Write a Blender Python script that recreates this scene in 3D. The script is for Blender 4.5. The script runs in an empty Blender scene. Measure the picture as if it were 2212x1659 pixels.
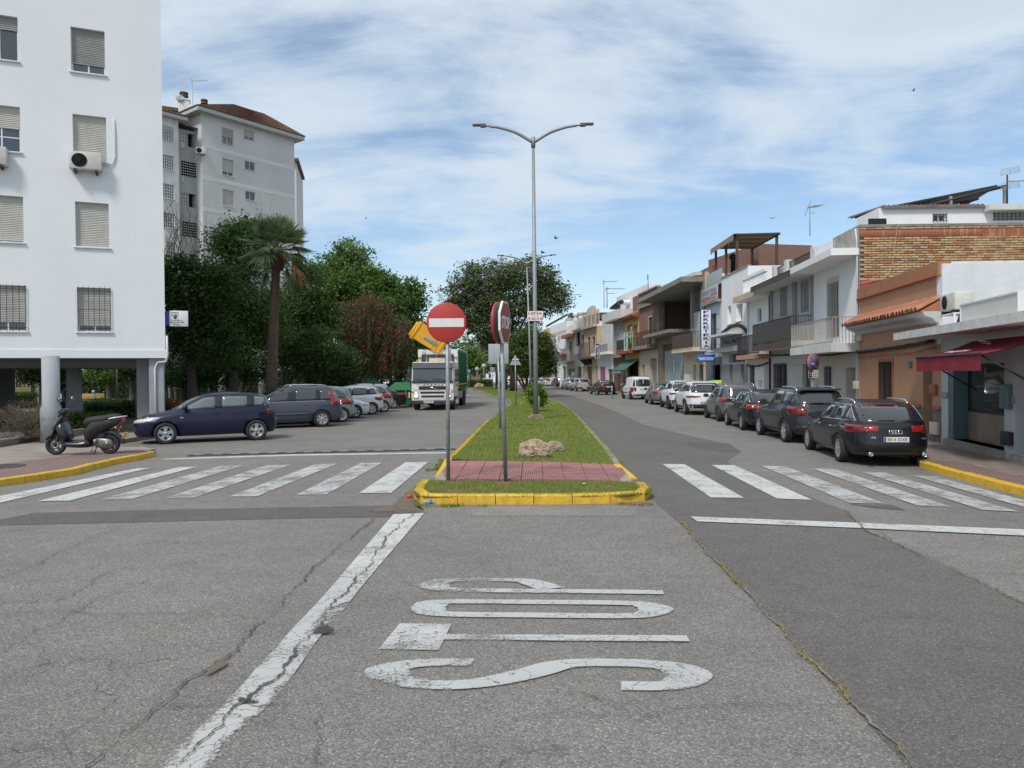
import bpy,bmesh,math,random
import numpy as np
from mathutils import Vector,Matrix
from mathutils.bvhtree import BVHTree
rnd = random.Random(7)
sc = bpy.context.scene
COL = sc.collection
# ------------------------------------------------------------------ camera
K = 2212/4096.0
FOC = 1600.0                       # focal length in units of a 2212 wide picture
CAMH = 2.0
pit = math.atan(18.5/FOC); rol = 0.009
fw = Vector((0,math.cos(pit),-math.sin(pit)))
up0 = Vector((0,math.sin(pit),math.cos(pit)))
rt = Vector((1,0,0))*math.cos(rol)-up0*math.sin(rol)
upv = up0*math.cos(rol)+Vector((1,0,0))*math.sin(rol)
CP = Vector((0,0,CAMH))
cd = bpy.data.cameras.new('camera'); cam = bpy.data.objects.new('camera',cd); COL.objects.link(cam)
cd.sensor_width = 36; cd.lens = 36*FOC/2212; cd.clip_end = 5000; cd.clip_start = .05
m = Matrix((rt,upv,-fw)).transposed().to_4x4(); m.translation = CP
cam.matrix_world = m
sc.camera = cam
# ------------------------------------------------------------------ sky, sun, exposure
sc.view_settings.view_transform = 'Standard'; sc.view_settings.look = 'None'
sc.view_settings.gamma = 1; sc.view_settings.use_curve_mapping = False
sc.view_settings.exposure = 0.42
SUN_EL = math.radians(52); SUN_AZ = math.radians(211)      # azimuth clockwise from +Y
w = bpy.data.worlds.new('World'); sc.world = w; w.use_nodes = True
nt = w.node_tree; N = nt.nodes; Lk = nt.links; N.clear()
def nn(t,**kw):
    n = N.new(t)
    for a,v in kw.items(): setattr(n,a,v)
    return n
def mth(op,a,b=None,c=None):
    n = nn('ShaderNodeMath',operation=op)
    for i,v in enumerate((a,b,c)):
        if v is None: continue
        if isinstance(v,(int,float)): n.inputs[i].default_value = v
        else: Lk.new(v,n.inputs[i])
    return n.outputs[0]
sky = nn('ShaderNodeTexSky',sky_type='NISHITA',sun_disc=False,sun_elevation=SUN_EL,sun_rotation=SUN_AZ)
sky.air_density = 1.0; sky.dust_density = 0.6; sky.ozone_density = 1.6
geo = nn('ShaderNodeTexCoord'); sep = nn('ShaderNodeSeparateXYZ'); Lk.new(geo.outputs['Generated'],sep.inputs[0])
zc = mth('MAXIMUM',sep.outputs[2],0.0)
den = mth('ADD',zc,0.16)
cx_ = mth('DIVIDE',sep.outputs[0],den); cy_ = mth('DIVIDE',sep.outputs[1],den)
cmb = nn('ShaderNodeCombineXYZ'); Lk.new(cx_,cmb.inputs[0]); Lk.new(cy_,cmb.inputs[1])
def cnoise(scale,sx,sy,rot,loc,detail,rough,dist):
    mp = nn('ShaderNodeMapping'); mp.inputs['Scale'].default_value = (sx,sy,1)
    mp.inputs['Rotation'].default_value = (0,0,rot); mp.inputs['Location'].default_value = loc
    Lk.new(cmb.outputs[0],mp.inputs[0])
    t = nn('ShaderNodeTexNoise'); t.inputs['Scale'].default_value = scale; t.inputs['Detail'].default_value = detail
    t.inputs['Roughness'].default_value = rough; t.inputs['Distortion'].default_value = dist
    Lk.new(mp.outputs[0],t.inputs['Vector']); return t.outputs[0]
n1 = cnoise(0.85,1.0,0.75,0.5,(3.1,1.7,0),5,0.5,0.4)       # big veils
n2 = cnoise(2.1,0.55,1.0,0.25,(0.3,4.1,0),8,0.62,0.5)      # streaks
n3 = cnoise(6.0,0.6,1.0,0.5,(5.3,2.1,0),6,0.6,0.3)
f1 = mth('ADD',mth('MULTIPLY',n1,0.85),mth('MULTIPLY',n2,0.68))
f1 = mth('ADD',f1,mth('MULTIPLY',n3,0.20))
f1 = mth('ADD',f1,mth('MULTIPLY',sep.outputs[0],0.10))
# more cover overhead than low down
f1 = mth('ADD',f1,mth('MULTIPLY',mth('SUBTRACT',zc,0.30),0.95))
cr = nn('ShaderNodeMapRange'); cr.interpolation_type = 'SMOOTHSTEP'
Lk.new(f1,cr.inputs[0]); cr.inputs[1].default_value = 0.70; cr.inputs[2].default_value = 1.00
cr.inputs[3].default_value = 0.06; cr.inputs[4].default_value = 0.97
# cloud tone: white edges, greyer thick middles
tone = nn('ShaderNodeMapRange'); Lk.new(mth('ADD',f1,mth('MULTIPLY',n3,0.25)),tone.inputs[0])
tone.inputs[1].default_value = 0.95; tone.inputs[2].default_value = 1.40
cmx = nn('ShaderNodeMix',data_type='RGBA'); Lk.new(tone.outputs[0],cmx.inputs[0])
cmx.inputs[6].default_value = (6.0,6.9,7.7,1); cmx.inputs[7].default_value = (5.0,5.7,6.5,1)
# low haze band near the horizon
hz = nn('ShaderNodeMapRange'); Lk.new(zc,hz.inputs[0]); hz.inputs[1].default_value = 0.0; hz.inputs[2].default_value = 0.16
hz.inputs[3].default_value = 0.7; hz.inputs[4].default_value = 0.0
skt = nn('ShaderNodeMix',data_type='RGBA',blend_type='MULTIPLY'); skt.inputs[0].default_value = 1
Lk.new(sky.outputs[0],skt.inputs[6]); skt.inputs[7].default_value = (1.18,1.24,1.26,1)
mx0 = nn('ShaderNodeMix',data_type='RGBA'); Lk.new(hz.outputs[0],mx0.inputs[0]); Lk.new(skt.outputs[2],mx0.inputs[6])
mx0.inputs[7].default_value = (5.4,6.7,7.7,1)
mx1 = nn('ShaderNodeMix',data_type='RGBA'); Lk.new(cr.outputs[0],mx1.inputs[0]); Lk.new(mx0.outputs[2],mx1.inputs[6]); Lk.new(cmx.outputs[2],mx1.inputs[7])
bg = nn('ShaderNodeBackground'); bg.inputs[1].default_value = 0.09; Lk.new(mx1.outputs[2],bg.inputs[0])
out = nn('ShaderNodeOutputWorld'); Lk.new(bg.outputs[0],out.inputs[0])
sd = bpy.data.lights.new('sun','SUN'); sd.energy = 2.1; sd.angle = math.radians(11); sd.color = (1,.95,.88)
so = bpy.data.objects.new('sun',sd); COL.objects.link(so)
sdir = Vector((math.sin(SUN_AZ)*math.cos(SUN_EL),math.cos(SUN_AZ)*math.cos(SUN_EL),math.sin(SUN_EL)))
so.rotation_euler = sdir.to_track_quat('Z','Y').to_euler(); so.location = (0,0,60)
# ------------------------------------------------------------------ pixel <-> place
VW = dict(A=(0,0,.873),B=(600,300,1.3829),C=(0,1400,2.766),D=(500,1400,3.16),E=(1100,1400,2.765),
          F=(1600,1150,1.843),G=(2150,1100,2.765),H=(2400,1100,3.0167),I=(2700,950,2.37),J=(3100,850,2.074),
          K=(3300,600,2.3706),L=(3300,1200,2.0741),M=(2750,1400,2.1067),N=(640,800,2.0733),O=(1200,900,2.37),
          Q=(1700,1000,2.5523),R=(1800,1450,5.53),T=(600,300,3.017),U=(1850,430,3.6867),W=(3550,1050,3.6868),
          X=(2150,1200,4.1467),Y=(0,1420,4.3667),Z=(1550,1780,1.9235),S=(0,1800,1.08),s=(2048,1800,1.08),
          t=(1400,2250,1.3825),k=(1600,1280,4.1467),P=(0,0,K))
def V(v,x,y):
    ox,oy,s = VW[v]
    return ((ox+x/s)*K,(oy+y/s)*K)
def ray(px,py):
    return (rt*(px-1106)-upv*(py-829.5)+fw*FOC).normalized()
def G(px,py,z=0.0,v='P'):
    if v != 'P': px,py = V(v,px,py)
    d = ray(px,py); t = (z-CAMH)/d.z
    return CP+d*t
def AT(px,py,Y,v='P'):
    if v != 'P': px,py = V(v,px,py)
    d = ray(px,py); return CP+d*(Y/d.y)
def ZAT(px,py,Y,v='P'): return AT(px,py,Y,v).z
# ------------------------------------------------------------------ materials
MC = {}
def newmat(name):
    M = bpy.data.materials.new(name); M.use_nodes = True
    return M,M.node_tree,M.node_tree.nodes['Principled BSDF']
def mat(name,col,rough=.7,metal=0,var=.12,vs=3.0,bump=0,bs=60,coat=0,spec=.5,emit=None,trans=0,col2=None,rand=0,stain=0,ss=1.0):
    """procedural surface: colour with two scales of noise, optional fine bump"""
    if name in MC: return MC[name]
    M,t,b = newmat(name); n = t.nodes; l = t.links
    b.inputs['Roughness'].default_value = rough; b.inputs['Metallic'].default_value = metal
    b.inputs['Coat Weight'].default_value = coat; b.inputs['Coat Roughness'].default_value = .05
    b.inputs['Specular IOR Level'].default_value = spec
    if trans: b.inputs['Transmission Weight'].default_value = trans
    c = tuple(col)+(1,)
    tc = n.new('ShaderNodeTexCoord')
    if var > 0:
        no = n.new('ShaderNodeTexNoise'); no.inputs['Scale'].default_value = vs; no.inputs['Detail'].default_value = 6
        no.inputs['Roughness'].default_value = .6
        l.new(tc.outputs['Object'],no.inputs['Vector'])
        mr = n.new('ShaderNodeMapRange'); mr.inputs[1].default_value = .3; mr.inputs[2].default_value = .7
        l.new(no.outputs[0],mr.inputs[0])
        mx = n.new('ShaderNodeMix'); mx.data_type = 'RGBA'; l.new(mr.outputs[0],mx.inputs[0])
        if col2 is None:
            mx.inputs[6].default_value = tuple(max(0,x*(1-var)) for x in col)+(1,)
            mx.inputs[7].default_value = tuple(min(1,x*(1+var)) for x in col)+(1,)
        else:
            mx.inputs[6].default_value = c; mx.inputs[7].default_value = tuple(col2)+(1,)
        src = mx.outputs[2]
        if stain > 0:   # vertical streaks of dirt
            mp = n.new('ShaderNodeMapping'); mp.inputs['Scale'].default_value = (ss*2.2,ss*2.2,ss*.35)
            l.new(tc.outputs['Object'],mp.inputs[0])
            ns = n.new('ShaderNodeTexNoise'); ns.inputs['Scale'].default_value = 1.6; ns.inputs['Detail'].default_value = 9
            ns.inputs['Roughness'].default_value = .68; l.new(mp.outputs[0],ns.inputs['Vector'])
            ms = n.new('ShaderNodeMapRange'); ms.inputs[1].default_value = .5; ms.inputs[2].default_value = .78
            ms.inputs[4].default_value = stain; l.new(ns.outputs[0],ms.inputs[0])
            m2 = n.new('ShaderNodeMix'); m2.data_type = 'RGBA'; l.new(ms.outputs[0],m2.inputs[0]); l.new(src,m2.inputs[6])
            m2.inputs[7].default_value = (col[0]*.35,col[1]*.33,col[2]*.3,1); src = m2.outputs[2]
        if rand > 0:
            oi = n.new('ShaderNodeNewGeometry'); hs = n.new('ShaderNodeHueSaturation')
            r2 = n.new('ShaderNodeMapRange'); l.new(oi.outputs['Random Per Island'],r2.inputs[0])
            r2.inputs[3].default_value = 1-rand; r2.inputs[4].default_value = 1+rand
            l.new(r2.outputs[0],hs.inputs['Value']); l.new(src,hs.inputs['Color']); src = hs.outputs[0]
        l.new(src,b.inputs['Base Color'])
    else:
        b.inputs['Base Color'].default_value = c
    if bump > 0:
        nb = n.new('ShaderNodeTexNoise'); nb.inputs['Scale'].default_value = bs; nb.inputs['Detail'].default_value = 4
        l.new(tc.outputs['Object'],nb.inputs['Vector'])
        bp = n.new('ShaderNodeBump'); bp.inputs['Strength'].default_value = min(1,bump); bp.inputs['Distance'].default_value = .02
        l.new(nb.outputs[0],bp.inputs['Height']); l.new(bp.outputs[0],b.inputs['Normal'])
    if emit:
        b.inputs['Emission Color'].default_value = tuple(emit[:3])+(1,); b.inputs['Emission Strength'].default_value = emit[3]
    MC[name] = M
    return M
def leafmat(name,col,var=.45,sub=.25,rough=.55,col2=None):
    if name in MC: return MC[name]
    M,t,b = newmat(name); n = t.nodes; l = t.links
    g = n.new('ShaderNodeNewGeometry'); r = n.new('ShaderNodeMapRange'); l.new(g.outputs['Random Per Island'],r.inputs[0])
    tc = n.new('ShaderNodeTexCoord'); no = n.new('ShaderNodeTexNoise'); no.inputs['Scale'].default_value = .9; no.inputs['Detail'].default_value = 3
    l.new(tc.outputs['Object'],no.inputs['Vector'])
    c2 = col2 or (col[0]*1.5,col[1]*1.25,col[2]*.9)
    mx = n.new('ShaderNodeMix'); mx.data_type = 'RGBA'; l.new(no.outputs[0],mx.inputs[0])
    mx.inputs[6].default_value = tuple(col)+(1,); mx.inputs[7].default_value = tuple(c2)+(1,)
    r.inputs[3].default_value = 1-var; r.inputs[4].default_value = 1+var
    hs = n.new('ShaderNodeHueSaturation'); l.new(r.outputs[0],hs.inputs['Value']); l.new(mx.outputs[2],hs.inputs['Color'])
    l.new(hs.outputs[0],b.inputs['Base Color']); b.inputs['Roughness'].default_value = rough
    b.inputs['Specular IOR Level'].default_value = .3
    tr = n.new('ShaderNodeBsdfTranslucent'); l.new(hs.outputs[0],tr.inputs[0])
    ms = n.new('ShaderNodeMixShader'); ms.inputs[0].default_value = sub
    l.new(b.outputs[0],ms.inputs[1]); l.new(tr.outputs[0],ms.inputs[2]); l.new(ms.outputs[0],n['Material Output'].inputs[0])
    MC[name] = M
    return M
# ------------------------------------------------------------------ objects
def tag(o,label=None,cat=None,group=None,kind=None):
    if label: o['label'] = label
    if cat: o['category'] = cat
    if group: o['group'] = group
    if kind: o['kind'] = kind
    return o
def thing(name,loc,rz=0,label=None,cat=None,group=None,kind=None,sc_=1):
    o = bpy.data.objects.new(name,None); COL.objects.link(o); o.empty_display_size = .2
    o.location = loc; o.rotation_euler = (0,0,rz); o.scale = (sc_,sc_,sc_)
    return tag(o,label,cat,group,kind)
def kids(o): return [c for c in bpy.data.objects if c.parent == o]
def copy_tree(o,parent=None,kmap=None):
    if kmap is None:
        kmap = {}
        for c in bpy.data.objects:
            if c.parent: kmap.setdefault(c.parent.name,[]).append(c)
    c = o.copy(); COL.objects.link(c)
    if parent: c.parent = parent
    for ch in kmap.get(o.name,[]): copy_tree(ch,c,kmap)
    return c
class MB:
    """collects shapes and links them as ONE mesh object"""
    def __init__(s): s.v = []; s.f = []; s.mi = []; s.cur = 0; s.sm = []
    def face(s,idx,sm=False): s.f.append(idx); s.mi.append(s.cur); s.sm.append(sm)
    def poly(s,pts,sm=False):
        b = len(s.v); s.v += [tuple(p) for p in pts]; s.face(list(range(b,b+len(pts))),sm)
    def box(s,a,b,M=None):
        x0,y0,z0 = a; x1,y1,z1 = b
        p = [(x0,y0,z0),(x1,y0,z0),(x1,y1,z0),(x0,y1,z0),(x0,y0,z1),(x1,y0,z1),(x1,y1,z1),(x0,y1,z1)]
        if M: p = [tuple(M @ Vector(q)) for q in p]
        n = len(s.v); s.v += p
        for q in ((0,3,2,1),(4,5,6,7),(0,1,5,4),(1,2,6,5),(2,3,7,6),(3,0,4,7)): s.face([n+i for i in q])
        return s
    def rbox(s,a,b,r=.02,M=None,seg=2):
        """bevelled box"""
        bm = bmesh.new(); bmesh.ops.create_cube(bm,size=1)
        sx,sy,sz = (b[0]-a[0]),(b[1]-a[1]),(b[2]-a[2])
        bmesh.ops.scale(bm,vec=(sx,sy,sz),verts=bm.verts)
        bmesh.ops.translate(bm,vec=((a[0]+b[0])/2,(a[1]+b[1])/2,(a[2]+b[2])/2),verts=bm.verts)
        bmesh.ops.bevel(bm,geom=bm.edges[:],offset=min(r,abs(sx)*.45,abs(sy)*.45,abs(sz)*.45),segments=seg,affect='EDGES',profile=.5)
        s.addbm(bm,M,True); return s
    def addbm(s,bm,M=None,sm=False):
        bm.verts.index_update(); n = len(s.v)
        s.v += [tuple((M @ v.co) if M else v.co) for v in bm.verts]
        for f in bm.faces: s.face([n+v.index for v in f.verts],sm)
        bm.free()
    def tube(s,path,rad,n=8,cap=True,sm=True):
        path = [Vector(p) for p in path]
        if not hasattr(rad,'__len__'): rad = [rad]*len(path)
        base = len(s.v); ref = None
        for i,p in enumerate(path):
            a = path[max(0,i-1)]; b = path[min(len(path)-1,i+1)]
            d = (b-a); d = d.normalized() if d.length > 1e-9 else Vector((0,0,1))
            if ref is None: ref = Vector((1,0,0)) if abs(d.x) < .8 else Vector((0,1,0))
            u = d.cross(ref).normalized(); w_ = u.cross(d).normalized(); ref = w_
            for k in range(n):
                t = 2*math.pi*k/n
                s.v.append(tuple(p+(u*math.cos(t)+w_*math.sin(t))*rad[i]))
        for i in range(len(path)-1):
            for k in range(n):
                a = base+i*n+k; b = base+i*n+(k+1) % n
                s.face([a,a+n,b+n,b],sm)
        if cap:
            s.face([base+k for k in range(n)]); e = base+(len(path)-1)*n; s.face([e+n-1-k for k in range(n)])
        return s
    def lathe(s,prof,c=(0,0,0),axis='z',n=20,sm=True,M=None,close=False):
        base = len(s.v)
        for r,h in prof:
            for k in range(n):
                t = 2*math.pi*k/n; a,b = r*math.cos(t),r*math.sin(t)
                if axis == 'z': p = Vector((a,b,h))
                elif axis == 'y': p = Vector((a,h,b))
                else: p = Vector((h,a,b))
                p = p+Vector(c)
                if M: p = M @ p
                s.v.append(tuple(p))
        m_ = len(prof)
        for i in range(m_-1+(1 if close else 0)):
            for k in range(n):
                a = base+i*n+k; b = base+i*n+(k+1) % n; j = ((i+1) % m_)*n-i*n
                s.face([a,b,b+j,a+j],sm)
        if not close:
            if prof[0][0] > 1e-6: s.face([base+n-1-k for k in range(n)])
            if prof[-1][0] > 1e-6: e = base+(m_-1)*n; s.face([e+k for k in range(n)])
        return s
    def sphere(s,c,r,n=12,m_=8,M=None):
        if not hasattr(r,'__len__'): r = (r,r,r)
        bm = bmesh.new(); bmesh.ops.create_uvsphere(bm,u_segments=n,v_segments=m_,radius=1)
        bmesh.ops.scale(bm,vec=r,verts=bm.verts); bmesh.ops.translate(bm,vec=c,verts=bm.verts)
        s.addbm(bm,M,True); return s
    def prism(s,pts,a,b,plane='xz',sm=False,M=None):
        """polygon extruded; plane xz -> along y, xy -> along z, yz -> along x"""
        def mk(p,h):
            q = {'xz': (p[0],h,p[1]),'xy': (p[0],p[1],h),'yz': (h,p[0],p[1])}[plane]
            return tuple(M @ Vector(q)) if M else q
        n = len(pts); base = len(s.v)
        s.v += [mk(p,a) for p in pts]+[mk(p,b) for p in pts]
        s.face([base+i for i in range(n)][::-1]); s.face([base+n+i for i in range(n)])
        for i in range(n):
            j = (i+1) % n; s.face([base+i,base+j,base+n+j,base+n+i],sm)
        return s
    def build(s,name,m_,parent=None,loc=None,bevel=0,fix=True):
        me = bpy.data.meshes.new(name)
        me.from_pydata(s.v,[],s.f)
        ms = m_ if isinstance(m_,(list,tuple)) else [m_]
        for q in ms: me.materials.append(q)
        me.polygons.foreach_set('material_index',s.mi); me.polygons.foreach_set('use_smooth',s.sm)
        if fix:
            bm = bmesh.new(); bm.from_mesh(me)
            bmesh.ops.recalc_face_normals(bm,faces=bm.faces); bm.to_mesh(me); bm.free()
        me.update()
        o = bpy.data.objects.new(name,me); COL.objects.link(o)
        if parent: o.parent = parent
        if loc is not None: o.location = loc
        if bevel:
            bv = o.modifiers.new('b','BEVEL'); bv.width = bevel; bv.segments = 2; bv.limit_method = 'ANGLE'
        return o
def rot(axis,a): return Matrix.Rotation(a,4,axis)
def tr(x,y,z): return Matrix.Translation((x,y,z))
_tc = {}
def text_mesh(txt,size=1,ext=.01,shear=0,bold=0,space=1):
    """flat lettering as (verts, faces), centred on the origin, in the xy plane"""
    key = (txt,size,ext,shear,bold,space)
    if key in _tc: return _tc[key]
    c = bpy.data.curves.new('txt','FONT'); c.body = txt; c.size = size; c.extrude = ext; c.shear = shear; c.offset = bold; c.space_character = space
    c.align_x = 'CENTER'; c.align_y = 'CENTER'; c.resolution_u = 3; c.space_line = .85
    o = bpy.data.objects.new('txt',c); COL.objects.link(o)
    dg = bpy.context.evaluated_depsgraph_get(); me = o.evaluated_get(dg).to_mesh()
    vs = [tuple(v.co) for v in me.vertices]; fs = [list(p.vertices) for p in me.polygons]
    o.evaluated_get(dg).to_mesh_clear(); bpy.data.objects.remove(o); bpy.data.curves.remove(c)
    _tc[key] = (vs,fs); return vs,fs
def add_text(mb,txt,M,size,ext=.004,sx=1,sy=1,bold=0,fit=None,shear=0,space=1):
    vs,fs = text_mesh(txt,1,.01,shear,bold,space)
    if not vs: return
    xs = [v[0] for v in vs]; ys = [v[1] for v in vs]
    w0,h0 = max(xs)-min(xs),max(ys)-min(ys); mx_,my_ = (max(xs)+min(xs))/2,(max(ys)+min(ys))/2
    if fit: kx,ky = fit[0]/w0,fit[1]/h0
    else: kx,ky = size*sx,size*sy
    b = len(mb.v)
    mb.v += [tuple(M @ Vector(((v[0]-mx_)*kx,(v[1]-my_)*ky,v[2]/.01*ext))) for v in vs]
    for f in fs: mb.face([b+i for i in f])
# matrix that puts lettering (xy plane) upright on the xz plane, facing -y
STAND = rot('X',math.pi/2)
def face_dir(loc,rz): return Matrix.Translation(loc) @ rot('Z',rz) @ STAND
# ================================================================== GROUND
FP = [(8.2,4),(9.4,10),(10.6,15.95),(11.18,19),(12.2,26.3),(12.9,35),(13.2,50),(12.8,65),(11.8,80),(10.3,95),(8.4,110),(6.2,125),(3.6,140),(.5,155)]
def facX(Y):
    for (x0,y0),(x1,y1) in zip(FP,FP[1:]):
        if Y <= y1: return x0+(x1-x0)*(Y-y0)/(y1-y0)
    return FP[-1][0]
def FL(px):
    """where the sight line through picture column px meets the house line on the right"""
    k = (px-1106)/FOC
    for (x0,y0),(x1,y1) in zip(FP,FP[1:]):
        a,b = x0-k*y0,x1-k*y1
        if a >= 0 >= b or a <= 0 <= b:
            t = a/(a-b); return Vector((x0+(x1-x0)*t,y0+(y1-y0)*t,0))
def asphalt(name,tone,warm=0.0,crack=.5,chip=.35,big=.12):
    M,t,b = newmat(name); n = t.nodes; l = t.links
    tc = n.new('ShaderNodeTexCoord'); co = tc.outputs['Object']
    def noise(s,d=4,r=.6):
        q = n.new('ShaderNodeTexNoise'); q.inputs['Scale'].default_value = s; q.inputs['Detail'].default_value = d; q.inputs['Roughness'].default_value = r
        l.new(co,q.inputs['Vector']); return q.outputs[0]
    def mr(i,a,b_,c,d):
        q = n.new('ShaderNodeMapRange'); l.new(i,q.inputs[0])
        for k,v in zip((1,2,3,4),(a,b_,c,d)): q.inputs[k].default_value = v
        return q.outputs[0]
    def mul(a,b_,op='MULTIPLY'):
        q = n.new('ShaderNodeMath'); q.operation = op
        for k,v in enumerate((a,b_)):
            if isinstance(v,(int,float)): q.inputs[k].default_value = v
            else: l.new(v,q.inputs[k])
        return q.outputs[0]
    vo = n.new('ShaderNodeTexVoronoi'); vo.inputs['Scale'].default_value = 80; l.new(co,vo.inputs['Vector'])
    sp = n.new('ShaderNodeSeparateColor'); l.new(vo.outputs['Color'],sp.inputs[0])
    chips = mr(sp.outputs[0],.0,1.0,1-chip,1+chip)
    bright = mr(sp.outputs[1],.88,.92,0,.45)
    dark = mr(vo.outputs['Distance'],.2,.7,1.08,.76)
    grain = mr(noise(300,2),.3,.7,.85,1.15)
    large = mr(noise(.35,5),.3,.7,1-big,1+big)
    mid = mr(noise(2.2,6,.7),.3,.7,.9,1.1)
    fac = mul(mul(mul(chips,dark),mul(large,mid)),grain)
    fac = mul(fac,mul(bright,1.0,'ADD'))
    # oil and water stains with their own outline
    st = mr(noise(.8,7,.72),.60,.74,1.0,.76); fac = mul(fac,st)
    # cracks
    dn = n.new('ShaderNodeTexNoise'); dn.inputs['Scale'].default_value = 1.6; dn.inputs['Detail'].default_value = 5; l.new(co,dn.inputs['Vector'])
    vm = n.new('ShaderNodeVectorMath'); vm.operation = 'SCALE'; l.new(dn.outputs['Color'],vm.inputs[0]); vm.inputs['Scale'].default_value = 1.0
    va = n.new('ShaderNodeVectorMath'); l.new(co,va.inputs[0]); l.new(vm.outputs[0],va.inputs[1])
    def cracks(s,w0,lo,hi,ms):
        v = n.new('ShaderNodeTexVoronoi'); v.feature = 'DISTANCE_TO_EDGE'; v.inputs['Scale'].default_value = s; l.new(va.outputs[0],v.inputs['Vector'])
        line = mr(v.outputs['Distance'],w0*.3,w0,1,0); return mul(line,mr(noise(ms,3),lo,hi,0,1))
    ck = mul(cracks(.42,.0035,.44,.58,.5),cracks(2.1,.011,.56,.66,.35),'MAXIMUM')
    ck = mul(ck,crack)
    fac = mul(fac,mr(ck,0,1,1,.5))
    c0 = n.new('ShaderNodeMix'); c0.data_type = 'RGBA'; l.new(noise(.6,4),c0.inputs[0])
    c0.inputs[6].default_value = (tone*1.01,tone*.975,tone*.92,1); c0.inputs[7].default_value = (tone*1.07,tone*(1-.03),tone*(.86-warm),1)
    hv = n.new('ShaderNodeHueSaturation'); l.new(c0.outputs[2],hv.inputs['Color']); l.new(fac,hv.inputs['Value'])
    l.new(hv.outputs[0],b.inputs['Base Color'])
    b.inputs['Roughness'].default_value = .82; b.inputs['Specular IOR Level'].default_value = .35
    hb = mul(vo.outputs['Distance'],mul(ck,2.5),'ADD'); hb = mul(hb,mul(noise(40,3),1.0),'ADD')
    bp = n.new('ShaderNodeBump'); bp.inputs['Strength'].default_value = .55; bp.inputs['Distance'].default_value = .012; bp.invert = True
    l.new(hb,bp.inputs['Height']); l.new(bp.outputs[0],b.inputs['Normal'])
    return M
ASPH = asphalt('asphalt_old',.208,.01,.6,.28,.14)
ASPH2 = asphalt('asphalt_new',.140,0,.3,.24,.08)
ASPH3 = asphalt('asphalt_trench',.120,.0,.3,.25,.12)
ASPHC = asphalt('asphalt_dusty',.235,.03,.6,.3,.16)
def paintmat(name,col,wear,crack=.6,scale=1.0,fade=False):
    M,t,b = newmat(name); n = t.nodes; l = t.links
    tc = n.new('ShaderNodeTexCoord'); co = tc.outputs['Object']
    a = n.new('ShaderNodeTexNoise'); a.inputs['Scale'].default_value = 55*scale; a.inputs['Detail'].default_value = 5; a.inputs['Roughness'].default_value = .7
    c = n.new('ShaderNodeTexNoise'); c.inputs['Scale'].default_value = 1.7*scale; c.inputs['Detail'].default_value = 6; c.inputs['Roughness'].default_value = .7
    for q in (a,c): l.new(co,q.inputs['Vector'])
    ad = n.new('ShaderNodeMath'); ad.operation = 'MULTIPLY_ADD'; l.new(c.outputs[0],ad.inputs[0]); ad.inputs[1].default_value = 1.3; l.new(a.outputs[0],ad.inputs[2])
    r = n.new('ShaderNodeMapRange'); l.new(ad.outputs[0],r.inputs[0]); r.inputs[1].default_value = .78+wear*.45; r.inputs[2].default_value = .98+wear*.55
    r.inputs[3].default_value = .25; r.inputs[4].default_value = 1
    dn = n.new('ShaderNodeTexNoise'); dn.inputs['Scale'].default_value = 3; dn.inputs['Detail'].default_value = 4; l.new(co,dn.inputs['Vector'])
    va = n.new('ShaderNodeVectorMath'); l.new(co,va.inputs[0]); l.new(dn.outputs['Color'],va.inputs[1])
    v = n.new('ShaderNodeTexVoronoi'); v.feature = 'DISTANCE_TO_EDGE'; v.inputs['Scale'].default_value = 3.2; l.new(va.outputs[0],v.inputs['Vector'])
    k = n.new('ShaderNodeMapRange'); l.new(v.outputs['Distance'],k.inputs[0]); k.inputs[1].default_value = .006; k.inputs[2].default_value = .022; k.inputs[3].default_value = 1-crack; k.inputs[4].default_value = 1
    mu = n.new('ShaderNodeMath'); mu.operation = 'MULTIPLY'; l.new(r.outputs[0],mu.inputs[0]); l.new(k.outputs[0],mu.inputs[1])
    if fade:
        at_ = n.new('ShaderNodeAttribute'); at_.attribute_name = 'fade'; sb_ = n.new('ShaderNodeMath'); sb_.operation = 'MULTIPLY_ADD'; l.new(at_.outputs['Fac'],sb_.inputs[0]); sb_.inputs[1].default_value = 1.1; l.new(ad.outputs[0],sb_.inputs[2])
        s2_ = n.new('ShaderNodeMath'); s2_.operation = 'SUBTRACT'; l.new(sb_.outputs[0],s2_.inputs[0]); s2_.inputs[1].default_value = 1.0; l.new(s2_.outputs[0],r.inputs[0]); r.inputs[3].default_value = 0; r.inputs[4].default_value = .9
    mx = n.new('ShaderNodeMix'); mx.data_type = 'RGBA'; l.new(c.outputs[0],mx.inputs[0])
    mx.inputs[6].default_value = tuple(x*.75 for x in col)+(1,); mx.inputs[7].default_value = tuple(col)+(1,)
    l.new(mx.outputs[2],b.inputs['Base Color']); b.inputs['Roughness'].default_value = .6
    tr_ = n.new('ShaderNodeBsdfTransparent'); ms = n.new('ShaderNodeMixShader'); l.new(mu.outputs[0],ms.inputs[0]); l.new(tr_.outputs[0],ms.inputs[1]); l.new(b.outputs[0],ms.inputs[2])
    l.new(ms.outputs[0],n['Material Output'].inputs[0]); return M
PAINT = paintmat('road_paint',(.60,.60,.58),.2)
PAINTV = paintmat('road_paint_fading',(.56,.56,.545),.15,.7,.9,True)
HOLE = paintmat('pothole_dirt',(.055,.048,.038),.15,0,1.6,True); DIRT = paintmat('dirt_patch',(.19,.14,.10),.15,0,1.2,True)
PAINTW = paintmat('road_paint_worn',(.54,.54,.525),.42,.8)
PAINTF = paintmat('road_paint_faint',(.50,.50,.49),.72,.9)
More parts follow.
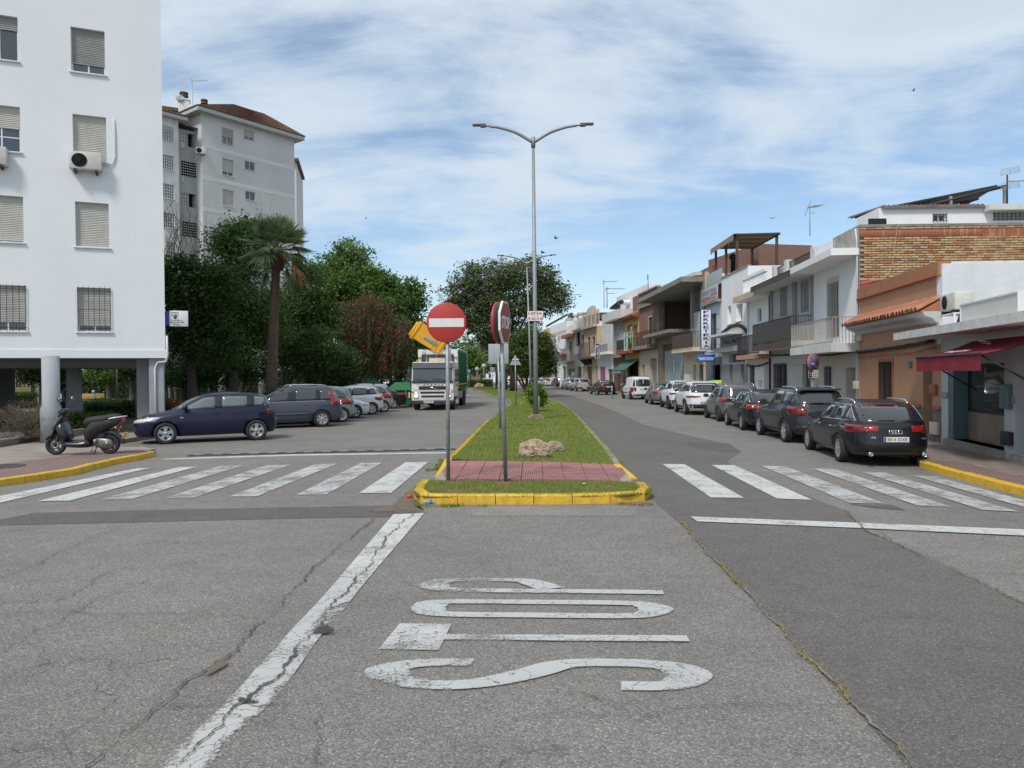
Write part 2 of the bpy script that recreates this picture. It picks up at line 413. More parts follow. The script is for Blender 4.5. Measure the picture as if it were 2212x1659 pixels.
def sheet(name,pts,z,m_,parent=None,kind='structure'):
    mb = MB(); mb.poly([(p[0],p[1],z) for p in pts]); o = mb.build(name,m_,parent,fix=False)
    me = o.data
    if me.polygons[0].normal.z < 0: me.flip_normals()
    if not parent: o['kind'] = kind
    return o
g = MB(); NX = 24
xs = [-1500,-300,-80,-30,-10,0,10,30,80,300,1500]; ys = [-300,-30,0,20,60,120,300,900,2600]
for i in range(len(xs)-1):
    for j in range(len(ys)-1):
        g.poly([(xs[i],ys[j],0),(xs[i+1],ys[j],0),(xs[i+1],ys[j+1],0),(xs[i],ys[j+1],0)])
tag(g.build('ground',ASPH),kind='structure')
def gp(v,*pts,z=0): return [G(x,y,z,v) for x,y in pts]
# newer, darker asphalt lane along the island and down to the right
lane = gp('s',(1715,1374),(1380,1010),(1180,790),(940,550),(720,310),(628,236))+gp('P',(1392,1058),(1290,942),(1228,881),(1190,864),(1150,850))+ \
    gp('G',(150,1300),(400,1345),(700,1440),(930,1540),(1180,1659))+gp('M',(330,795),(450,858),(335,935))+ \
    gp('s',(945,62),(1200,170),(1440,262),(1530,350),(1800,470),(2212,665),(2900,1100),(3200,1500),(2300,1700),(1950,1600))
sheet('road_patch',lane,.004,ASPH2)
sheet('road_patch',gp('S',(-80,345),(0,300),(150,272),(900,255),(1700,240),(1790,240),(1800,285),(1640,291),(1380,294),(640,312),(0,326)),.004,ASPH3)
sheet('road_patch',gp('s',(-180,246),(545,240),(548,286),(-170,286)),.004,ASPHC)
sheet('road_patch',gp('M',(-20,783),(200,783),(345,792),(450,855),(330,862),(100,830)),.008,ASPH3)
sheet('road_patch',gp('s',(1455,236),(1640,238),(1700,262),(1560,250)),.008,ASPH3)
# ---- painted markings
zc_ = thing('zebra_crossing',(0,0,0),kind='structure')
for k,q in enumerate([((590,81),(652,79),(-5,232),(-150,232)),((775,76),(852,74),(300,222),(160,224)),((955,71),(1050,69),(570,215),(432,217)),
          ((1150,68),(1257,66),(835,209),(715,210)),((1360,64),(1458,61),(1110,203),(990,204)),((1560,58),(1650,57),(1412,194),(1280,196)),
          ((1752,55),(1852,53),(1690,188),(1550,189))]):
    sheet('painted_stripe',gp('S',*q),.012,PAINT if k in (0,1,6) else PAINTW,zc_)
zc_ = thing('zebra_crossing',(0,0,0),kind='structure')
for k,q in enumerate([((650,63),(745,64),(1003,210),(858,208)),((862,67),(960,68),(1298,219),(1145,213)),((1078,71),(1180,73),(1605,234),(1455,232)),
          ((1297,82),(1400,86),(1900,250),(1750,243)),((1508,97),(1610,101),(2190,270),(2030,262)),((1728,113),(1830,118),(2480,292),(2330,285))]):
    sheet('painted_stripe',gp('s',*q),.014,PAINT if k < 2 else PAINTW,zc_)
tag(sheet('give_way_line',gp('s',(772,292),(1500,319),(2212,348),(2900,376),(2900,404),(2212,375),(1530,343),(800,313)),.016,PAINT))
sheet('stop_line',gp('D',(470,1390),(500,1375),(2212,1318))+gp('E',(1895,1133),(1895,1145))+gp('D',(2212,1338)),.006,PAINT)
def ribbon(pts,w,jit=0,seed=1,closed=False,aniso=(1,1)):
    r = random.Random(seed); out = []
    n = len(pts)
    for i,p in enumerate(pts):
        a = pts[(i-1) % n] if (i > 0 or closed) else p; b = pts[(i+1) % n] if (i < n-1 or closed) else p
        d = (b-a); d.z = 0; d.normalize(); q = Vector((-d.y*aniso[0],d.x*aniso[1],0))
        ww = w[i] if hasattr(w,'__len__') else w
        out.append((p+q*ww*(.5+r.uniform(-jit,jit)),p-q*ww*(.5+r.uniform(-jit,jit))))
    return out
def smooth(pts,k=6,closed=False):
    o = []; n = len(pts)
    for i in range(n if closed else n-1):
        p0 = pts[(i-1) % n] if (closed or i > 0) else pts[0]; p1 = pts[i]; p2 = pts[(i+1) % n]; p3 = pts[(i+2) % n] if (closed or i < n-2) else pts[-1]
        for j in range(k):
            t = j/k
            o.append(.5*((2*p1)+(p2-p0)*t+(2*p0-5*p1+4*p2-p3)*t*t+(3*p1-p0-3*p2+p3)*t ** 3))
    if not closed: o.append(pts[-1])
    return o
def fadestrip(name,L_,R_,z,fl,m_,parent):
    """strip between two outlines, seven points across, with a wear value per point"""
    mb = MB(); n = 7; fv = []
    for i,(a,b) in enumerate(zip(L_,R_)):
        for j in range(n): t = j/(n-1); p = a.lerp(b,t); mb.v.append((p.x,p.y,z)); fv.append(fl(i/(len(L_)-1),t))
    for i in range(len(L_)-1):
        for j in range(n-1): mb.face([i*n+j,i*n+j+1,(i+1)*n+j+1,(i+1)*n+j])
    o = mb.build(name,m_,parent,fix=False); at = o.data.attributes.new('fade','FLOAT','POINT'); at.data.foreach_set('value',fv); return o
def blotch(name,pts,z,m_):
    P_ = smooth([Vector((p.x,p.y,0)) for p in pts],4,True); c = sum(P_,Vector())/len(P_); mb = MB(); fv = []
    for k,f in ((0,1.02),(.45,.97),(.75,.85),(1.15,.62)):
        for p in P_: q = c.lerp(p,k); mb.v.append((q.x,q.y,z)); fv.append(f)
    n = len(P_)
    for i in range(3):
        for j in range(n): mb.face([i*n+j,i*n+(j+1) % n,(i+1)*n+(j+1) % n,(i+1)*n+j])
    o = mb.build(name,m_,None,fix=False); at = o.data.attributes.new('fade','FLOAT','POINT'); at.data.foreach_set('value',fv); o['kind'] = 'structure'; return o
def ribmesh(name,pts,w,z,m_,parent=None,fadef=None,**kw):
    if fadef:
        rb = ribbon(pts,w,**kw)
        if kw.get('closed'): rb = rb+rb[:1]
        P_ = pts+(pts[:1] if kw.get('closed') else [])
        return fadestrip(name,[a for a,b in rb],[b for a,b in rb],z,lambda s,t: fadef(P_[int(round(s*(len(P_)-1)))])*(1 if .01 < t < .99 else .85),m_,parent)
    rb = ribbon(pts,w,**kw); mb = MB()
    L_ = list(zip(rb,rb[1:]))+([(rb[-1],rb[0])] if kw.get('closed') else [])
    for (a,b),(c,d) in L_: mb.poly([(a.x,a.y,z),(b.x,b.y,z),(d.x,d.y,z),(c.x,c.y,z)])
    o = mb.build(name,m_,parent,fix=False)
    if not parent: o['kind'] = 'structure'
    return o
stp = thing('stop_lettering',(0,0,0),kind='structure')
an = dict(aniso=(2.4,1))
FX = lambda p: 1.0 if p.x > .35 else (.79+.21*max(0,min(1,(p.x+1.25)/1.6)))
ribmesh('letter',smooth(gp('t',(678,560),(500,560),(330,570),(215,602),(250,655),(420,682),(600,685),(800,662),(1000,618),(1150,576),(1300,562),(1600,566),(1790,588),(1870,632),(1820,676),(1700,692),(1500,690))),.135,.0125,PAINTV,stp,fadef=FX,**an)
sheet('letter',gp('t',(275,345),(562,347),(492,492),(158,487)),.0125,PAINTW,stp)
ribmesh('letter_stem',smooth(gp('t',(522,420),(900,423),(1300,426),(1870,429))),.125,.0145,PAINTV,stp,fadef=lambda p: .80+.20*max(0,min(1,(p.x+.9)/1.8)))
ribmesh('letter',smooth(gp('t',(520,223),(1000,225),(1500,230),(1640,243),(1690,266),(1640,292),(1500,302),(1000,298),(540,292),(445,275),(445,243)),closed=True),.125,.0125,PAINTV,stp,fadef=FX,closed=True,**an)
ribmesh('letter',smooth(gp('t',(640,160),(1000,163),(1400,167),(1732,171))),.125,.0125,PAINTV,stp,fadef=lambda p: FX(p)-.1*(p.x < .6))
ribmesh('letter_arc',smooth(gp('t',(1110,152),(1040,126),(950,106),(760,101),(560,104),(470,122),(490,150),(620,160))),.125,.0145,PAINTV,stp,fadef=lambda p: .74+.24*max(0,min(1,(p.x+.1)/.45)),**an)
ln = thing('lane_line',(0,0,0),kind='structure')
sheet('line_segment',gp('S',(1700,280),(1832,276),(1590,560),(1470,550)),.0105,PAINT,ln)
LL_ = smooth(gp('S',(1470,552),(1370,665),(1265,775),(1190,862),(1120,935),(1010,1060),(900,1170),(790,1270),(640,1400),(600,1440)),6)
RL_ = smooth(gp('S',(1590,560),(1535,628),(1480,700),(1380,815),(1300,930),(1235,1020),(1160,1110),(1060,1200),(930,1360),(890,1420)),6)
def lf(s,t):
    e = min(t,1-t)*2; base = .96-.20*max(0,(s-.30))-(.25 if .16 < s < .30 and t > .35 else 0); core = .14*math.exp(-((t-.62)/.16) ** 2)*(s > .4)
    return base+core-(.42*max(0,s-.25)+.06)*(1-min(1,e*1.6))
fadestrip('line_segment',LL_,RL_,.0105,lf,PAINTV,ln)
# ---- joints and cracks with dry weeds
CRK = mat('crack_dirt',(.085,.076,.062),.95,vs=9,var=.4); DUST = mat('dusty_joint',(.19,.165,.13),.95,vs=6,var=.3)
def wiggle(pts,step,amp,seed):
    r = random.Random(seed); o = []; ph = [r.uniform(0,6.28) for _ in range(4)]; d0 = 0; step *= .5
    for a,b in zip(pts,pts[1:]):
        n = max(1,int((b-a).length/step)); d = (b-a).normalized(); q = Vector((-d.y,d.x,0))
        for i in range(n):
            u = d0+(b-a).length*i/n
            o.append(a+(b-a)*(i/n)+q*amp*(1.3*math.sin(u*2.1+ph[0])+.9*math.sin(u*6.7+ph[1])+.6*math.sin(u*17+ph[2])+.4*math.sin(u*41+ph[3])+r.uniform(-.35,.35)))
        d0 += (b-a).length
    o.append(pts[-1]); return o
def wid(n,a,b,seed):
    r = random.Random(seed); ph = [r.uniform(0,6.28) for _ in range(3)]
    return [a+(b-a)*max(0,.5+.28*math.sin(i*.07+ph[0])+.2*math.sin(i*.23+ph[1])+.25*r.uniform(-1,1)) for i in range(n)]
r_ = random.Random(5)
JR = wiggle(gp('s',(715,300),(940,550),(1180,790),(1380,1010),(1760,1420)),.06,.014,3)
r_ = random.Random(5)
ribmesh('road_joint',JR,wid(len(JR),.008,.026,len(JR)),.020,DUST,jit=.2)
J2 = wiggle(gp('s',(1430,262),(1530,350),(1800,470),(2212,665),(2800,1000)),.08,.012,4)
ribmesh('road_joint',J2,wid(len(J2),.006,.02,len(J2)),.020,CRK,jit=.2)
J3 = wiggle(gp('S',(1630,295),(1480,400),(1290,590),(1100,770),(960,920),(840,1000),(640,1160),(360,1400)),.05,.018,6)
ribmesh('road_joint',J3,wid(len(J3),.003,.018,len(J3)),.018,CRK,jit=.3)
J4 = wiggle(gp('S',(1775,280),(1620,450),(1545,560),(1400,740),(1290,860),(1160,1000),(1030,1110),(930,1210),(760,1390)),.045,.022,7)
ribmesh('road_joint',J4,wid(len(J4),.004,.022,len(J4)),.022,CRK,jit=.3)
for i,q in enumerate([((0,660),(270,655),(500,520),(840,480)),((0,710),(420,712),(980,705),(1120,735)),((1400,1370),(1380,1150)),((0,880),(300,720),(640,560)),
                       ((720,1100),(1000,1105),(1250,1100)),((0,1000),(200,930),(420,900)),((0,560),(260,450),(520,330)),((1040,405),(700,400),(420,420)),((0,1320),(400,1330))]):
    ribmesh('road_crack',wiggle(gp('S',*q),.05,.03,20+i),.006,.0165+i*.0001,CRK,jit=.4)
for i,q in enumerate([((1455,1110),(1150,1105),(600,1150),(0,1160)),((300,1085),(480,1130),(440,1100),(240,1060)),((500,545),(940,548)),((0,1290),(220,1340)),((2212,540),(1950,540)),((1780,470),(1560,350))]):
    ribmesh('road_crack',wiggle(gp('s',*q),.05,.025,40+i),.005,.0175+i*.0001,CRK,jit=.4)
blotch('pothole',wiggle(gp('S',(1375,772),(1440,760),(1475,775),(1450,800),(1400,812),(1345,808)),.07,.035,77),.0185,HOLE)
blotch('pothole',gp('S',(1040,1080),(1110,1100),(1060,1104),(1030,1096)),.019,HOLE)
blotch('pothole',gp('S',(960,910),(985,935),(920,975),(880,982)),.0195,DIRT)
blotch('dirt_patch',gp('S',(1610,262),(1760,225),(1810,170),(1830,175),(1790,240),(1840,262),(1800,275)),.0090,DIRT)
blotch('pothole',gp('S',(1700,235),(1790,170),(1800,245),(1740,262)),.0095,DIRT)
# manholes
MAN = mat('manhole_iron',(.09,.085,.08),.6,.4,var=.3,vs=20,bump=.4,bs=40)
def manhole(p,r=.33,ring=True):
    mb = MB(); mb.lathe([(r,0),(r,.012),(r-.03,.016),(0,.016)],c=(0,0,0),n=28)
    for k in range(-3,4): mb.box((-.2,k*.08-.012,.016),(.2,k*.08+.012,.021))
    return mb.build('manhole_cover',MAN,loc=p)
# ================================================================== ISLAND, KERBS, PAVEMENTS
YEL = mat('kerb_yellow',(.66,.40,.03),.65,var=.16,vs=7,bump=.4,bs=30,stain=.7,ss=6)
CONC = mat('kerb_concrete',(.30,.27,.23),.9,var=.25,vs=5,bump=.5,bs=40,stain=.4,ss=3)
CONCB = mat('kerb_concrete_brown',(.24,.19,.145),.9,var=.25,vs=5,bump=.5,bs=40,stain=.3,ss=3)
PINK = mat('paving_red',(.35,.145,.135),.85,var=.2,vs=6,bump=.3,bs=50)
SOIL = mat('soil',(.19,.10,.055),.95,var=.35,vs=9,bump=1,bs=25)
TURF = mat('turf',(.13,.19,.045),.9,var=.3,vs=.8,bump=1,bs=70,col2=(.21,.19,.07))
def ribpoly(pts,a,b):
    l,r = [],[]
    for i,p in enumerate(pts):
        u,v = pts[max(0,i-1)],pts[min(len(pts)-1,i+1)]; t = Vector((v.x-u.x,v.y-u.y,0)).normalized(); n_ = Vector((-t.y,t.x,0)); l.append(p+n_*a); r.append(p+n_*b)
    return l+r[::-1]
def kerb(name,pts,h,wd,m_,stone=.55,inner=1,parent=None,single=True,z0=-.02,gap=.008):
    """stones along a path; inner=+1 puts the stone on the left of the path direction"""
    root = parent or thing(name,(0,0,0),kind='structure')
    L_ = [0]
    for a,b in zip(pts,pts[1:]): L_.append(L_[-1]+(Vector(b).xy-Vector(a).xy).length)
    def at(s):
        for i in range(len(pts)-1):
            if s <= L_[i+1]+1e-6:
                t = (s-L_[i])/max(1e-6,L_[i+1]-L_[i]); return Vector(pts[i]).lerp(Vector(pts[i+1]),t)
        return Vector(pts[-1])
    n = max(1,round(L_[-1]/stone)); mbj = MB(); r = random.Random(n)
    for k in range(n):
        s0,s1 = L_[-1]*k/n+gap/2,L_[-1]*(k+1)/n-gap/2
        a,b = at(s0),at(s1); d = (b-a); d.z = 0; d.normalize(); q = Vector((-d.y,d.x,0))*wd*inner
        hh = h+r.uniform(-.006,.006) if not callable(h) else 0
        ha,hb = (h(a),h(b)) if callable(h) else (hh,hh)
        mb = MB() if single else mbj; e = .018
        c = [a,b,b+q,a+q]; b0 = len(mb.v); qq = q.normalized()*e
        mb.v += [(p.x,p.y,z0) for p in c]+[(p.x,p.y,hz_-e) for p,hz_ in zip(c,(ha,hb,hb,ha))]+ \
                [(p.x,p.y,hz_) for p,hz_ in zip((a+qq,b+qq,b+q-qq*.3,a+q-qq*.3),(ha,hb,hb,ha))]
        for f in ((0,1,5,4),(1,2,6,5),(2,3,7,6),(3,0,4,7),(4,5,9,8),(5,6,10,9),(6,7,11,10),(7,4,8,11),(8,9,10,11)): mb.face([b0+i for i in f])
        if single: mb.build('kerb_stone',m_,root)
    if not single: tag(mbj.build('kerb_stones',m_,root),kind='stuff')
    return root
HK = .15
# outlines of the island (picture points sit on the top edge, except the front foot)
left_in = gp('P',(962,989),(975,980),(1005,952),(1045,913),(1075.6,890.5),(1093,879.7),(1099,873.8),(1101,869),(1094,861),(1076.6,859),(1060,853),(1040.4,845.4),(1019,838.5),z=HK)
right_in = gp('P',(1341,1002),(1321,974),(1269.5,918),(1245,893),(1219.7,873),(1200,865.5),(1184.5,860),(1150,852),(1097,842),(1069,837.5),(1030,835.5),z=HK)
left_in = smooth(left_in,5); right_in = smooth(right_in,5)
front = gp('P',(893,1056),(889,1070),(896,1087),(915,1089.5),(974,1090),(1118,1090),(1260,1089),(1356,1086.5),(1400,1082),(1414,1071),(1412,1058))
fl_top = gp('P',(910,1035),(893,1052),z=HK); fr_top = gp('P',(1410,1055),(1391,1040),z=HK)
front_path = [Vector((p.x,p.y,0)) for p in fl_top]+front[2:9]+[Vector((p.x,p.y,0)) for p in fr_top]
kerb('yellow_kerb',front_path,HK,.16,YEL,.58,1,gap=.012)
sheet('mortar_bed',ribpoly(front_path,.02,.14),.10,CRK)
near = lambda pts,y: [Vector((p.x,p.y,0)) for p in pts if p.y <= y]
far = lambda pts,y: [Vector((p.x,p.y,0)) for p in pts if p.y >= y-1.5]
kerb('yellow_kerb',near(left_in,31),HK,.13,YEL,.9,-1)
kerb('grey_kerb',far(left_in,31),HK,.13,CONC,1.0,-1,single=False)
kerb('grey_kerb',near(right_in,40),HK,.14,CONC,1.0,1)
kerb('grey_kerb',far(right_in,40),HK,.14,CONC,1.0,1,single=False)
# the two ramps beside the red paving
def rampkerb(a,b): kerb('yellow_kerb',[Vector((a.x,a.y,0)),Vector((b.x,b.y,0))],lambda p: .03+(HK-.03)*max(0,min(1,(p.y-b.y)/(a.y-b.y))),.16,YEL,.55,1 if a.x < 0 else -1)
rampkerb(left_in[0],G(938,1032)); rampkerb(right_in[0],G(1378,1036))
turf_poly = [Vector((p.x,p.y,.12)) for p in left_in]+[Vector((p.x,p.y,.12)) for p in reversed(right_in)]
sheet('island_turf',turf_poly,.125,TURF)
fpoly = [Vector((p.x,p.y,0)) for p in front_path]
sheet('island_soil',fpoly,.118,SOIL)
# red ribbed slabs
A_,B_,C_,D_ = G(972,994,.13),G(1338,1001,.13),G(1368,1038,.13),G(938,1034,.13)
PINKR = mat('paving_red_ribbed',(.42,.20,.185),.85,var=.2,vs=4,bump=.3,bs=60,stain=.3,ss=1)
_t = PINKR.node_tree; _w = _t.nodes.new('ShaderNodeTexWave'); _w.inputs['Scale'].default_value = 9; _w.bands_direction = 'X'; _w.inputs['Distortion'].default_value = .3
_tc2 = _t.nodes.new('ShaderNodeTexCoord'); _t.links.new(_tc2.outputs['Object'],_w.inputs['Vector'])
_b = _t.nodes.new('ShaderNodeBump'); _b.inputs['Strength'].default_value = .9; _b.inputs['Distance'].default_value = .03; _t.links.new(_w.outputs[0],_b.inputs['Height'])
_t.links.new(_b.outputs[0],_t.nodes['Principled BSDF'].inputs['Normal'])
rp = thing('red_paving',(0,0,0),kind='structure')
sheet('mortar_bed',[A_,B_,C_,D_],.10,CONC,rp)
nc,nr = 9,3
for i in range(nc):
    for j in range(nr):
        e = .006; q = []
        for a,b in ((i/nc+e/3,j/nr+e),((i+1)/nc-e/3,j/nr+e),((i+1)/nc-e/3,(j+1)/nr-e),(i/nc+e/3,(j+1)/nr-e)):
            p = (A_.lerp(B_,a)).lerp(D_.lerp(C_,a),b)
            edge = min(a,1-a)*9; z = .135 if edge > 1.2 else .135-(1.2-edge)*.05*(b if b > .2 else .2)
            q.append((p.x,p.y,z+rnd.uniform(-.002,.002)))
        mb = MB(); mb.poly([(x,y,z-.03) for x,y,z in q]); mb.poly(q)
        for k in range(4): a,b = q[k],q[(k+1) % 4]; mb.poly([(a[0],a[1],a[2]-.03),(b[0],b[1],b[2]-.03),b,a])
        mb.build('paving_slab',PINKR if j else PINK,rp)
# ---- grass blades
def inpoly(P,poly):
    x,y = P[:,0],P[:,1]; n = len(poly); ins = np.zeros(len(P),bool); j = n-1
    for i in range(n):
        xi,yi,xj,yj = poly[i][0],poly[i][1],poly[j][0],poly[j][1]
        c = ((yi > y) != (yj > y)) & (x < (xj-xi)*(y-yi)/(yj-yi+1e-12)+xi); ins ^= c; j = i
    return ins
def mesh_np(name,verts,faces_n,nf,mats,parent=None,smooth_=False,mi=None):
    me = bpy.data.meshes.new(name); nv = len(verts)
    me.vertices.add(nv); me.vertices.foreach_set('co',verts.astype(np.float32).ravel())
    me.loops.add(nf*faces_n); me.loops.foreach_set('vertex_index',np.arange(nf*faces_n,dtype=np.int32))
    me.polygons.add(nf); me.polygons.foreach_set('loop_start',np.arange(nf,dtype=np.int32)*faces_n); me.polygons.foreach_set('loop_total',np.full(nf,faces_n,dtype=np.int32))
    for q in (mats if isinstance(mats,(list,tuple)) else [mats]): me.materials.append(q)
    if mi is not None: me.polygons.foreach_set('material_index',mi.astype(np.int32))
    me.update(calc_edges=True); me.validate()
    o = bpy.data.objects.new(name,me); COL.objects.link(o)
    if parent: o.parent = parent
    return o
rg = np.random.default_rng(11)
def blades(name,P,z,h,wd,m_,lean=.6):
    n = len(P); a = rg.uniform(0,2*np.pi,n); hh = h*rg.uniform(.4,1.3,n); ln_ = rg.uniform(0,lean,n)*hh; b = rg.uniform(0,2*np.pi,n)
    dx,dy = np.cos(a)*wd/2,np.sin(a)*wd/2
    v = np.zeros((n,3,3)); v[:,0] = np.c_[P[:,0]-dx,P[:,1]-dy,np.full(n,z)]; v[:,1] = np.c_[P[:,0]+dx,P[:,1]+dy,np.full(n,z)]
    v[:,2] = np.c_[P[:,0]+np.cos(b)*ln_,P[:,1]+np.sin(b)*ln_,z+hh]
    return tag(mesh_np(name,v.reshape(-1,3),3,n,m_),kind='stuff')
def scatter(poly,n,y0=None,y1=None,clump=0):
    P = np.array([(p[0],p[1]) for p in poly]); lo,hi = P.min(0),P.max(0)
    if y0 is not None: lo[1] = max(lo[1],y0)
    if y1 is not None: hi[1] = min(hi[1],y1)
    q = rg.uniform(lo,hi,(n,2)); q = q[inpoly(q,P)]
    if clump:
        f = np.sin(q[:,0]*3.1+1.7*np.sin(q[:,1]*2.3))*np.sin(q[:,1]*2.7+1.3*np.sin(q[:,0]*4.1))+.5*np.sin(q[:,0]*11+q[:,1]*7)
        q = q[rg.uniform(-1.2,1.2,len(q)) < f+clump]
    return q
GR = leafmat('grass_blade',(.185,.255,.05),.4,.3,.6,(.33,.37,.10)); GRD = leafmat('grass_dry',(.27,.24,.13),.3,.2,.7)
tag(blades('grass',scatter(turf_poly,120000,12,22),.12,.05,.014,GR))
tag(blades('grass',scatter(turf_poly,110000,22,45),.12,.06,.03,GR))
tag(blades('grass',scatter(turf_poly,40000,45,120),.12,.07,.07,GR))
tag(blades('dry_grass',scatter(turf_poly,26000,12,30,-.2),.12,.05,.016,GRD))
_q = scatter(fpoly,60000,clump=.05); _q = _q[~((np.hypot(_q[:,0]-G(968,1036,.12).x,_q[:,1]-G(968,1036,.12).y) < .28) | (np.hypot(_q[:,0]-G(1093,1039,.12).x,_q[:,1]-G(1093,1039,.12).y) < .38))]; tag(blades('grass',_q,.115,.05,.012,GR))
_q = scatter(fpoly,14000); tag(blades('dry_grass',_q,.115,.03,.014,GRD))
# weeds in the joints
def weeds(path,n,z=.02,h=.02):
    idx = rg.integers(0,len(path),n); c = np.array([(p.x,p.y) for p in path])[idx]; keep = (np.sin(idx*.31)+np.sin(idx*.083)+rg.uniform(-.8,.8,n)) > .3
    return c[keep]+rg.normal(0,.018,(int(keep.sum()),2))
blades('weeds',weeds(JR,3200),.018,.016,.010,GRD); blades('weeds',weeds(J2,700),.018,.014,.010,GRD)
blades('weeds',weeds(wiggle(gp('P',(1392,1064),(1340,1004),(1290,942),(1250,900)),.05,.03,9),5000),.005,.05,.014,GRD)
blades('weeds',weeds(wiggle(gp('P',(889,1092),(930,1094),(1100,1094)),.05,.04,9),900),.005,.05,.014,GR)
blades('weeds',weeds(wiggle(gp('P',(1340,1092),(1414,1088)),.03,.06,9),1500),.005,.03,.014,GRD)
blades('weeds',weeds(wiggle(gp('P',(932,1018),(950,1004),(958,996)),.02,.06,9),1600),.005,.07,.016,GR)
# ---- left pavement
PAVE = mat('pavement_worn',(.27,.235,.20),.85,var=.2,vs=1.3,bump=.4,bs=30,stain=.4,ss=.4)
def brickpave(name,c1,c2,mo,sc_=1.0,w_=.2,h_=.1):
    M,t,b = newmat(name); n = t.nodes; l = t.links; tc = n.new('ShaderNodeTexCoord')
    br = n.new('ShaderNodeTexBrick'); l.new(tc.outputs['Object'],br.inputs['Vector']); br.inputs['Scale'].default_value = sc_
    br.inputs['Color1'].default_value = c1+(1,); br.inputs['Color2'].default_value = c2+(1,); br.inputs['Mortar'].default_value = mo+(1,)
    br.inputs['Mortar Size'].default_value = .012; br.inputs['Brick Width'].default_value = w_; br.inputs['Row Height'].default_value = h_; br.offset = .5
    no = n.new('ShaderNodeTexNoise'); no.inputs['Scale'].default_value = .8; no.inputs['Detail'].default_value = 8; no.inputs['Roughness'].default_value = .7; l.new(tc.outputs['Object'],no.inputs['Vector'])
    r = n.new('ShaderNodeMapRange'); l.new(no.outputs[0],r.inputs[0]); r.inputs[1].default_value = .35; r.inputs[2].default_value = .7
    mx = n.new('ShaderNodeMix'); mx.data_type = 'RGBA'; l.new(r.outputs[0],mx.inputs[0]); l.new(br.outputs[0],mx.inputs[6])
    hs = n.new('ShaderNodeHueSaturation'); hs.inputs['Value'].default_value = .72; hs.inputs['Saturation'].default_value = .6; l.new(br.outputs[0],hs.inputs['Color']); l.new(hs.outputs[0],mx.inputs[7])
    l.new(mx.outputs[2],b.inputs['Base Color']); b.inputs['Roughness'].default_value = .85
    bp = n.new('ShaderNodeBump'); bp.inputs['Strength'].default_value = .6; bp.inputs['Distance'].default_value = .01; bp.invert = True; l.new(br.outputs['Fac'],bp.inputs['Height']); l.new(bp.outputs[0],b.inputs['Normal'])
    return M
PB = brickpave('small_red_paving',(.29,.165,.145),(.25,.135,.12),(.15,.11,.10),1,.10,.10)
PT = brickpave('pavement_tiles',(.25,.19,.155),(.30,.235,.195),(.10,.08,.07),1,.40,.40)
HP = .14
LK =-11.7
def inset_(pts,d):
    o = []
    for i,p in enumerate(pts):
        a,b = pts[max(0,i-1)],pts[min(len(pts)-1,i+1)]; t = Vector((b.x-a.x,b.y-a.y,0)).normalized(); o.append(Vector((p.x-t.y*d,p.y+t.x*d,0)))
    return o
out_l = gp('P',(-420,1058),(-160,1060),(0,1052),(78,1040),(170,1025),(215,1011),(268,1000),(318,991),(334,986))
tip = gp('P',(337,981),(300,975),(240,976),(205,974))
edge2 = gp('P',(207,968),(250,960),(290,954)) 
edge3 = [Vector((LK,y,0)) for y in (26,30,40,48)]+[Vector((-9.5,60,0)),Vector((-7.5,75,0)),Vector((-8.5,95,0)),Vector((-14,120,0))]
kerb('yellow_kerb',smooth(out_l,3),HP,.15,YEL,.9,1)
kerb('grey_kerb',tip+edge2+edge3[:5],HP,.14,CONC,1.0,1)
def slab(name,poly,z0,z1,m_,kind='structure'):
    mb = MB(); P_ = [(p[0],p[1]) for p in poly]
    ar = sum(a[0]*b[1]-b[0]*a[1] for a,b in zip(P_,P_[1:]+P_[:1]))
    if ar < 0: P_ = P_[::-1]
    mb.prism(P_,z0,z1,'xy'); return tag(mb.build(name,m_,fix=True),kind=kind)
red_poly = inset_(smooth(out_l,3),.1)+gp('P',(300,982),(150,996),(0,1016),(-420,1020))
pl = out_l+tip+edge2+edge3+[Vector((-60,130,0)),Vector((-160,130,0)),Vector((-160,8,0)),Vector((-40,8,0))]
def inset(pts,d):
    o = []
    for i,p in enumerate(pts):
        a,b = pts[max(0,i-1)],pts[min(len(pts)-1,i+1)]; t = Vector((b.x-a.x,b.y-a.y,0)).normalized(); o.append(Vector((p.x-t.y*d,p.y+t.x*d,0)))
    return o
pl = inset(smooth(out_l,3),.13)+inset(tip+edge2+edge3,.12)+pl[-4:]
slab('left_pavement',pl,-.05,HP-.006,PAVE)
sheet('red_pavement',[Vector(p) for p in red_poly],HP-.001,PB)
o = manhole(G(2,1008,HP),.45); o['kind'] = 'structure'
# ---- raised planter edge and building platform
rim = gp('P',(-260,985),(-90,976),(0,966),(105,948),(180,938.5),(283,928),z=HP)
plat = rim+[Vector((-12.0,27,0)),Vector((-13.5,31,0)),Vector((-19,44,0)),Vector((-60,44,0)),Vector((-60,20,0))]
kerb('planter_edge',[Vector((p.x,p.y,0)) for p in rim]+[Vector((-12.0,27,0))],.34,.18,CONCB,1.3,1)
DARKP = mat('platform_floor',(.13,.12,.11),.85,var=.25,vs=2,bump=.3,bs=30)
slab('building_platform',plat,0,.29,DARKP)
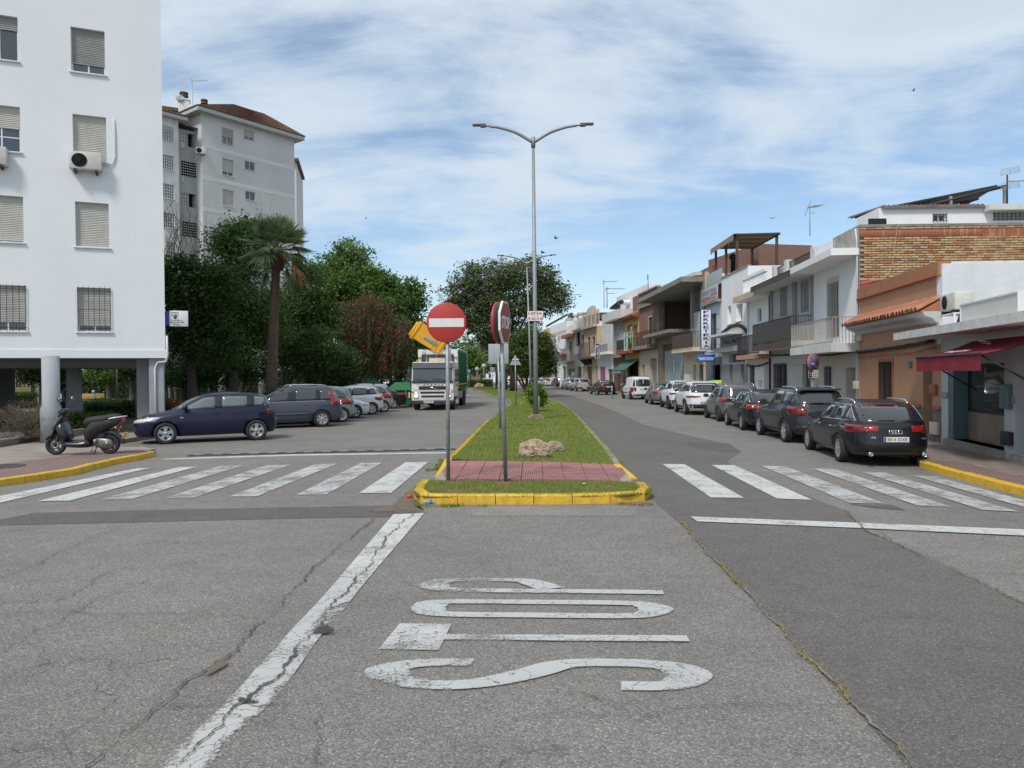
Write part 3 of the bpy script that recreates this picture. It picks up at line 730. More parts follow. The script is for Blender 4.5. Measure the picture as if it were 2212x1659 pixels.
# ---- right pavement
kr = gp('s',(1762,76),(1900,118),(2100,172),(2212,200))
kr = kr[::-1]
kl = [Vector((8.0,3,0)),Vector((8.1,8,0))]+[Vector((p.x,p.y,0)) for p in kr]
kb2 = [Vector((facX(y)-1.72,y,0)) for y in (16.5,19,23,26.3,30,35,42,50,58,65,72,80,88,95,103,110,118,125,133,140,155)]
kerb('yellow_kerb',kl,HP,.15,YEL,.9,-1)
kerb('grey_kerb',[kl[-1]]+kb2[:9],HP,.14,CONC,1.0,-1)
kerb('grey_kerb',kb2[8:],HP,.14,CONC,1.0,-1,single=False)
slab('right_pavement',inset_(kl+kb2,-.08)+[Vector((40,155,0)),Vector((40,3,0))],-.05,HP-.006,PT)
sheet('red_pavement',[Vector((p.x+.15,p.y,0)) for p in kl]+[Vector((p.x+.75,p.y,0)) for p in reversed(kl)],HP-.002,PB)
# ---- rubber speed strip
RUB = mat('rubber',(.035,.035,.037),.8,var=.3,vs=12,bump=.4,bs=40); PLT = mat('reflector_plate',(.30,.25,.18),.7,var=.2,vs=8)
PLG = mat('reflector_plate_grey',(.24,.24,.23),.7,var=.2,vs=8)
a,b = G(408,985),G(984,971); L_ = (b-a).length; an_ = math.atan2(b.y-a.y,b.x-a.x)
bs_ = thing('speed_bump',(a.x,a.y,0),an_,'black rubber speed bump strip with pale plates across the left carriageway','speed bump')
for k in range(15):
    x0 = L_*k/15; x1 = L_*(k+1)/15-.01
    mb = MB(); mb.prism([(-.17,0),(-.10,.032),(.10,.032),(.17,0)],x0,x1,'yz'); s_ = mb.build('rubber_segment',RUB,bs_)
    mb = MB(); mb.box((x0+.13,-.075,.030),(x1-.09,.075,.037)); mb.build('reflector_plate',PLT if k % 3 == 1 else PLG,s_)
# ================================================================== VEHICLES
GLASS = mat('car_glass',(.018,.022,.024),.04,0,0,spec=1.0,coat=1)
GLASSL = mat('car_glass_light',(.10,.13,.13),.05,0,.3,vs=1.5,spec=1.0,coat=1)
TYRE = mat('tyre_rubber',(.018,.018,.019),.75,var=.25,vs=12)
RIM = mat('rim_silver',(.48,.48,.49),.32,.75,.1,vs=9); RIMD = mat('rim_dark',(.05,.05,.055),.5,.3,.1)
BLK = mat('black_trim',(.022,.022,.024),.5,0,.15,vs=6); UND = mat('car_underside',(.012,.012,.012),.9,0,0)
CHR = mat('chrome_trim',(.75,.75,.76),.15,1,0); PLW = mat('plate_white',(.72,.72,.70),.45,var=.08); PLY = mat('plate_yellow',(.75,.45,.05),.45,var=.1)
PLB = mat('plate_blue',(.02,.07,.35),.4,var=.1); INK = mat('letter_black',(.015,.015,.018),.5,var=0)
RED = mat('tail_red',(.30,.010,.013),.15,0,.12,vs=9,coat=.6); REDD = mat('tail_red_dark',(.13,.008,.01),.15,0,.12,vs=9,coat=.6)
LAMP = mat('lamp_clear',(.62,.64,.66),.08,.3,.35,vs=14,coat=1); AMB = mat('lamp_amber',(.75,.25,.03),.2,0,.2,coat=1)
SEAM = mat('door_seam',(.008,.008,.009),.7,0,0)
def carpaint(name,col,metal=.35,rough=.33): return mat(name,col,.45,metal*.4,.05,vs=1.2,coat=.55,spec=.35)
LV = dict(
 hatch=dict(F=[(.10,.20),(.02,.33),(0,.52),(.05,.70),(.52,.86),(1.00,.97),(1.42,1.22),(1.85,1.42),(2.35,1.50)],
            R=[(.12,.24),(.02,.36),(0,.52),(.03,.74),(.06,.90),(.12,1.02),(.24,1.22),(.46,1.42),(1.30,1.50)],L=4.04,H=1.5,W=1.74),
 wagon=dict(F=[(.10,.18),(.02,.30),(0,.46),(.06,.62),(.65,.80),(1.38,.93),(1.80,1.16),(2.28,1.36),(2.85,1.45)],
            R=[(.14,.24),(.02,.36),(0,.52),(.05,.74),(.09,.88),(.17,.97),(.40,1.18),(.80,1.38),(1.6,1.45)],L=4.93,H=1.45,W=1.85),
 suv=dict(F=[(.08,.24),(.02,.40),(0,.60),(.03,.86),(.55,1.00),(1.12,1.08),(1.52,1.32),(1.92,1.55),(2.4,1.63)],
          R=[(.10,.28),(.02,.42),(0,.60),(.04,.84),(.07,.98),(.14,1.08),(.28,1.32),(.50,1.55),(1.2,1.63)],L=4.34,H=1.63,W=1.82),
 mpv=dict(F=[(.10,.20),(.02,.34),(0,.52),(.08,.72),(.50,.88),(.92,1.00),(1.45,1.30),(2.0,1.56),(2.5,1.64)],
          R=[(.12,.24),(.02,.38),(0,.56),(.05,.80),(.08,.94),(.13,1.05),(.26,1.32),(.46,1.56),(1.4,1.64)],L=4.40,H=1.64,W=1.82),
 sedan=dict(F=[(.10,.18),(.02,.30),(0,.46),(.06,.62),(.62,.79),(1.25,.92),(1.68,1.14),(2.1,1.36),(2.55,1.44)],
            R=[(.12,.24),(.02,.36),(0,.52),(.03,.78),(.10,.93),(.52,1.00),(.90,1.20),(1.28,1.37),(1.85,1.44)],L=4.55,H=1.44,W=1.78),
 van=dict(F=[(.08,.22),(.02,.36),(0,.56),(.06,.78),(.40,.94),(.80,1.06),(1.22,1.40),(1.60,1.72),(2.1,1.82)],
          R=[(.08,.26),(.02,.36),(0,.56),(.02,.86),(.03,1.0),(.05,1.10),(.10,1.40),(.16,1.72),(.7,1.82)],L=4.40,H=1.82,W=1.80))
WL = [.88,.965,1.0,1.0,.985,.945,.855,.745,.45]
WLV = [.90,.975,1.0,1.0,1.0,.985,.94,.86,.50]
def crv(vals,k=4):
    P_ = [Vector(v) for v in vals]; return smooth(P_,k)
def bodymesh(T,sx,sz,sy):
    k = 4; F_ = crv([(a*sx,b*sz,0) for a,b in T['F']],k); R_ = crv([(a*sx,b*sz,0) for a,b in T['R']],k)
    wl = T.get('WL',WL); W_ = crv([(w_*T['W']/2*sy,0,0) for w_ in wl],k); L = T['L']*sx
    n = 56; V_ = []; nl = len(F_)
    for i in range(nl):
        xf = L/2-F_[i].x; xr =-L/2+R_[i].x; zf,zr = F_[i].y,R_[i].y; hw = W_[i].x
        cx,ax = (xf+xr)/2,(xf-xr)/2; t = i/(nl-1)
        e = 2/(5.2-1.0*t)
        for j in range(n):
            a = 2*math.pi*(j+.5)/n; c,s = math.cos(a),math.sin(a)
            X = cx+ax*math.copysign(abs(c) ** e,c); Y = hw*math.copysign(abs(s) ** e,s)
            # taper in plan towards the nose and tail
            u = (X/(L/2)); Y *= 1-.07*max(0,abs(u)-.45) ** 2*4
            q = (X-xr)/(xf-xr) if xf > xr else .5
            V_.append((X,Y,zr+(zf-zr)*q))
    Fc = [[i*n+j,i*n+(j+1) % n,(i+1)*n+(j+1) % n,(i+1)*n+j] for i in range(nl-1) for j in range(n)]
    V_.append((sum(v[0] for v in V_[-n:])/n,0,max(v[2] for v in V_[-n:])+.008)); tp = len(V_)-1
    Fc += [[(nl-1)*n+j,(nl-1)*n+(j+1) % n,tp] for j in range(n)]
    Fc.append([j for j in range(n)][::-1])
    return V_,Fc
def patch(T,axis,poly,off=.004,nx=10,nz=4,depth=.012):
    """faces following the body skin inside a 2-d outline"""
    xs = [p[0] for p in poly]; x0,x1 = min(xs),max(xs)
    cols = sorted(set([round(x0+(x1-x0)*i/nx,5) for i in range(nx+1)]+[round(x,5) for x in xs])); mb = MB(); grid = []
    for x in cols:
        hit = []
        for (a,b) in zip(poly,poly[1:]+poly[:1]):
            if (a[0]-x)*(b[0]-x) <= 0:
                if abs(a[0]-b[0]) < 1e-6: hit += [a[1],b[1]]
                else: hit.append(a[1]+(b[1]-a[1])*(x-a[0])/(b[0]-a[0]))
        if not hit: continue
        lo,hi = min(hit),max(hit); col = []
        for j in range(nz+1):
            z = lo+(hi-lo)*j/nz
            o,d = {'L': ((x,4,z),(0,-1,0)),'R': ((x,-4,z),(0,1,0)),'F': ((6,x,z),(-1,0,0)),'B': ((-6,x,z),(1,0,0)),'T': ((x,z,5),(0,0,-1))}[axis]
            h = T.ray_cast(Vector(o),Vector(d))
            if h[0] is None: col.append(None)
            else:
                nrm = h[1] if h[1].dot(Vector(d)) < 0 else -h[1]; col.append((h[0]+nrm*off,h[0]-nrm*depth))
        grid.append(col)
    idx = {}
    for i,c in enumerate(grid):
        for j,p in enumerate(c):
            if p: idx[i,j] = len(mb.v); mb.v.append(tuple(p[0]))
    fl = []
    for i in range(len(grid)-1):
        for j in range(nz):
            q = [(i,j),(i+1,j),(i+1,j+1),(i,j+1)]
            if all(k in idx for k in q): f = [idx[k] for k in q]; mb.face(f,True); fl.append(f)
    # skirt back into the body so the piece has thickness
    ec = {}
    for f in fl:
        for a,b in zip(f,f[1:]+f[:1]): ec[(a,b)] = 1
    back = {v: grid[i][j][1] for (i,j),v in idx.items()}; nb = {}
    for (a,b) in list(ec):
        if (b,a) not in ec:
            for v in (a,b):
                if v not in nb: nb[v] = len(mb.v); mb.v.append(tuple(back[v]))
            mb.face([b,a,nb[a],nb[b]])
    return mb
def mirror(poly): return [(-a,b) for a,b in poly]
def wheel_meshes(R,wd,style,rimr=None,rm=None):
    rr = rimr or R*.66; t = MB(); h = wd/2
    t.lathe([(rr,-h*.75),(rr+.02,-h*.95),(R-.03,-h),(R-.006,-h*.8),(R,-h*.45),(R,h*.45),(R-.006,h*.8),(R-.03,h),(rr+.02,h*.95),(rr,h*.75)],axis='y',n=36,close=True)
    r = MB(); r.cur = 0   # outboard side is +y
    r.lathe([(rr+.004,h*.80),(rr-.015,h*.86),(rr-.03,h*.6),(rr-.035,-h*.6),(rr+.003,-h*.75)],axis='y',n=32,close=True)
    r.cur = 1; r.lathe([(.001,h*.2),(rr-.034,h*.2)],axis='y',n=24); r.cur = 0
    ns,w0,w1 = {'five': (5,.034,.060),'ten': (10,.018,.030),'multi': (7,.03,.05),'twin': (10,.016,.024),'cap': (9,.036,.062)}[style]
    for k in range(ns):
        a = 2*math.pi*k/ns
        if style == 'twin': a += (.13 if k % 2 else -.13)*1.4
        M_ = rot('Y',a); L_ = rr-.02; y0,y1 = h*.42,h*.74
        r.prism([(-w0*R/.32,.03),(w0*R/.32,.03),(w1*R/.32,L_),(-w1*R/.32,L_)],y0,y1,'xz',M=M_)
    r.lathe([(.001,h*.84),(.045,h*.82),(.055,h*.7),(.055,h*.4)],axis='y',n=16)
    return t,r
_wc = {}
def add_wheel(car,x,y,R,wd,style,rim,side):
    key = (R,wd,style,rim.name)
    if key not in _wc:
        t,r = wheel_meshes(R,wd,style); a = t.build('wheel',TYRE,car); b = r.build('rim',[rim,RIMD],a); _wc[key] = (a.data,b.data)
    else:
        a = bpy.data.objects.new('wheel',_wc[key][0]); b = bpy.data.objects.new('rim',_wc[key][1]); COL.objects.link(a); COL.objects.link(b); a.parent = car; b.parent = a
    a.location = (x,y,R)
    if side < 0: a.rotation_euler = (0,0,math.pi)
    return a
def plate(car,T,x,y,z,rz,txt,tilt=0,w_=.52,h_=.11,bgm=None):
    p = MB(); p.box((-w_/2,-.012,-h_/2),(w_/2,0,h_/2)); o = p.build('number_plate',bgm or PLW,car); o.location = (x,y,z); o.rotation_euler = (tilt,0,rz)
    q = MB(); q.box((-w_/2+.003,-.0135,-h_/2+.004),(-w_/2+.045,-.012,h_/2-.004)); q.build('country_band',PLB,o)
    if txt:
        t = MB(); add_text(t,txt,tr(.022,-.0135,0) @ STAND,1,.0012,fit=(w_*.84,h_*.66),bold=.01); t.build('plate_characters',INK,o)
    return o
def make_car(kind,paint,label,cat='car',wb=2.6,fo=.85,L=None,H=None,W=None,R=.32,style='five',rim=None,glass=None,pillars=(),side_poly=None,
             tails=None,heads=None,rear_glass=None,plate_txt='',extras=(),seams=True,group=None,name='parked_car',blackglass_to=None,detail=True,front_plate=False):
    T = LV[kind]; T = dict(T); T['WL'] = WLV if kind in ('van',) else WL
    sx = (L or T['L'])/T['L']; sz = (H or T['H'])/T['H']; sy = (W or T['W'])/T['W']; L = T['L']*sx; H = T['H']*sz; W = T['W']*sy
    V_,F_ = bodymesh(T,sx,sz,sy); tree = BVHTree.FromPolygons([Vector(v) for v in V_],F_)
    car = thing(name,(0,0,0),0,label,cat,group)
    glass = glass or GLASS; rim = rim or RIM
    b = MB(); b.v = list(V_)
    for f in F_: b.face(f,len(f) < 10)
    body = b.build('body',[paint,UND],car)
    wx = (L/2-fo,L/2-fo-wb); wy = W/2-.10
    cut = MB()
    for x in wx:
        for s in (-1,1): cut.lathe([(R*1.13,s*(W/2-.34)),(R*1.13,s*(W/2+.3))],c=(x,0,R*.98),axis='y',n=36)
    cut.box((-L/2+.5,-W/2+.37,-.2),(L/2-.5,W/2-.37,.26))
    co = cut.build('cutter',UND,None)
    md = body.modifiers.new('arches','BOOLEAN'); md.operation = 'DIFFERENCE'; md.object = co; md.solver = 'EXACT'; md.material_mode = 'TRANSFER'
    dg = bpy.context.evaluated_depsgraph_get(); me = bpy.data.meshes.new_from_object(body.evaluated_get(dg)); body.modifiers.clear(); old = body.data; body.data = me
    bpy.data.objects.remove(co)
    # dark axle block so one cannot look through the wells
    for x in wx:
        for s in (-1,1): add_wheel(car,x,s*wy,R,.205,style,rim,s)
    # side windows
    Fp = [(L/2-a*sx,z*sz) for a,z in T['F']]; Rp = [(-L/2+a*sx,z*sz) for a,z in T['R']]
    zb = Fp[5][1]+.02; zt = H-.105*sz
    if side_poly is None:
        side_poly = [(Fp[5][0]-.42,zb),(Fp[7][0]-.20,zt),(Fp[7][0]-.5,zt+.012),(Rp[7][0]+.12,zt-.01),(Rp[5][0]+.30,zb+.07)]
    else: side_poly = [(L/2-a,z) for a,z in side_poly]
    cuts = [max(p[0] for p in side_poly)]+[L/2-p for p in pillars]+[min(p[0] for p in side_poly)]
    def clip(poly,xa,xb):
        xs = sorted(set([xa,xb]+[p[0] for p in poly if xb < p[0] < xa])); lo,hi = [],[]
        for x in xs:
            h = []
            for (a,c) in zip(poly,poly[1:]+poly[:1]):
                if (a[0]-x)*(c[0]-x) <= 0:
                    h += [a[1],c[1]] if abs(a[0]-c[0]) < 1e-6 else [a[1]+(c[1]-a[1])*(x-a[0])/(c[0]-a[0])]
            if h: lo.append((x,min(h))); hi.append((x,max(h)))
        return lo+hi[::-1]
    for s,ax in ((1,'L'),(-1,'R')):
        rim_ = patch(tree,ax,side_poly,.003,16,4); rim_.build('window_surround',BLK,car)
        for a,c in zip(cuts,cuts[1:]):
            q = clip(side_poly,a-.03,c+.03)
            if len(q) >= 3:
                cxm = sum(p[0] for p in q)/len(q); czm = sum(p[1] for p in q)/len(q)
                q = [(cxm+(p[0]-cxm)*.985,czm+(p[1]-czm)*.93) for p in q]
                patch(tree,ax,q,.007,8,4).build('side_window',glass,car)
        if seams:
            mbs = MB()
            def seam(pts,w_=.012):
                for p,q in zip(pts,pts[1:]):
                    d = Vector((q[0]-p[0],q[1]-p[1])).normalized(); nrm = Vector((-d.y,d.x))*w_/2
                    if abs(d.x) < .02: d.x = .02
                    pp = [(p[0]-nrm.x,p[1]-nrm.y),(q[0]-nrm.x,q[1]-nrm.y),(q[0]+nrm.x,q[1]+nrm.y),(p[0]+nrm.x,p[1]+nrm.y)]
                    z = patch(tree,ax,pp,.0015,3,1); o0 = len(mbs.v); mbs.v += z.v
                    for f in z.f: mbs.face([o0+i for i in f])
            xa = wx[0]-R*1.35; xb = L/2-(pillars[0] if pillars else 2.3); xc = wx[1]+R*1.2
            seam([(xa,.30),(xa+.02,zb-.1),(xa-.10,zb)]); seam([(xb,.30),(xb,zb)]); seam([(xc+.22,.32),(xc+.15,.62),(xc-.02,zb-.05)])
            seam([(xa,.30),(xc+.22,.32)])
            mbs.build('door_seam',SEAM,car)
        # handles, mirror
        for hx in (xb+.16 if seams else 0,xc+.22 if seams else -.9):
            h = tree.ray_cast(Vector((hx,s*4,zb-.13)),Vector((0,-s,0)))
            if h[0]:
                hb = MB(); hb.rbox((-.10,-.022,-.016),(.10,.022,.016),.012); o = hb.build('door_handle',paint if 'chrome_handles' not in extras else CHR,car); o.location = h[0]
        mxx = cuts[0]-.10; h = tree.ray_cast(Vector((mxx,s*4,zb+.02)),Vector((0,-s,0)))
        if h[0]:
            mm = MB(); mm.cur = 0; mm.sphere((0.02,s*.16,.05),(.075,.125,.085),12,8); mm.cur = 1; mm.box((-.02,0,-.01),(.03,s*.09,.02)); mm.box((-.058,s*.07,-.01),(-.045,s*.25,.11))
            o = mm.build('mirror',[BLK if 'black_mirror' in extras else paint,BLK],car); o.location = h[0]
        if 'rails' in extras or 'rails_black' in extras:
            r_ = MB(); x0,x1 = Fp[7][0]-.25,Rp[7][0]+.12; pts = []
            for k in range(9):
                x = x0+(x1-x0)*k/8; hh = tree.ray_cast(Vector((x,s*W*.31,4)),Vector((0,0,-1))); z = hh[0].z if hh[0] else H
                pts.append((x,s*W*.31,z+(.055 if 0 < k < 8 else .0)))
            r_.tube(pts,.018,6); r_.build('roof_rail',BLK if 'rails_black' in extras else CHR,car)
        if 'chrome_line' in extras:
            q = [(p[0],p[1]) for p in side_poly]; cl = MB()
            lowz = [(q[0][0]+.03,q[0][1]-.006),(q[-1][0]-.03,q[-1][1]-.006),(q[-1][0]-.03,q[-1][1]+.010),(q[0][0]+.03,q[0][1]+.010)]
            patch(tree,ax,lowz,.010,10,1).build('chrome_strip',CHR,car)
            if 'chrome_arch' in extras:
                top = [(q[1][0],q[1][1]-.004),(q[2][0],q[2][1]-.004),(q[3][0],q[3][1]-.004),(q[3][0]-.02,q[3][1]+.014),(q[2][0],q[2][1]+.014),(q[1][0],q[1][1]+.014)]
                patch(tree,ax,top,.010,12,1).build('chrome_strip',CHR,car)
                bk = [(q[3][0]+.01,q[3][1]),(q[3][0]-.012,q[3][1]),(q[4][0]-.03,q[4][1]),(q[4][0]+.005,q[4][1])]
                patch(tree,ax,bk,.010,6,1).build('chrome_strip',CHR,car)
        if 'cladding' in extras:
            for x in wx:
                for k in range(10):
                    a0,a1 = math.pi*k/10,math.pi*(k+1)/10; r0,r1 = R*1.11,R*1.33
                    pass
                mb2 = MB()
                for k in range(12):
                    a0,a1 = math.pi*(k/12),math.pi*(k+1)/12; r0,r1 = R*1.12,R*1.34
                    pp = [(x+r*math.cos(a),R*.98+r*math.sin(a)) for r,a in ((r0,a0),(r0,a1),(r1,a1),(r1,a0))]
                    z = patch(tree,ax,pp,.012,2,1,.03); o0 = len(mb2.v); mb2.v += z.v
                    for f in z.f: mb2.face([o0+i for i in f])
                mb2.build('wheel_arch_trim',BLK,car)
            patch(tree,ax,[(wx[0]-R*1.15,.24),(wx[1]+R*1.15,.24),(wx[1]+R*1.2,.42),(wx[0]-R*1.2,.42)],.012,8,2,.03).build('sill_trim',BLK,car)
        if 'rub_strip' in extras:
            patch(tree,ax,[(wx[0]-R*1.4,.50),(wx[1]+R*1.5,.52),(wx[1]+R*1.5,.59),(wx[0]-R*1.4,.57)],.014,8,1,.02).build('rub_strip',BLK if 'black_strip' in extras else paint,car)
    # front screen
    zc0,zc1 = Fp[5][1]+.03,Fp[7][1]-.0
    ws = [(-W*.38,zc0+.02),(0,zc0),(W*.38,zc0+.02),(W*.315,zc1),(0,zc1+.02),(-W*.315,zc1)]
    patch(tree,'F',ws,.005,12,6).build('windscreen',glass,car)
    # rear screen
    z0 = Rp[5][1]+.04; z1 = Rp[7][1]-.03
    if rear_glass: z0,z1,wa,wb_ = rear_glass
    else: wa,wb_ = .40,.34
    rg_ = [(-W*wa,z0),(0,z0-.015),(W*wa,z0),(W*wb_,z1),(0,z1+.01),(-W*wb_,z1)]
    patch(tree,'B',rg_,.006,12,6).build('rear_window',GLASS,car)
    if kind != 'sedan':
        wp = MB(); h = tree.ray_cast(Vector((-6,0,z0+.02)),Vector((1,0,0)))
        if h[0]: wp.rbox((-.02,-.02,-.012),(.015,.34,.012),.008); wp.sphere((0,0,0),.03,8,6); o = wp.build('rear_wiper',BLK,car); o.location = h[0]+Vector((-.012,0,.02)); o.rotation_euler = (0,0,0)
        if 'spoiler' in extras:
            sp = MB(); sp.prism([(-.06,0),(.18,.02),(.2,.045),(-.05,.04)],-W*.33,W*.33,'xz'); o = sp.build('roof_spoiler',paint,car); o.location = (Rp[7][0]-.09,0,Rp[7][1]+.01)
    # bumper lower part
    if 'black_bumper' in extras or 'cladding' in extras:
        zt_ = .62 if 'cladding' in extras else .52
        patch(tree,'B',[(-W*.46,.25),(W*.46,.25),(W*.46,zt_-.08),(-W*.46,zt_-.08)],.012,12,3,.03).build('rear_bumper_trim',BLK,car)
    else:
        patch(tree,'B',[(-W*.36,.25),(W*.36,.25),(W*.36,.33),(-W*.36,.33)],.008,10,1,.03).build('rear_bumper_trim',BLK,car)
    sb = MB()
    for pp in ([(-W*.40,.52*sz),(W*.40,.52*sz),(W*.40,.528*sz),(-W*.40,.528*sz)],[(-W*.415,.53*sz),(-W*.405,.53*sz),(-W*.40,z0),(-W*.41,z0)],[(W*.405,.53*sz),(W*.415,.53*sz),(W*.41,z0),(W*.40,z0)]):
        z = patch(tree,'B',pp,.0015,4,3); o0 = len(sb.v); sb.v += z.v
        for f in z.f: sb.face([o0+i for i in f])
    sb.build('tailgate_seam',SEAM,car)
    # lights
    for s in (-1,1):
        for (pl_,mt) in (tails or [([(.60,.78),(.86,.74),(.93,.80),(.93,.93),(.62,.93)],RED)]):
            q = [(s*a*W/2,z) for a,z in pl_]; patch(tree,'B',q,.010,6,3,.03).build('tail_light',mt,car)
            # wrap round the corner
        if tails is None or True:
            zz = [z for _,z in (tails or [([(.6,.74),(.93,.93)],RED)])[0][0]]; za,zb2 = min(zz),max(zz)
            qx =-L/2+.06; mt = (tails or [(None,RED)])[0][1]
            wrapx = .34 if 'wrap' in extras else (.07 if 'slim' in extras else .22)
            patch(tree,'L' if s > 0 else 'R',[(qx+.05,.90),(qx+.30,.97),(qx+.62,1.42),(qx+.52,1.44)] if 'tall_lamp' in extras else [(qx,za),(qx+wrapx,za+(zb2-za)*.45),(qx+wrapx-.03,zb2),(qx+.02,zb2)],.008,5,3,.03).build('tail_light',mt,car)
        hd = heads or [(.52,.62),(.94,.66),(.95,.78),(.60,.74)]
        q = [(s*a*W/2,z) for a,z in hd]; patch(tree,'F',q,.010,7,3,.03).build('headlight',LAMP,car)
        za,zb2 = min(z for _,z in hd),max(z for _,z in hd); qx = L/2-.10
        patch(tree,'L' if s > 0 else 'R',[(qx,za+.02),(qx,zb2-.02),(qx-.38,zb2+.06),(qx-.22,za+.04)],.010,6,3,.03).build('headlight',LAMP,car)
    patch(tree,'F',[(-W*.30,.33),(W*.30,.33),(W*.33,.50),(-W*.33,.50)],.008,8,3,.03).build('grille',BLK,car)
    patch(tree,'F',[(-W*.20,.60),(W*.20,.60),(W*.22,.68),(-W*.22,.68)],.010,8,2,.03).build('grille',BLK,car)
    zp = .62*sz if 'low_plate' not in extras else .45
    if 'high_plate' in extras: zp = .80*sz
    h = tree.ray_cast(Vector((-6,0,zp)),Vector((1,0,0)))
    if h[0]: plate(car,tree,h[0].x-.008,0,zp,-math.pi/2,plate_txt)
    if front_plate:
        h = tree.ray_cast(Vector((6,0,.42)),Vector((-1,0,0)))
        if h[0]: plate(car,tree,h[0].x+.008,0,.42,math.pi/2,'')
    if 'antenna' in extras:
        an2 = MB(); an2.tube([(Rp[7][0]+.15,0,H-.06),(Rp[7][0]-.02,0,H+.26)],.006,5); an2.build('antenna',BLK,car)
    car['_tree'] = 0; del car['_tree']
    return car,tree,dict(L=L,H=H,W=W,wx=wx,wy=W/2,R=R,Fp=Fp,Rp=Rp,wheel_y=W/2)
def put(car,info,P,heading,side='L',which='R',scale=1.0,z=0):
    """stand the car so that the given wheel touches the ground at P; heading = direction the nose points, degrees clockwise from +Y"""
    a = math.radians(90-heading); lx = info['wx'][1] if which == 'R' else info['wx'][0]; ly = info['wheel_y']*(1 if side == 'L' else -1)
    c,s = math.cos(a),math.sin(a); car.rotation_euler = (0,0,a); car.scale = (scale,)*3
    car.location = (P.x-(c*lx-s*ly)*scale,P.y-(s*lx+c*ly)*scale,z)
def PX(px,Y): return Vector(((px-1106)/FOC*Y,Y,0))
def badge_on(car,tree,build,y,z,name='badge',m_=None):
    h = tree.ray_cast(Vector((-6,y,z)),Vector((1,0,0)))
    if h[0]:
        mb = MB(); build(mb); o = mb.build(name,m_ or CHR,car); o.location = h[0]+Vector((-.008,0,0)); n = h[1] if h[1].x < 0 else -h[1]
        o.rotation_euler = (-math.asin(max(-1,min(1,n.z))),0,-math.pi/2)
# ---- right row, near to far
BLACKP = carpaint('paint_black',(.004,.005,.006),.2,.25); GREYD = carpaint('paint_graphite',(.022,.026,.03)); GREYM = carpaint('paint_grey',(.13,.135,.14),.5)
WHITEP = carpaint('paint_white',(.66,.68,.70),0,.35); SILV = carpaint('paint_silver',(.36,.37,.38),.6); NAVY = carpaint('paint_navy',(.0035,.0055,.030),.25)
BROWNG = carpaint('paint_grey_beige',(.16,.15,.135),.5); GREENS = carpaint('paint_green_silver',(.27,.33,.31),.5); C4G = carpaint('paint_blue_grey',(.065,.073,.105),.4)
DKBR = carpaint('paint_dark_brown',(.022,.018,.018),.3); BLK2 = carpaint('paint_black_b',(.006,.007,.008),.3,.25)
T1 = [([(.34,.78),(.58,.78),(.60,.91),(.38,.91)],RED),([(.60,.76),(.92,.74),(.97,.80),(.96,.93),(.62,.92)],REDD)]
c,t,i = make_car('wagon',BLACKP,'glossy black estate car parked at the zebra crossing with four chrome rings on its tailgate',wb=2.84,fo=.97,style='ten',tails=T1,R=.33,
                   pillars=(2.35,3.20,3.98),plate_txt='3816 DXK',extras=('rails','chrome_line','chrome_arch','chrome_handles','wrap'),rear_glass=(.99,1.345,.40,.33))
def rings(mb):
    for k in range(4):
        pts = [((k-1.5)*.062+.045*math.cos(a*math.pi/10),-.004,.045*math.sin(a*math.pi/10)) for a in range(21)]
        mb.tube(pts,.007,6,cap=False)
badge_on(c,t,rings,0,.78,'ring_badge')
badge_on(c,t,lambda mb: add_text(mb,'A6',STAND,.075,.004,1.3,1),.46,.66,'model_lettering')
badge_on(c,t,lambda mb: add_text(mb,'2.0 TDI',STAND,.05,.004,1.3,1),-.55,.64,'engine_lettering')
for s in (-1,1):
    ex = MB(); ex.lathe([(.045,0),(.045,-.12),(.035,-.12),(.035,-.03),(.001,-.03)],axis='x',n=14); o = ex.build('exhaust_pipe',CHR,c); o.location = (-i['L']/2+.05,s*.55,.30)
ex = MB(); patch(t,'B',[(-.35,1.36),(.35,1.36),(.35,1.385),(-.35,1.385)],.01,6,1).build('brake_light',REDD,c)
put(c,i,PX(1808,16.6),8,scale=.95)
TD = [([(.66,.82),(.90,.80),(.93,.88),(.92,1.08),(.72,1.08),(.66,1.02)],REDD)]
c,t,i = make_car('suv',GREYD,'dark graphite crossover with black roof rails behind the black estate',wb=2.67,fo=.82,L=4.34,H=1.62,R=.345,style='twin',tails=TD,pillars=(2.28,3.12,3.72),
                   extras=('rails','cladding','black_mirror','antenna','spoiler','black_bumper'),rear_glass=(1.15,1.50,.41,.34))
put(c,i,PX(1691,21.4),3,scale=.97)
TP = [([(.50,.84),(.86,.80),(.95,.86),(.95,.97),(.55,.98)],RED)]
c,t,i = make_car('wagon',BLK2,'black estate car with round red lamps behind the graphite crossover',wb=2.71,fo=.92,L=4.77,H=1.5,style='multi',tails=TP,R=.325,pillars=(2.3,3.1,3.85),
                   extras=('rails','chrome_line','chrome_arch','black_bumper'),plate_txt='')
for s in (-1,1):
    lm = MB(); lm.lathe([(.001,-.015),(.03,-.02),(.055,-.012),(.06,0)],axis='x',n=18)
    h = t.ray_cast(Vector((-6,s*.66,.90)),Vector((1,0,0)))
    if h[0]: o = lm.build('round_lamp',LAMP,c); o.location = h[0]
put(c,i,PX(1599,26.1),5,scale=.95)
TG = [([(.52,.86),(.84,.82),(.95,.88),(.95,1.00),(.62,.98)],RED)]
c,t,i = make_car('mpv',GREYM,'metallic grey crossover with silver roof rails, fourth car of the right row',wb=2.54,fo=.82,L=4.16,H=1.56,style='multi',rim=RIMD,tails=TG,R=.32,pillars=(2.2,3.0,3.55),
                   extras=('rails','black_mirror','antenna','black_bumper'),rear_glass=(1.02,1.40,.41,.34))
put(c,i,PX(1547.7,31.0),4)
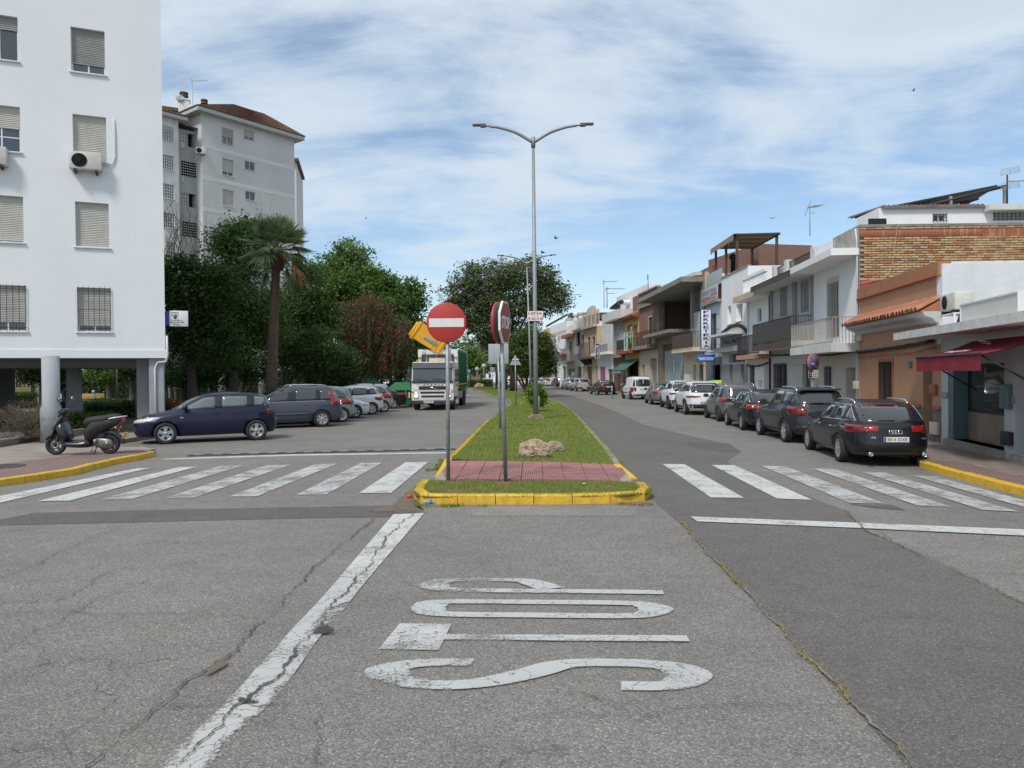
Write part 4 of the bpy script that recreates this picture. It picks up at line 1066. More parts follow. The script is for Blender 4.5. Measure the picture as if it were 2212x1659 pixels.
TK = [([(.30,.88),(.60,.86),(.93,.84),(.95,.92),(.60,.94),(.30,.92)],REDD),([(.55,.44),(.86,.46),(.88,.52),(.58,.52)],RED)]
kia = dict(wb=2.67,fo=.90,L=4.48,H=1.63,R=.35,pillars=(2.3,3.15,3.75),rear_glass=(1.10,1.46,.42,.33))
c,t,i = make_car('suv',WHITEP,'white crossover with plate 1490 nearest of the two white crossovers',style='ten',tails=TK,extras=('rails','cladding','spoiler','chrome_line'),plate_txt='1490 KVF',**kia)
put(c,i,PX(1477,36.4),3)
c,t,i = make_car('suv',WHITEP,'white crossover just ahead of another white crossover, behind the grey saloon',style='multi',rim=RIMD,tails=TK,extras=('rails','cladding','spoiler','chrome_line'),plate_txt='',**kia)
put(c,i,PX(1441,42.2),3)
c,t,i = make_car('sedan',BROWNG,'grey beige saloon parked behind the white van',wb=2.58,fo=.88,style='multi',pillars=(2.2,3.05),tails=[([(.62,.74),(.90,.74),(.94,.80),(.92,.96),(.70,.97)],RED)],extras=('high_plate',))
put(c,i,PX(1404,48.7),3)
c,t,i = make_car('van',WHITEP,'small white panel van with roof rack and black bumper','van',wb=2.68,fo=.86,R=.33,style='cap',rim=RIMD,pillars=(),side_poly=[(1.22,1.10),(1.55,1.58),(2.15,1.60),(2.2,1.10)],
                   tails=[([(.80,.62),(.97,.62),(.97,.98),(.82,.98)],RED)],extras=('black_bumper','high_plate','black_strip','rub_strip'),plate_txt='4190 DBR',rear_glass=(1.05,1.60,.43,.38),name='parked_van')
rk = MB()
for x in (-.1,-1.0): rk.box((x-.03,-.72,1.84),(x+.03,.72,1.87)); rk.box((x-.02,-.70,1.78),(x+.02,-.66,1.85)); rk.box((x-.02,.66,1.78),(x+.02,.70,1.85))
rk.build('roof_rack',BLK,c)
dv = MB(); h = t.ray_cast(Vector((-6,0,1.3)),Vector((1,0,0))); dv.box((h[0].x-.012,-.025,.6),(h[0].x+.02,.025,1.66)); dv.build('door_gap',WHITEP,c)
put(c,i,PX(1360,59.0),-4)
c,t,i = make_car('wagon',DKBR,'dark brown estate car parked beyond the white van',wb=2.73,fo=.9,L=4.58,style='ten',pillars=(2.2,3.0,3.7),tails=[([(.50,.80),(.92,.74),(.95,.88),(.56,.90)],RED)],extras=('high_plate','rails'),plate_txt='1976 JBN')
put(c,i,PX(1289,73.5),-8)
c,t,i = make_car('suv',SILV,'silver white off-roader with black bumper and tailgate badge strip',wb=2.67,fo=.82,L=4.32,style='multi',pillars=(2.28,3.12,3.7),tails=[([(.84,.82),(.97,.82),(.96,1.08),(.86,1.06)],RED)],extras=('rails_black','cladding','low_plate'),plate_txt='')
put(c,i,PX(1243,89),-9)
c,t,i = make_car('suv',SILV,'light silver crossover just beyond the silver off-roader',wb=2.67,fo=.85,L=4.4,style='multi',pillars=(2.28,3.12,3.7),extras=('rails','cladding'))
put(c,i,PX(1222,98),-9)
c,t,i = make_car('mpv',BLK2,'black people carrier with light roof rails, farthest before the bend',wb=2.9,fo=.9,L=4.8,H=1.72,style='multi',pillars=(2.4,3.3,4.0),extras=('rails','high_plate'))
put(c,i,PX(1199,117),-10)
# ---- left row, noses to the kerb
HL = 243
c,t,i = make_car('hatch',NAVY,'dark navy hatchback with five-spoke silver wheels beside the scooter',wb=2.525,fo=.86,style='five',rim=RIM,glass=GLASSL,R=.315,
                   side_poly=[(1.30,.99),(1.92,1.345),(2.4,1.38),(3.35,1.365),(3.70,1.30),(3.55,1.06)],pillars=(2.38,3.26),extras=('antenna','slim'),tails=[([(.70,.78),(.84,.80),(.82,.96),(.74,.96)],REDD)],
                   heads=[(.40,.60),(.94,.66),(.96,.80),(.55,.74)])
a_,b_ = G(358,960),G(555,951.5); d_ = a_-b_; hd_ = math.degrees(math.atan2(d_.x,d_.y)) % 360
put(c,i,b_,hd_,scale=d_.length/2.525)
lm = MB(); lm.sphere((0,0,0),(.05,.012,.022),10,6); h = t.ray_cast(Vector((.72,4,.76)),Vector((0,-1,0))); o = lm.build('side_indicator',AMB,c); o.location = h[0]
c,t,i = make_car('mpv',C4G,'blue grey people carrier with tall red tail lights behind the navy hatchback',wb=2.73,fo=.9,L=4.59,H=1.68,style='multi',rim=RIM,glass=GLASS,R=.33,
                   side_poly=[(.95,1.02),(1.75,1.46),(2.2,1.52),(3.9,1.50),(4.22,1.36),(4.34,1.06)],pillars=(1.5,2.45,3.45),extras=('rails','chrome_line','rub_strip','tall_lamp'),
                   tails=[([(.80,.88),(.91,.88),(.78,1.38),(.70,1.38)],RED)])
put(c,i,G(696.5,922.5),HL)
CI = dict(wb=2.76,fo=.8,L=4.28,H=1.62,R=.32,style='cap',side_poly=[(1.25,1.02),(1.85,1.44),(2.3,1.49),(3.4,1.44),(3.75,1.28),(3.86,1.06)],pillars=(2.30,3.2))
c,t,i = make_car('mpv',GREENS,'pale green silver people carrier between the blue grey one and the white cars',tails=[([(.74,.78),(.96,.80),(.94,1.08),(.84,1.08)],RED)],**CI)
put(c,i,G(740,912.5),HL)
c,t,i = make_car('hatch',WHITEP,'white hatchback facing the road with its headlight showing',wb=2.57,fo=.85,style='twin',pillars=(2.4,3.2),front_plate=True,heads=[(.50,.62),(.93,.62),(.95,.76),(.60,.74)])
put(c,i,G(768.3,903.8),HL-180,side='R',which='F')
c,t,i = make_car('hatch',WHITEP,'white hatchback parked nose in, half hidden behind the white car that faces out',wb=2.5,fo=.8,L=4.06,H=1.53,style='multi',pillars=(2.3,3.2))
put(c,i,PX(797,38.6)+Vector((0.1,.3,0)),HL)
c,t,i = make_car('mpv',SILV,'silver people carrier with roof bars next to the green containers',tails=[([(.74,.78),(.96,.80),(.94,1.06),(.84,1.06)],RED)],**CI)
rk = MB()
for x in (.1,-.9): rk.box((x-.03,-.66,1.68),(x+.03,.66,1.71)); rk.box((x-.05,-.68,1.58),(x+.05,-.60,1.70)); rk.box((x-.05,.60,1.58),(x+.05,.68,1.70))
rk.build('roof_bars',BLK,c)
put(c,i,G(830,890.5),HL)
c,t,i = make_car('sedan',GREYD,'dark grey saloon parked before the green containers',wb=2.65,fo=.85,style='multi',pillars=(2.2,3.0),tails=[([(.70,.78),(.94,.80),(.94,.94),(.76,.94)],RED)])
put(c,i,G(849,883),HL)
# ================================================================== BUILDINGS
WHT = mat('render_white',(.78,.78,.78),.85,var=.05,vs=.5,bump=.25,bs=18,stain=.10,ss=.5)
WHTL = mat('render_white_left',(.74,.755,.77),.85,var=.04,vs=.35,bump=.25,bs=14,stain=.07,ss=.3)
WHTD = mat('render_white_dirty',(.62,.62,.60),.9,var=.12,vs=.8,bump=.4,bs=14,stain=.45,ss=.8)
LGREY = mat('cladding_light_grey',(.50,.49,.46),.75,var=.08,vs=1,bump=.2,stain=.15)
CREAM = mat('render_cream',(.60,.52,.40),.85,var=.1,vs=1,bump=.3,stain=.25)
BEIGE = mat('render_beige',(.52,.41,.29),.85,var=.12,vs=1,bump=.3,stain=.3)
BEIGE2 = mat('render_beige_pale',(.50,.44,.35),.85,var=.12,vs=1,bump=.3,stain=.3)
GREYR = mat('render_grey',(.30,.30,.295),.85,var=.12,vs=1.3,bump=.3,stain=.25)
GREYB = mat('block_grey',(.27,.27,.28),.8,var=.1,vs=2,bump=.2)
ORG = mat('render_orange',(.45,.24,.14),.85,var=.08,vs=.7,bump=.3,bs=30,stain=.18,ss=.8)
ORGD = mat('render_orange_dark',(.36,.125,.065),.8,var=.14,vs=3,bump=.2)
ORGP = mat('parapet_orange',(.37,.165,.08),.85,var=.12,vs=2,bump=.3,stain=.35,ss=2)
YELR = mat('render_yellow',(.56,.42,.14),.85,var=.1,vs=1,stain=.2)
REDT = mat('trim_red',(.33,.07,.04),.7,var=.2,vs=4)
STONE = mat('dark_stone',(.10,.10,.095),.6,var=.5,vs=4,bump=.5,bs=9,col2=(.20,.19,.17))
CONR = mat('raw_concrete',(.25,.235,.20),.95,var=.3,vs=2,bump=.7,bs=14,stain=.6,ss=1)
RUST = mat('painted_rusty_iron',(.36,.40,.40),.7,.1,.15,vs=4,bump=.3,stain=1.0,ss=1.2)
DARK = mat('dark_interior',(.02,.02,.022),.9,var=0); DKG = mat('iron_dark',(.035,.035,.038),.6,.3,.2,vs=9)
IRL = mat('iron_light',(.42,.40,.36),.6,.4,.2,vs=20); FRW = mat('frame_white',(.66,.66,.65),.5,var=.08)
SHT = mat('shutter_cream',(.47,.455,.41),.6,var=.08,vs=4,stain=.2,ss=3); SHG = mat('shutter_grey',(.27,.27,.265),.6,var=.08); WOOD = mat('door_brown',(.13,.065,.035),.6,var=.3,vs=5)
GLW = mat('window_glass',(.035,.042,.05),.05,0,.3,vs=1,spec=1,coat=.5); TERR = mat('terracotta',(.36,.15,.085),.85,var=.3,vs=6,bump=.3,stain=.3,ss=3,rand=.25)
BRO = mat('metal_brown',(.085,.05,.04),.6,var=.2,vs=4); PVC = mat('pvc_pipe',(.60,.62,.64),.5,var=.08); ACW = mat('ac_casing',(.56,.54,.49),.55,var=.1,vs=4,stain=.3,ss=3)
CABLE = mat('cable_black',(.02,.02,.02),.7,var=.2,vs=9)
def brickmat(name,c1,c2,mo,s=1):
    M = brickpave(name,c1,c2,mo,s,.25,.07)
    t = M.node_tree; mp = t.nodes.new('ShaderNodeMapping'); mp.inputs['Rotation'].default_value = (math.pi/2,0,0)
    tc = [n for n in t.nodes if n.type == 'TEX_COORD'][0]; br = [n for n in t.nodes if n.type == 'TEX_BRICK'][0]
    ad = t.nodes.new('ShaderNodeSeparateXYZ'); cb = t.nodes.new('ShaderNodeCombineXYZ'); a = t.nodes.new('ShaderNodeMath'); a.operation = 'ADD'
    t.links.new(tc.outputs['Object'],ad.inputs[0]); t.links.new(ad.outputs[0],a.inputs[0]); t.links.new(ad.outputs[1],a.inputs[1])
    t.links.new(a.outputs[0],cb.inputs[0]); t.links.new(ad.outputs[2],cb.inputs[1]); t.links.new(cb.outputs[0],br.inputs['Vector']); return M
BRK = brickmat('brick_red',(.36,.135,.075),(.28,.10,.06),(.17,.14,.11)); BRKD = brickmat('brick_dark',(.22,.095,.055),(.18,.075,.045),(.10,.08,.065))
BRKY = brickmat('brick_buff',(.34,.25,.15),(.28,.2,.12),(.2,.17,.14))
class Bd:
    def __init__(s,name,label,P0,P1,depth=11,cat='house',group=None):
        s.P0 = Vector((P0.x,P0.y,0)); d = Vector((P1.x-P0.x,P1.y-P0.y,0)); s.w = d.length; s.d = d.normalized(); s.n = Vector((-s.d.y,s.d.x,0))
        s.o = thing(name,s.P0,math.atan2(s.d.y,s.d.x),label,cat,group); s.dep = depth; s.op = []
    def uv(s,x,y,v='P',dy=0):
        if v != 'P': x,y = V(v,x,y)
        r = ray(x,y); q = s.P0+s.n*dy; t = (q-CP).dot(s.n)/r.dot(s.n); p = CP+r*t-s.P0
        return p.dot(s.d),p.z
    def rect(s,v,xl,xr,yt,yb,dy=0):
        ym = (yt+yb)/2; return (s.uv(xl,ym,v,dy)[0],s.uv(xr,ym,v,dy)[0],s.uv(xl,yb,v,dy)[1],s.uv(xl,yt,v,dy)[1])
    def z(s,x,y,v='P',dy=0): return s.uv(x,y,v,dy)[1]
    def box(s,name,x0,x1,y0,y1,z0,z1,m_,parent=None,bevel=0):
        mb = MB(); mb.box((x0,y0,z0),(x1,y1,z1)); return mb.build(name,m_,parent or s.o,bevel=bevel)
    def win(s,r,shut=0,sm=None,fm=None,mull=(2,1),grille=0,sill=.05,rev=.13,kind='window',pane=None,open_=True,gm=None,trim=None,tw=.12,lintel=None):
        x0,x1,z0,z1 = r; x0 = max(.04,x0); x1 = min(s.w-.04,x1); z0 = max(.16,z0)
        if x1-x0 < .1 or z1-z0 < .1: return None
        if open_: s.op.append((x0,x1,z0,z1,rev))
        fm = fm or FRW; sm = sm or SHT; f = .045; y = rev-.03; fr = MB(); w_,h_ = x1-x0,z1-z0
        if kind == 'door':
            fr.box((x0,y,z0),(x1,y+.04,z1)); root = fr.build('door',sm,s.o)
            pn = MB(); n = 2 if w_ > 1.2 else 1
            for k in range(n):
                a,b = x0+w_*k/n+.08,x0+w_*(k+1)/n-.08
                for c,d in ((.08,.42),(.50,.92)): pn.rbox((a,y-.015,z0+h_*c),(b,y+.01,z0+h_*d),.01)
            pn.build('door_panel',sm,root); return root
        if kind == 'hole':
            return None
        for a in ((x0,x0+f,z0,z1),(x1-f,x1,z0,z1),(x0+f,x1-f,z0,z0+f),(x0+f,x1-f,z1-f,z1)): fr.box((a[0],y,a[2]),(a[1],y+.05,a[3]))
        for k in range(1,mull[0]): xm = x0+w_*k/mull[0]; fr.box((xm-.022,y+.002,z0+f),(xm+.022,y+.048,z1-f))
        for k in range(1,mull[1]): zm = z0+h_*k/mull[1]; fr.box((x0+f,y+.006,zm-.018),(x1-f,y+.044,zm+.018))
        root = fr.build('window',fm,s.o)
        p = MB(); p.box((x0+.01,y+.022,z0+.01),(x1-.01,y+.030,z1-.01)); p.build('pane',pane or GLW,root)
        if shut > 0:
            zs = z1-h_*shut; n = max(3,int((z1-zs)/.055)); q = MB(); pts = []
            for k in range(n):
                za,zb = zs+(z1-zs)*k/n,zs+(z1-zs)*(k+1)/n; pts += [(y-.012,za),(y-.026,za+(zb-za)*.45),(y-.010,zb-.004)]
            pts += [(y-.004,z1),(y-.004,zs)]
            q.prism(pts,x0+.03,x1-.03,'yz'); q.build('shutter',sm,root)
        if sill: b = MB(); b.rbox((x0-.06,-.06,z0-sill),(x1+.06,y+.02,z0+.004),.01); b.build('sill',FRW if fm is FRW else CONC,root)
        if grille:
            gmb = MB(); n = max(3,int(w_/grille)); yy =-.05
            for k in range(n+1): x = x0+.02+(w_-.04)*k/n; gmb.box((x-.008,yy-.008,z0-.02),(x+.008,yy+.008,z1+.02))
            for c in (.08,.5,.92): gmb.box((x0,yy-.005,z0+h_*c-.008),(x1,yy+.005,z0+h_*c+.008))
            for x in (x0,x1):
                for c in (.08,.92): gmb.box((x-.008,yy,z0+h_*c-.008),(x+.008,.02,z0+h_*c+.008))
            gmb.build('window_grille',gm or DKG,root)
        if trim:
            t = MB()
            for a in ((x0-tw,x0,z0-.0,z1+tw),(x1,x1+tw,z0-.0,z1+tw),(x0,x1,z1,z1+tw)): t.box((a[0],-.025,a[2]),(a[1],.02,a[3]))
            t.build('window_surround',trim,root)
        return root
    def finish(s,h,zones,side=None,roof=None,back=True,z0=0,htop=None,depth=None,sidemat=None):
        """front wall with its openings cut, sides, back and flat roof; zones = [(z_top, material), ...] from the ground up"""
        dep = depth or s.dep; mats = [m_ for _,m_ in zones]; mb = MB(); side = side or mats[-1]
        xs = sorted(set([0,s.w]+[x for o in s.op for x in o[:2]])); zs = sorted(set([z0,h]+[z for o in s.op for z in o[2:4] if z0 < z < h]+[z for z,_ in zones if z0 < z < h]))
        for a,b in zip(xs,xs[1:]):
            for c,d in zip(zs,zs[1:]):
                mx_,mz = (a+b)/2,(c+d)/2
                if any(o[0] < mx_ < o[1] and o[2] < mz < o[3] for o in s.op): continue
                mb.cur = next((k for k,(zt,_) in enumerate(zones) if mz < zt),len(zones)-1)
                mb.poly([(a,0,c),(b,0,c),(b,0,d),(a,0,d)])
        for (a,b,c,d,r) in s.op:
            mb.cur = next((k for k,(zt,_) in enumerate(zones) if (c+d)/2 < zt),len(zones)-1)
            for q in ([(a,0,c),(a,r,c),(a,r,d),(a,0,d)],[(b,0,c),(b,0,d),(b,r,d),(b,r,c)],[(a,0,d),(a,r,d),(b,r,d),(b,0,d)],[(a,0,c),(b,0,c),(b,r,c),(a,r,c)]): mb.poly(q)
        wl = mb.build('front_wall',mats,s.o,fix=False)
        m2 = MB(); m2.poly([(0,0,z0),(0,0,h),(0,dep,h),(0,dep,z0)]); m2.poly([(s.w,0,z0),(s.w,dep,z0),(s.w,dep,h),(s.w,0,h)]); m2.poly([(0,dep,z0),(s.w,dep,z0),(s.w,dep,h),(0,dep,h)])
        m2.build('side_wall',side,s.o,fix=False)
        m3 = MB(); m3.box((.004,.004,h-.2),(s.w-.004,dep-.004,h-.003)); m3.build('roof',roof or CONR,s.o)
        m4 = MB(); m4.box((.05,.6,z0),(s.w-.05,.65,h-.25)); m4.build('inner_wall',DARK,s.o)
        return wl
    def rail(s,x0,x1,z0,z1,y0,m_=None,panel=None,step=.11,name='balcony_railing',returns=True,parent=None,knob=False):
        r = MB(); r.box((x0,y0-.02,z1-.03),(x1,y0+.02,z1)); r.box((x0,y0-.012,z0+.05),(x1,y0+.012,z0+.08)); n = int((x1-x0)/step)
        for k in range(n+1): x = x0+(x1-x0)*k/n; r.box((x-.009,y0-.009,z0),(x+.009,y0+.009,z1-.03)); 
        if knob:
            for k in range(n+1): x = x0+(x1-x0)*k/n; r.sphere((x,y0,(z0+z1)/2),(.014,.014,.04),6,4)
        if returns and y0 <-.2:
            for x in (x0,x1):
                r.box((x-.015,y0,z1-.03),(x+.015,0,z1)); m = int(-y0/step)
                for k in range(1,m+1): y = y0*(1-k/(m+1)); r.box((x-.009,y-.009,z0),(x+.009,y+.009,z1-.03))
        rr = r.build(name,m_ or DKG,parent or s.o)
        if panel:
            p = MB(); p.box((x0+.02,y0-.035,z0+.06),(x1-.02,y0-.022,z1-.08)); p.build('railing_panel',panel,rr)
        return rr
def awning(b,x0,x1,zt,zb,proj,m_,val=.25,cat='awning',label='',txt=None,arms=True,name='awning'):
    a = thing(name,b.o.matrix_world @ Vector((0,0,0)),0,label,cat)
    a.location = b.P0; a.rotation_euler = b.o.rotation_euler
    s_ = MB(); n = 8
    for k in range(n):
        t0,t1 = k/n,(k+1)/n; f = lambda t: (-.05-(proj-.05)*t,zt+(zb-zt)*t-.05*math.sin(t*math.pi))
        (y0,z0),(y1,z1) = f(t0),f(t1)
        s_.poly([(x0,y0,z0),(x1,y0,z0),(x1,y1,z1),(x0,y1,z1)],True); s_.poly([(x0,y0,z0-.012),(x0,y1,z1-.012),(x1,y1,z1-.012),(x1,y0,z0-.012)],True)
    s_.build('awning_fabric',m_,a)
    v_ = MB(); m = 12
    for k in range(m):
        xa,xb = x0+(x1-x0)*k/m,x0+(x1-x0)*(k+1)/m; ya,yb =-proj-.012*math.sin(k*1.9),-proj-.012*math.sin((k+1)*1.9)
        v_.poly([(xa,ya,zb-val),(xb,yb,zb-val),(xb,-proj,zb),(xa,-proj,zb)],True)
    v_.build('valance',m_,a)
    br = MB(); br.tube([(x0,-proj,zb+.01),(x1,-proj,zb+.01)],.03,8); br.build('front_bar',DKG,a)
    if arms:
        for x in (x0+.12,x1-.12): ar = MB(); ar.tube([(x,-proj+.03,zb),(x,-.02,zb-.75)],.018,6); ar.build('support_arm',DKG,a)
    return a
def ac_unit(loc,rz,label,w_=.85,h_=.6,d_=.32,group=None):
    a = thing('air_conditioner',loc,rz,label,'air conditioner',group); m_ = MB(); m_.rbox((-w_/2,-d_,0),(w_/2,0,h_),.02); m_.build('casing',ACW,a)
    f = MB(); r = h_*.40; cx =-w_*.18
    f.lathe([(r,0),(r,-.012),(r-.02,-.012),(r-.02,0)],c=(cx,-d_,h_/2),axis='y',n=24); f.build('fan_ring',DKG,a)
    q = MB(); q.lathe([(.001,-.004),(r-.02,-.004)],c=(cx,-d_,h_/2),axis='y',n=24); q.build('fan_opening',DARK,a)
    q = MB()
    for k in range(1,5): rr = r*k/5; q.tube([(cx+rr*math.cos(t*math.pi/10),-d_-.012,h_/2+rr*math.sin(t*math.pi/10)) for t in range(21)],.004,4,cap=False)
    for k in range(6): t = math.pi*k/6; q.tube([(cx-r*math.cos(t),-d_-.012,h_/2-r*math.sin(t)),(cx+r*math.cos(t),-d_-.012,h_/2+r*math.sin(t))],.004,4)
    q.build('fan_guard',DKG,a)
    for x in (-w_*.33,w_*.33): k_ = MB(); k_.box((x-.025,-d_-.02,-.10),(x+.025,.02,-.0)); k_.build('bracket',DKG,a)
    return a
# ---------------------------------------------------------------- white block on stilts (left)
dL = Vector((1,.42,0)).normalized(); Pc = Vector((-14.9,23.9,0))+Vector((1,.42,0))*3.12; P0L = Pc-dL*14
LB = Bd('apartment_block','white apartment block on grey stilts at the left edge, with roller shutters',P0L,Pc,13,'building')
zs0 = LB.z(300,773)
wR = [('A',247,366,92,248,.80,SHG,0),('A',254,371,397,556,1.0,SHT,0),('A',263,380,703,860,1.0,SHT,0),('A',270,388,1003,1158,.86,SHT,.155)]
for (v,a,b,c,d,sh,sm_,gr) in wR: LB.win(LB.rect(v,a,b,c,d),sh,sm_,mull=(2,1),grille=gr,rev=.16)
wl_ = LB.rect(*wR[2][:5]); ww = wl_[1]-wl_[0]
for (xr,yt,yb,sh,sm_,gr) in ((61,60,215,.30,SHG,0),(69,374,532,.48,SHT,0),(80,687,848,.96,SHT,0),(91,998,1157,.80,SHT,.155)):
    x1,z1 = LB.uv(xr,yt,'A'); _,z0_ = LB.uv(xr,yb,'A'); LB.win((x1-ww*1.08,x1,z0_,z1),sh,sm_,mull=(2,3 if sh == .48 else 1),grille=gr,rev=.16)
    for k in (1,2,3): LB.win((x1-ww*1.08-3.0*k,x1-3.0*k,z0_,z1),1,SHT,rev=.16)
HL_ = 17.0
LB.finish(HL_,[(zs0+.001,WHTL),(HL_,WHTL)],z0=zs0,side=WHTL)
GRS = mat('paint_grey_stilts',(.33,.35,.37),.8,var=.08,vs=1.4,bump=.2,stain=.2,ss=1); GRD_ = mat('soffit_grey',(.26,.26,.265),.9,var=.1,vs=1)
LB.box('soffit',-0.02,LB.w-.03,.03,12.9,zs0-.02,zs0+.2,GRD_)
for o_ in list(kids(LB.o)):
    if o_.name.startswith('side_wall'):   # the end wall runs back along the side street
        me = o_.data
        for v in me.vertices:
            if v.co.y > 1: v.co.x -= 1.6
    if o_.name.startswith('roof') or o_.name.startswith('soffit'):
        for v in o_.data.vertices:
            if v.co.y > 1: v.co.x -= 1.6
LB.box('base_band',-.02,LB.w+.02,-.03,.06,zs0-.005,zs0+.26,WHTL)
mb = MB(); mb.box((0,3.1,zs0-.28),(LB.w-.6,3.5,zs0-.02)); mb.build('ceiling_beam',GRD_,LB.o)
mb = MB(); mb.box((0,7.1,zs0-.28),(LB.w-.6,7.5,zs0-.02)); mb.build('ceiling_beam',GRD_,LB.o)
def stilt(P,r1,r2,zc,zt,sx=1):
    q = LB.o.matrix_world.inverted() if False else None
    mb = MB(); mb.lathe([(r2,.13),(r2,zc),(r1,zc+.14),(r1,zt)],n=32); o = mb.build('column',GRS,LB.o)
    rel = P-LB.P0; o.location = (rel.dot(LB.d),rel.dot(LB.n),0)
Pk = G(106,946,.29); zc_col = ZAT(*V('C',540,640),Pk.y); stilt(Pk+Vector((-.14,.35,0)),.235,.29,zc_col-.05,zs0)
P2 = G(161,914,.29); stilt(P2,.27,.30,1.15,zs0)
stilt(P2+Vector((-6,-2.2,0)),.27,.30,1.15,zs0); stilt(Pk+Vector((-4.6,-1.6,0)),.235,.29,zc_col-.05,zs0)
P3 = G(305,905,.29); stilt(P3,.18,.21,1.2,zs0)
LB.box('column',LB.w-.52,LB.w-.06,.10,.60,.13,zs0,GRS,bevel=.02)
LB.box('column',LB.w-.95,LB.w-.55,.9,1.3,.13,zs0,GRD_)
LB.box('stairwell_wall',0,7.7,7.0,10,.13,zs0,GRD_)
pp = MB(); pp.tube([(LB.w+.05,-.02,zs0+.75),(LB.w+.06,-.02,zs0+.1),(LB.w+.02,-.05,zs0-.12),(LB.w-.25,.06,zs0-.16),(LB.w-.33,.07,zs0-.35),(LB.w-.33,.07,.15)],.035,8); pp.build('downpipe',PVC,LB.o)
pp = MB(); x_,z_ = LB.uv(398,415,'A'); x2,z2 = LB.uv(352,582,'A'); pp.tube([(x_,-.02,z_),(x_+.02,-.03,z_-.5),(x_+.02,-.03,z2+.35),(x_-.05,-.03,z2+.12),(x2,-.12,z2)],.022,6); pp.build('ac_pipe',PVC,LB.o)
x_,z_ = LB.uv(303,600,'A'); M_ = Matrix.Translation(LB.P0) @ rot('Z',LB.o.rotation_euler.z)
ac_unit(M_ @ Vector((x_,-.02,z_)),LB.o.rotation_euler.z,'cream air conditioner under the shuttered third-floor window of the white block',.92,.56)
x_,z_ = LB.uv(-10,582,'A'); ac_unit(M_ @ Vector((x_-.15,-.02,z_)),LB.o.rotation_euler.z,'air conditioner cut by the left edge of the photograph',.92,.56)
# lottery sign on the corner
LS = thing('lottery_sign',M_ @ Vector((LB.w,.25,0)),LB.o.rotation_euler.z,'white lottery sign with blue side panel on the corner of the white block','sign')
zt_,zb_ = ZAT(385,674,26),ZAT(385,707,26); SBL = mat('sign_blue',(.02,.05,.26),.4,var=.05); SWH = mat('sign_white',(.74,.74,.74),.4,var=.04); SGR = mat('sign_grey',(.30,.33,.30),.5,var=.05); SRD = mat('sign_red',(.45,.03,.03),.4,var=.05)
q = MB(); q.box((.02,-.08,zb_+.03),(.13,.08,zt_-.03)); q.build('side_panel',SBL,LS)
q = MB(); q.rbox((.13,-.10,zb_),(.72,.10,zt_),.01); q.build('sign_box',SWH,LS); hh = zt_-zb_
q = MB(); q.cur = 0; cx_l = .31
for a in ((cx_l-.10,cx_l-.085),(cx_l+.085,cx_l+.10)): q.box((a[0],-.106,zb_+hh*.60),(a[1],-.1005,zb_+hh*.90))
q.box((cx_l-.10,-.106,zb_+hh*.87),(cx_l+.10,-.1005,zb_+hh*.90)); q.build('emblem_frame',INK,LS)
for (z,m_) in ((.74,SGR),(.66,SRD),(.58,SBL)): q = MB(); q.lathe([(.001,-.108-.001*(.74-z)*20),(.055,-.108-.001*(.74-z)*20),(.055,-.1005)],c=(cx_l,0,zb_+hh*z),axis='y',n=18); q.build('emblem_disc',m_,LS)
q = MB()
for k,s_ in enumerate(('Loterías y','Apuestas del','Estado')): add_text(q,s_,tr(.36,-.1005,zb_+hh*(.38-.13*k)) @ STAND,.085,.002,bold=.012)
q.build('sign_lettering',INK,LS)
# ---------------------------------------------------------------- hip roofed block behind the trees
d2 = Vector((1,.42,0)).normalized()
def atx(px,Y): return PX(px,Y)
E1 = PX(642,72); W0 = PX(443,64.5)
HB = Bd('apartment_block','pale grey apartment block with brown hipped tile roof above the trees',W0,E1,16,'building')
he = HB.z(455,245)
GRW = mat('render_pale_grey',(.60,.59,.575),.9,var=.10,vs=.22,bump=.2,bs=8,stain=.12,ss=.25)
rows = [('T',868,1003,628,826),('T',876,1014,1003,1198),('T',887,1026,1378,1575)]
CURT = mat('striped_curtain',(.40,.30,.28),.8,var=.3,vs=8)
rs = [HB.rect(*r) for r in rows]; dz = (rs[0][2]-rs[2][2])/2
for k in range(7):
    x0,x1 = rs[0][0],rs[0][1]; z0_,z1_ = rs[0][2]-dz*k,rs[0][3]-dz*k
    HB.win((x0,x1,z0_,z1_),(.5,.78,1,1,.6,1,.7)[k],CURT if k == 0 else SHT,grille=.13 if k == 0 else 0,gm=FRW)
    r2 = HB.rect('T',1135,1255,655,765) if k == 0 else HB.rect('T',1147,1268,1030,1135)
    if k: r2 = (r2[0],r2[1],r2[2]-dz*(k-1),r2[3]-dz*(k-1))
    HB.win(r2,.7 if k == 0 else 0,SHT,mull=(2,1))
HB.finish(he,[(he,GRW)],side=GRW)
BANDW = mat('render_band',(.68,.67,.655),.9,var=.08,vs=.3)
for k in range(5):
    zz = rs[0][2]-dz*k-.62; HB.box('floor_band',.0,HB.w,-.012,.01,zz-.17,zz+.17,BANDW)
ROOFT = mat('roof_tile_brown',(.15,.082,.048),.9,var=.4,vs=2.5,bump=.5,bs=20,stain=.4,ss=1,rand=.3)
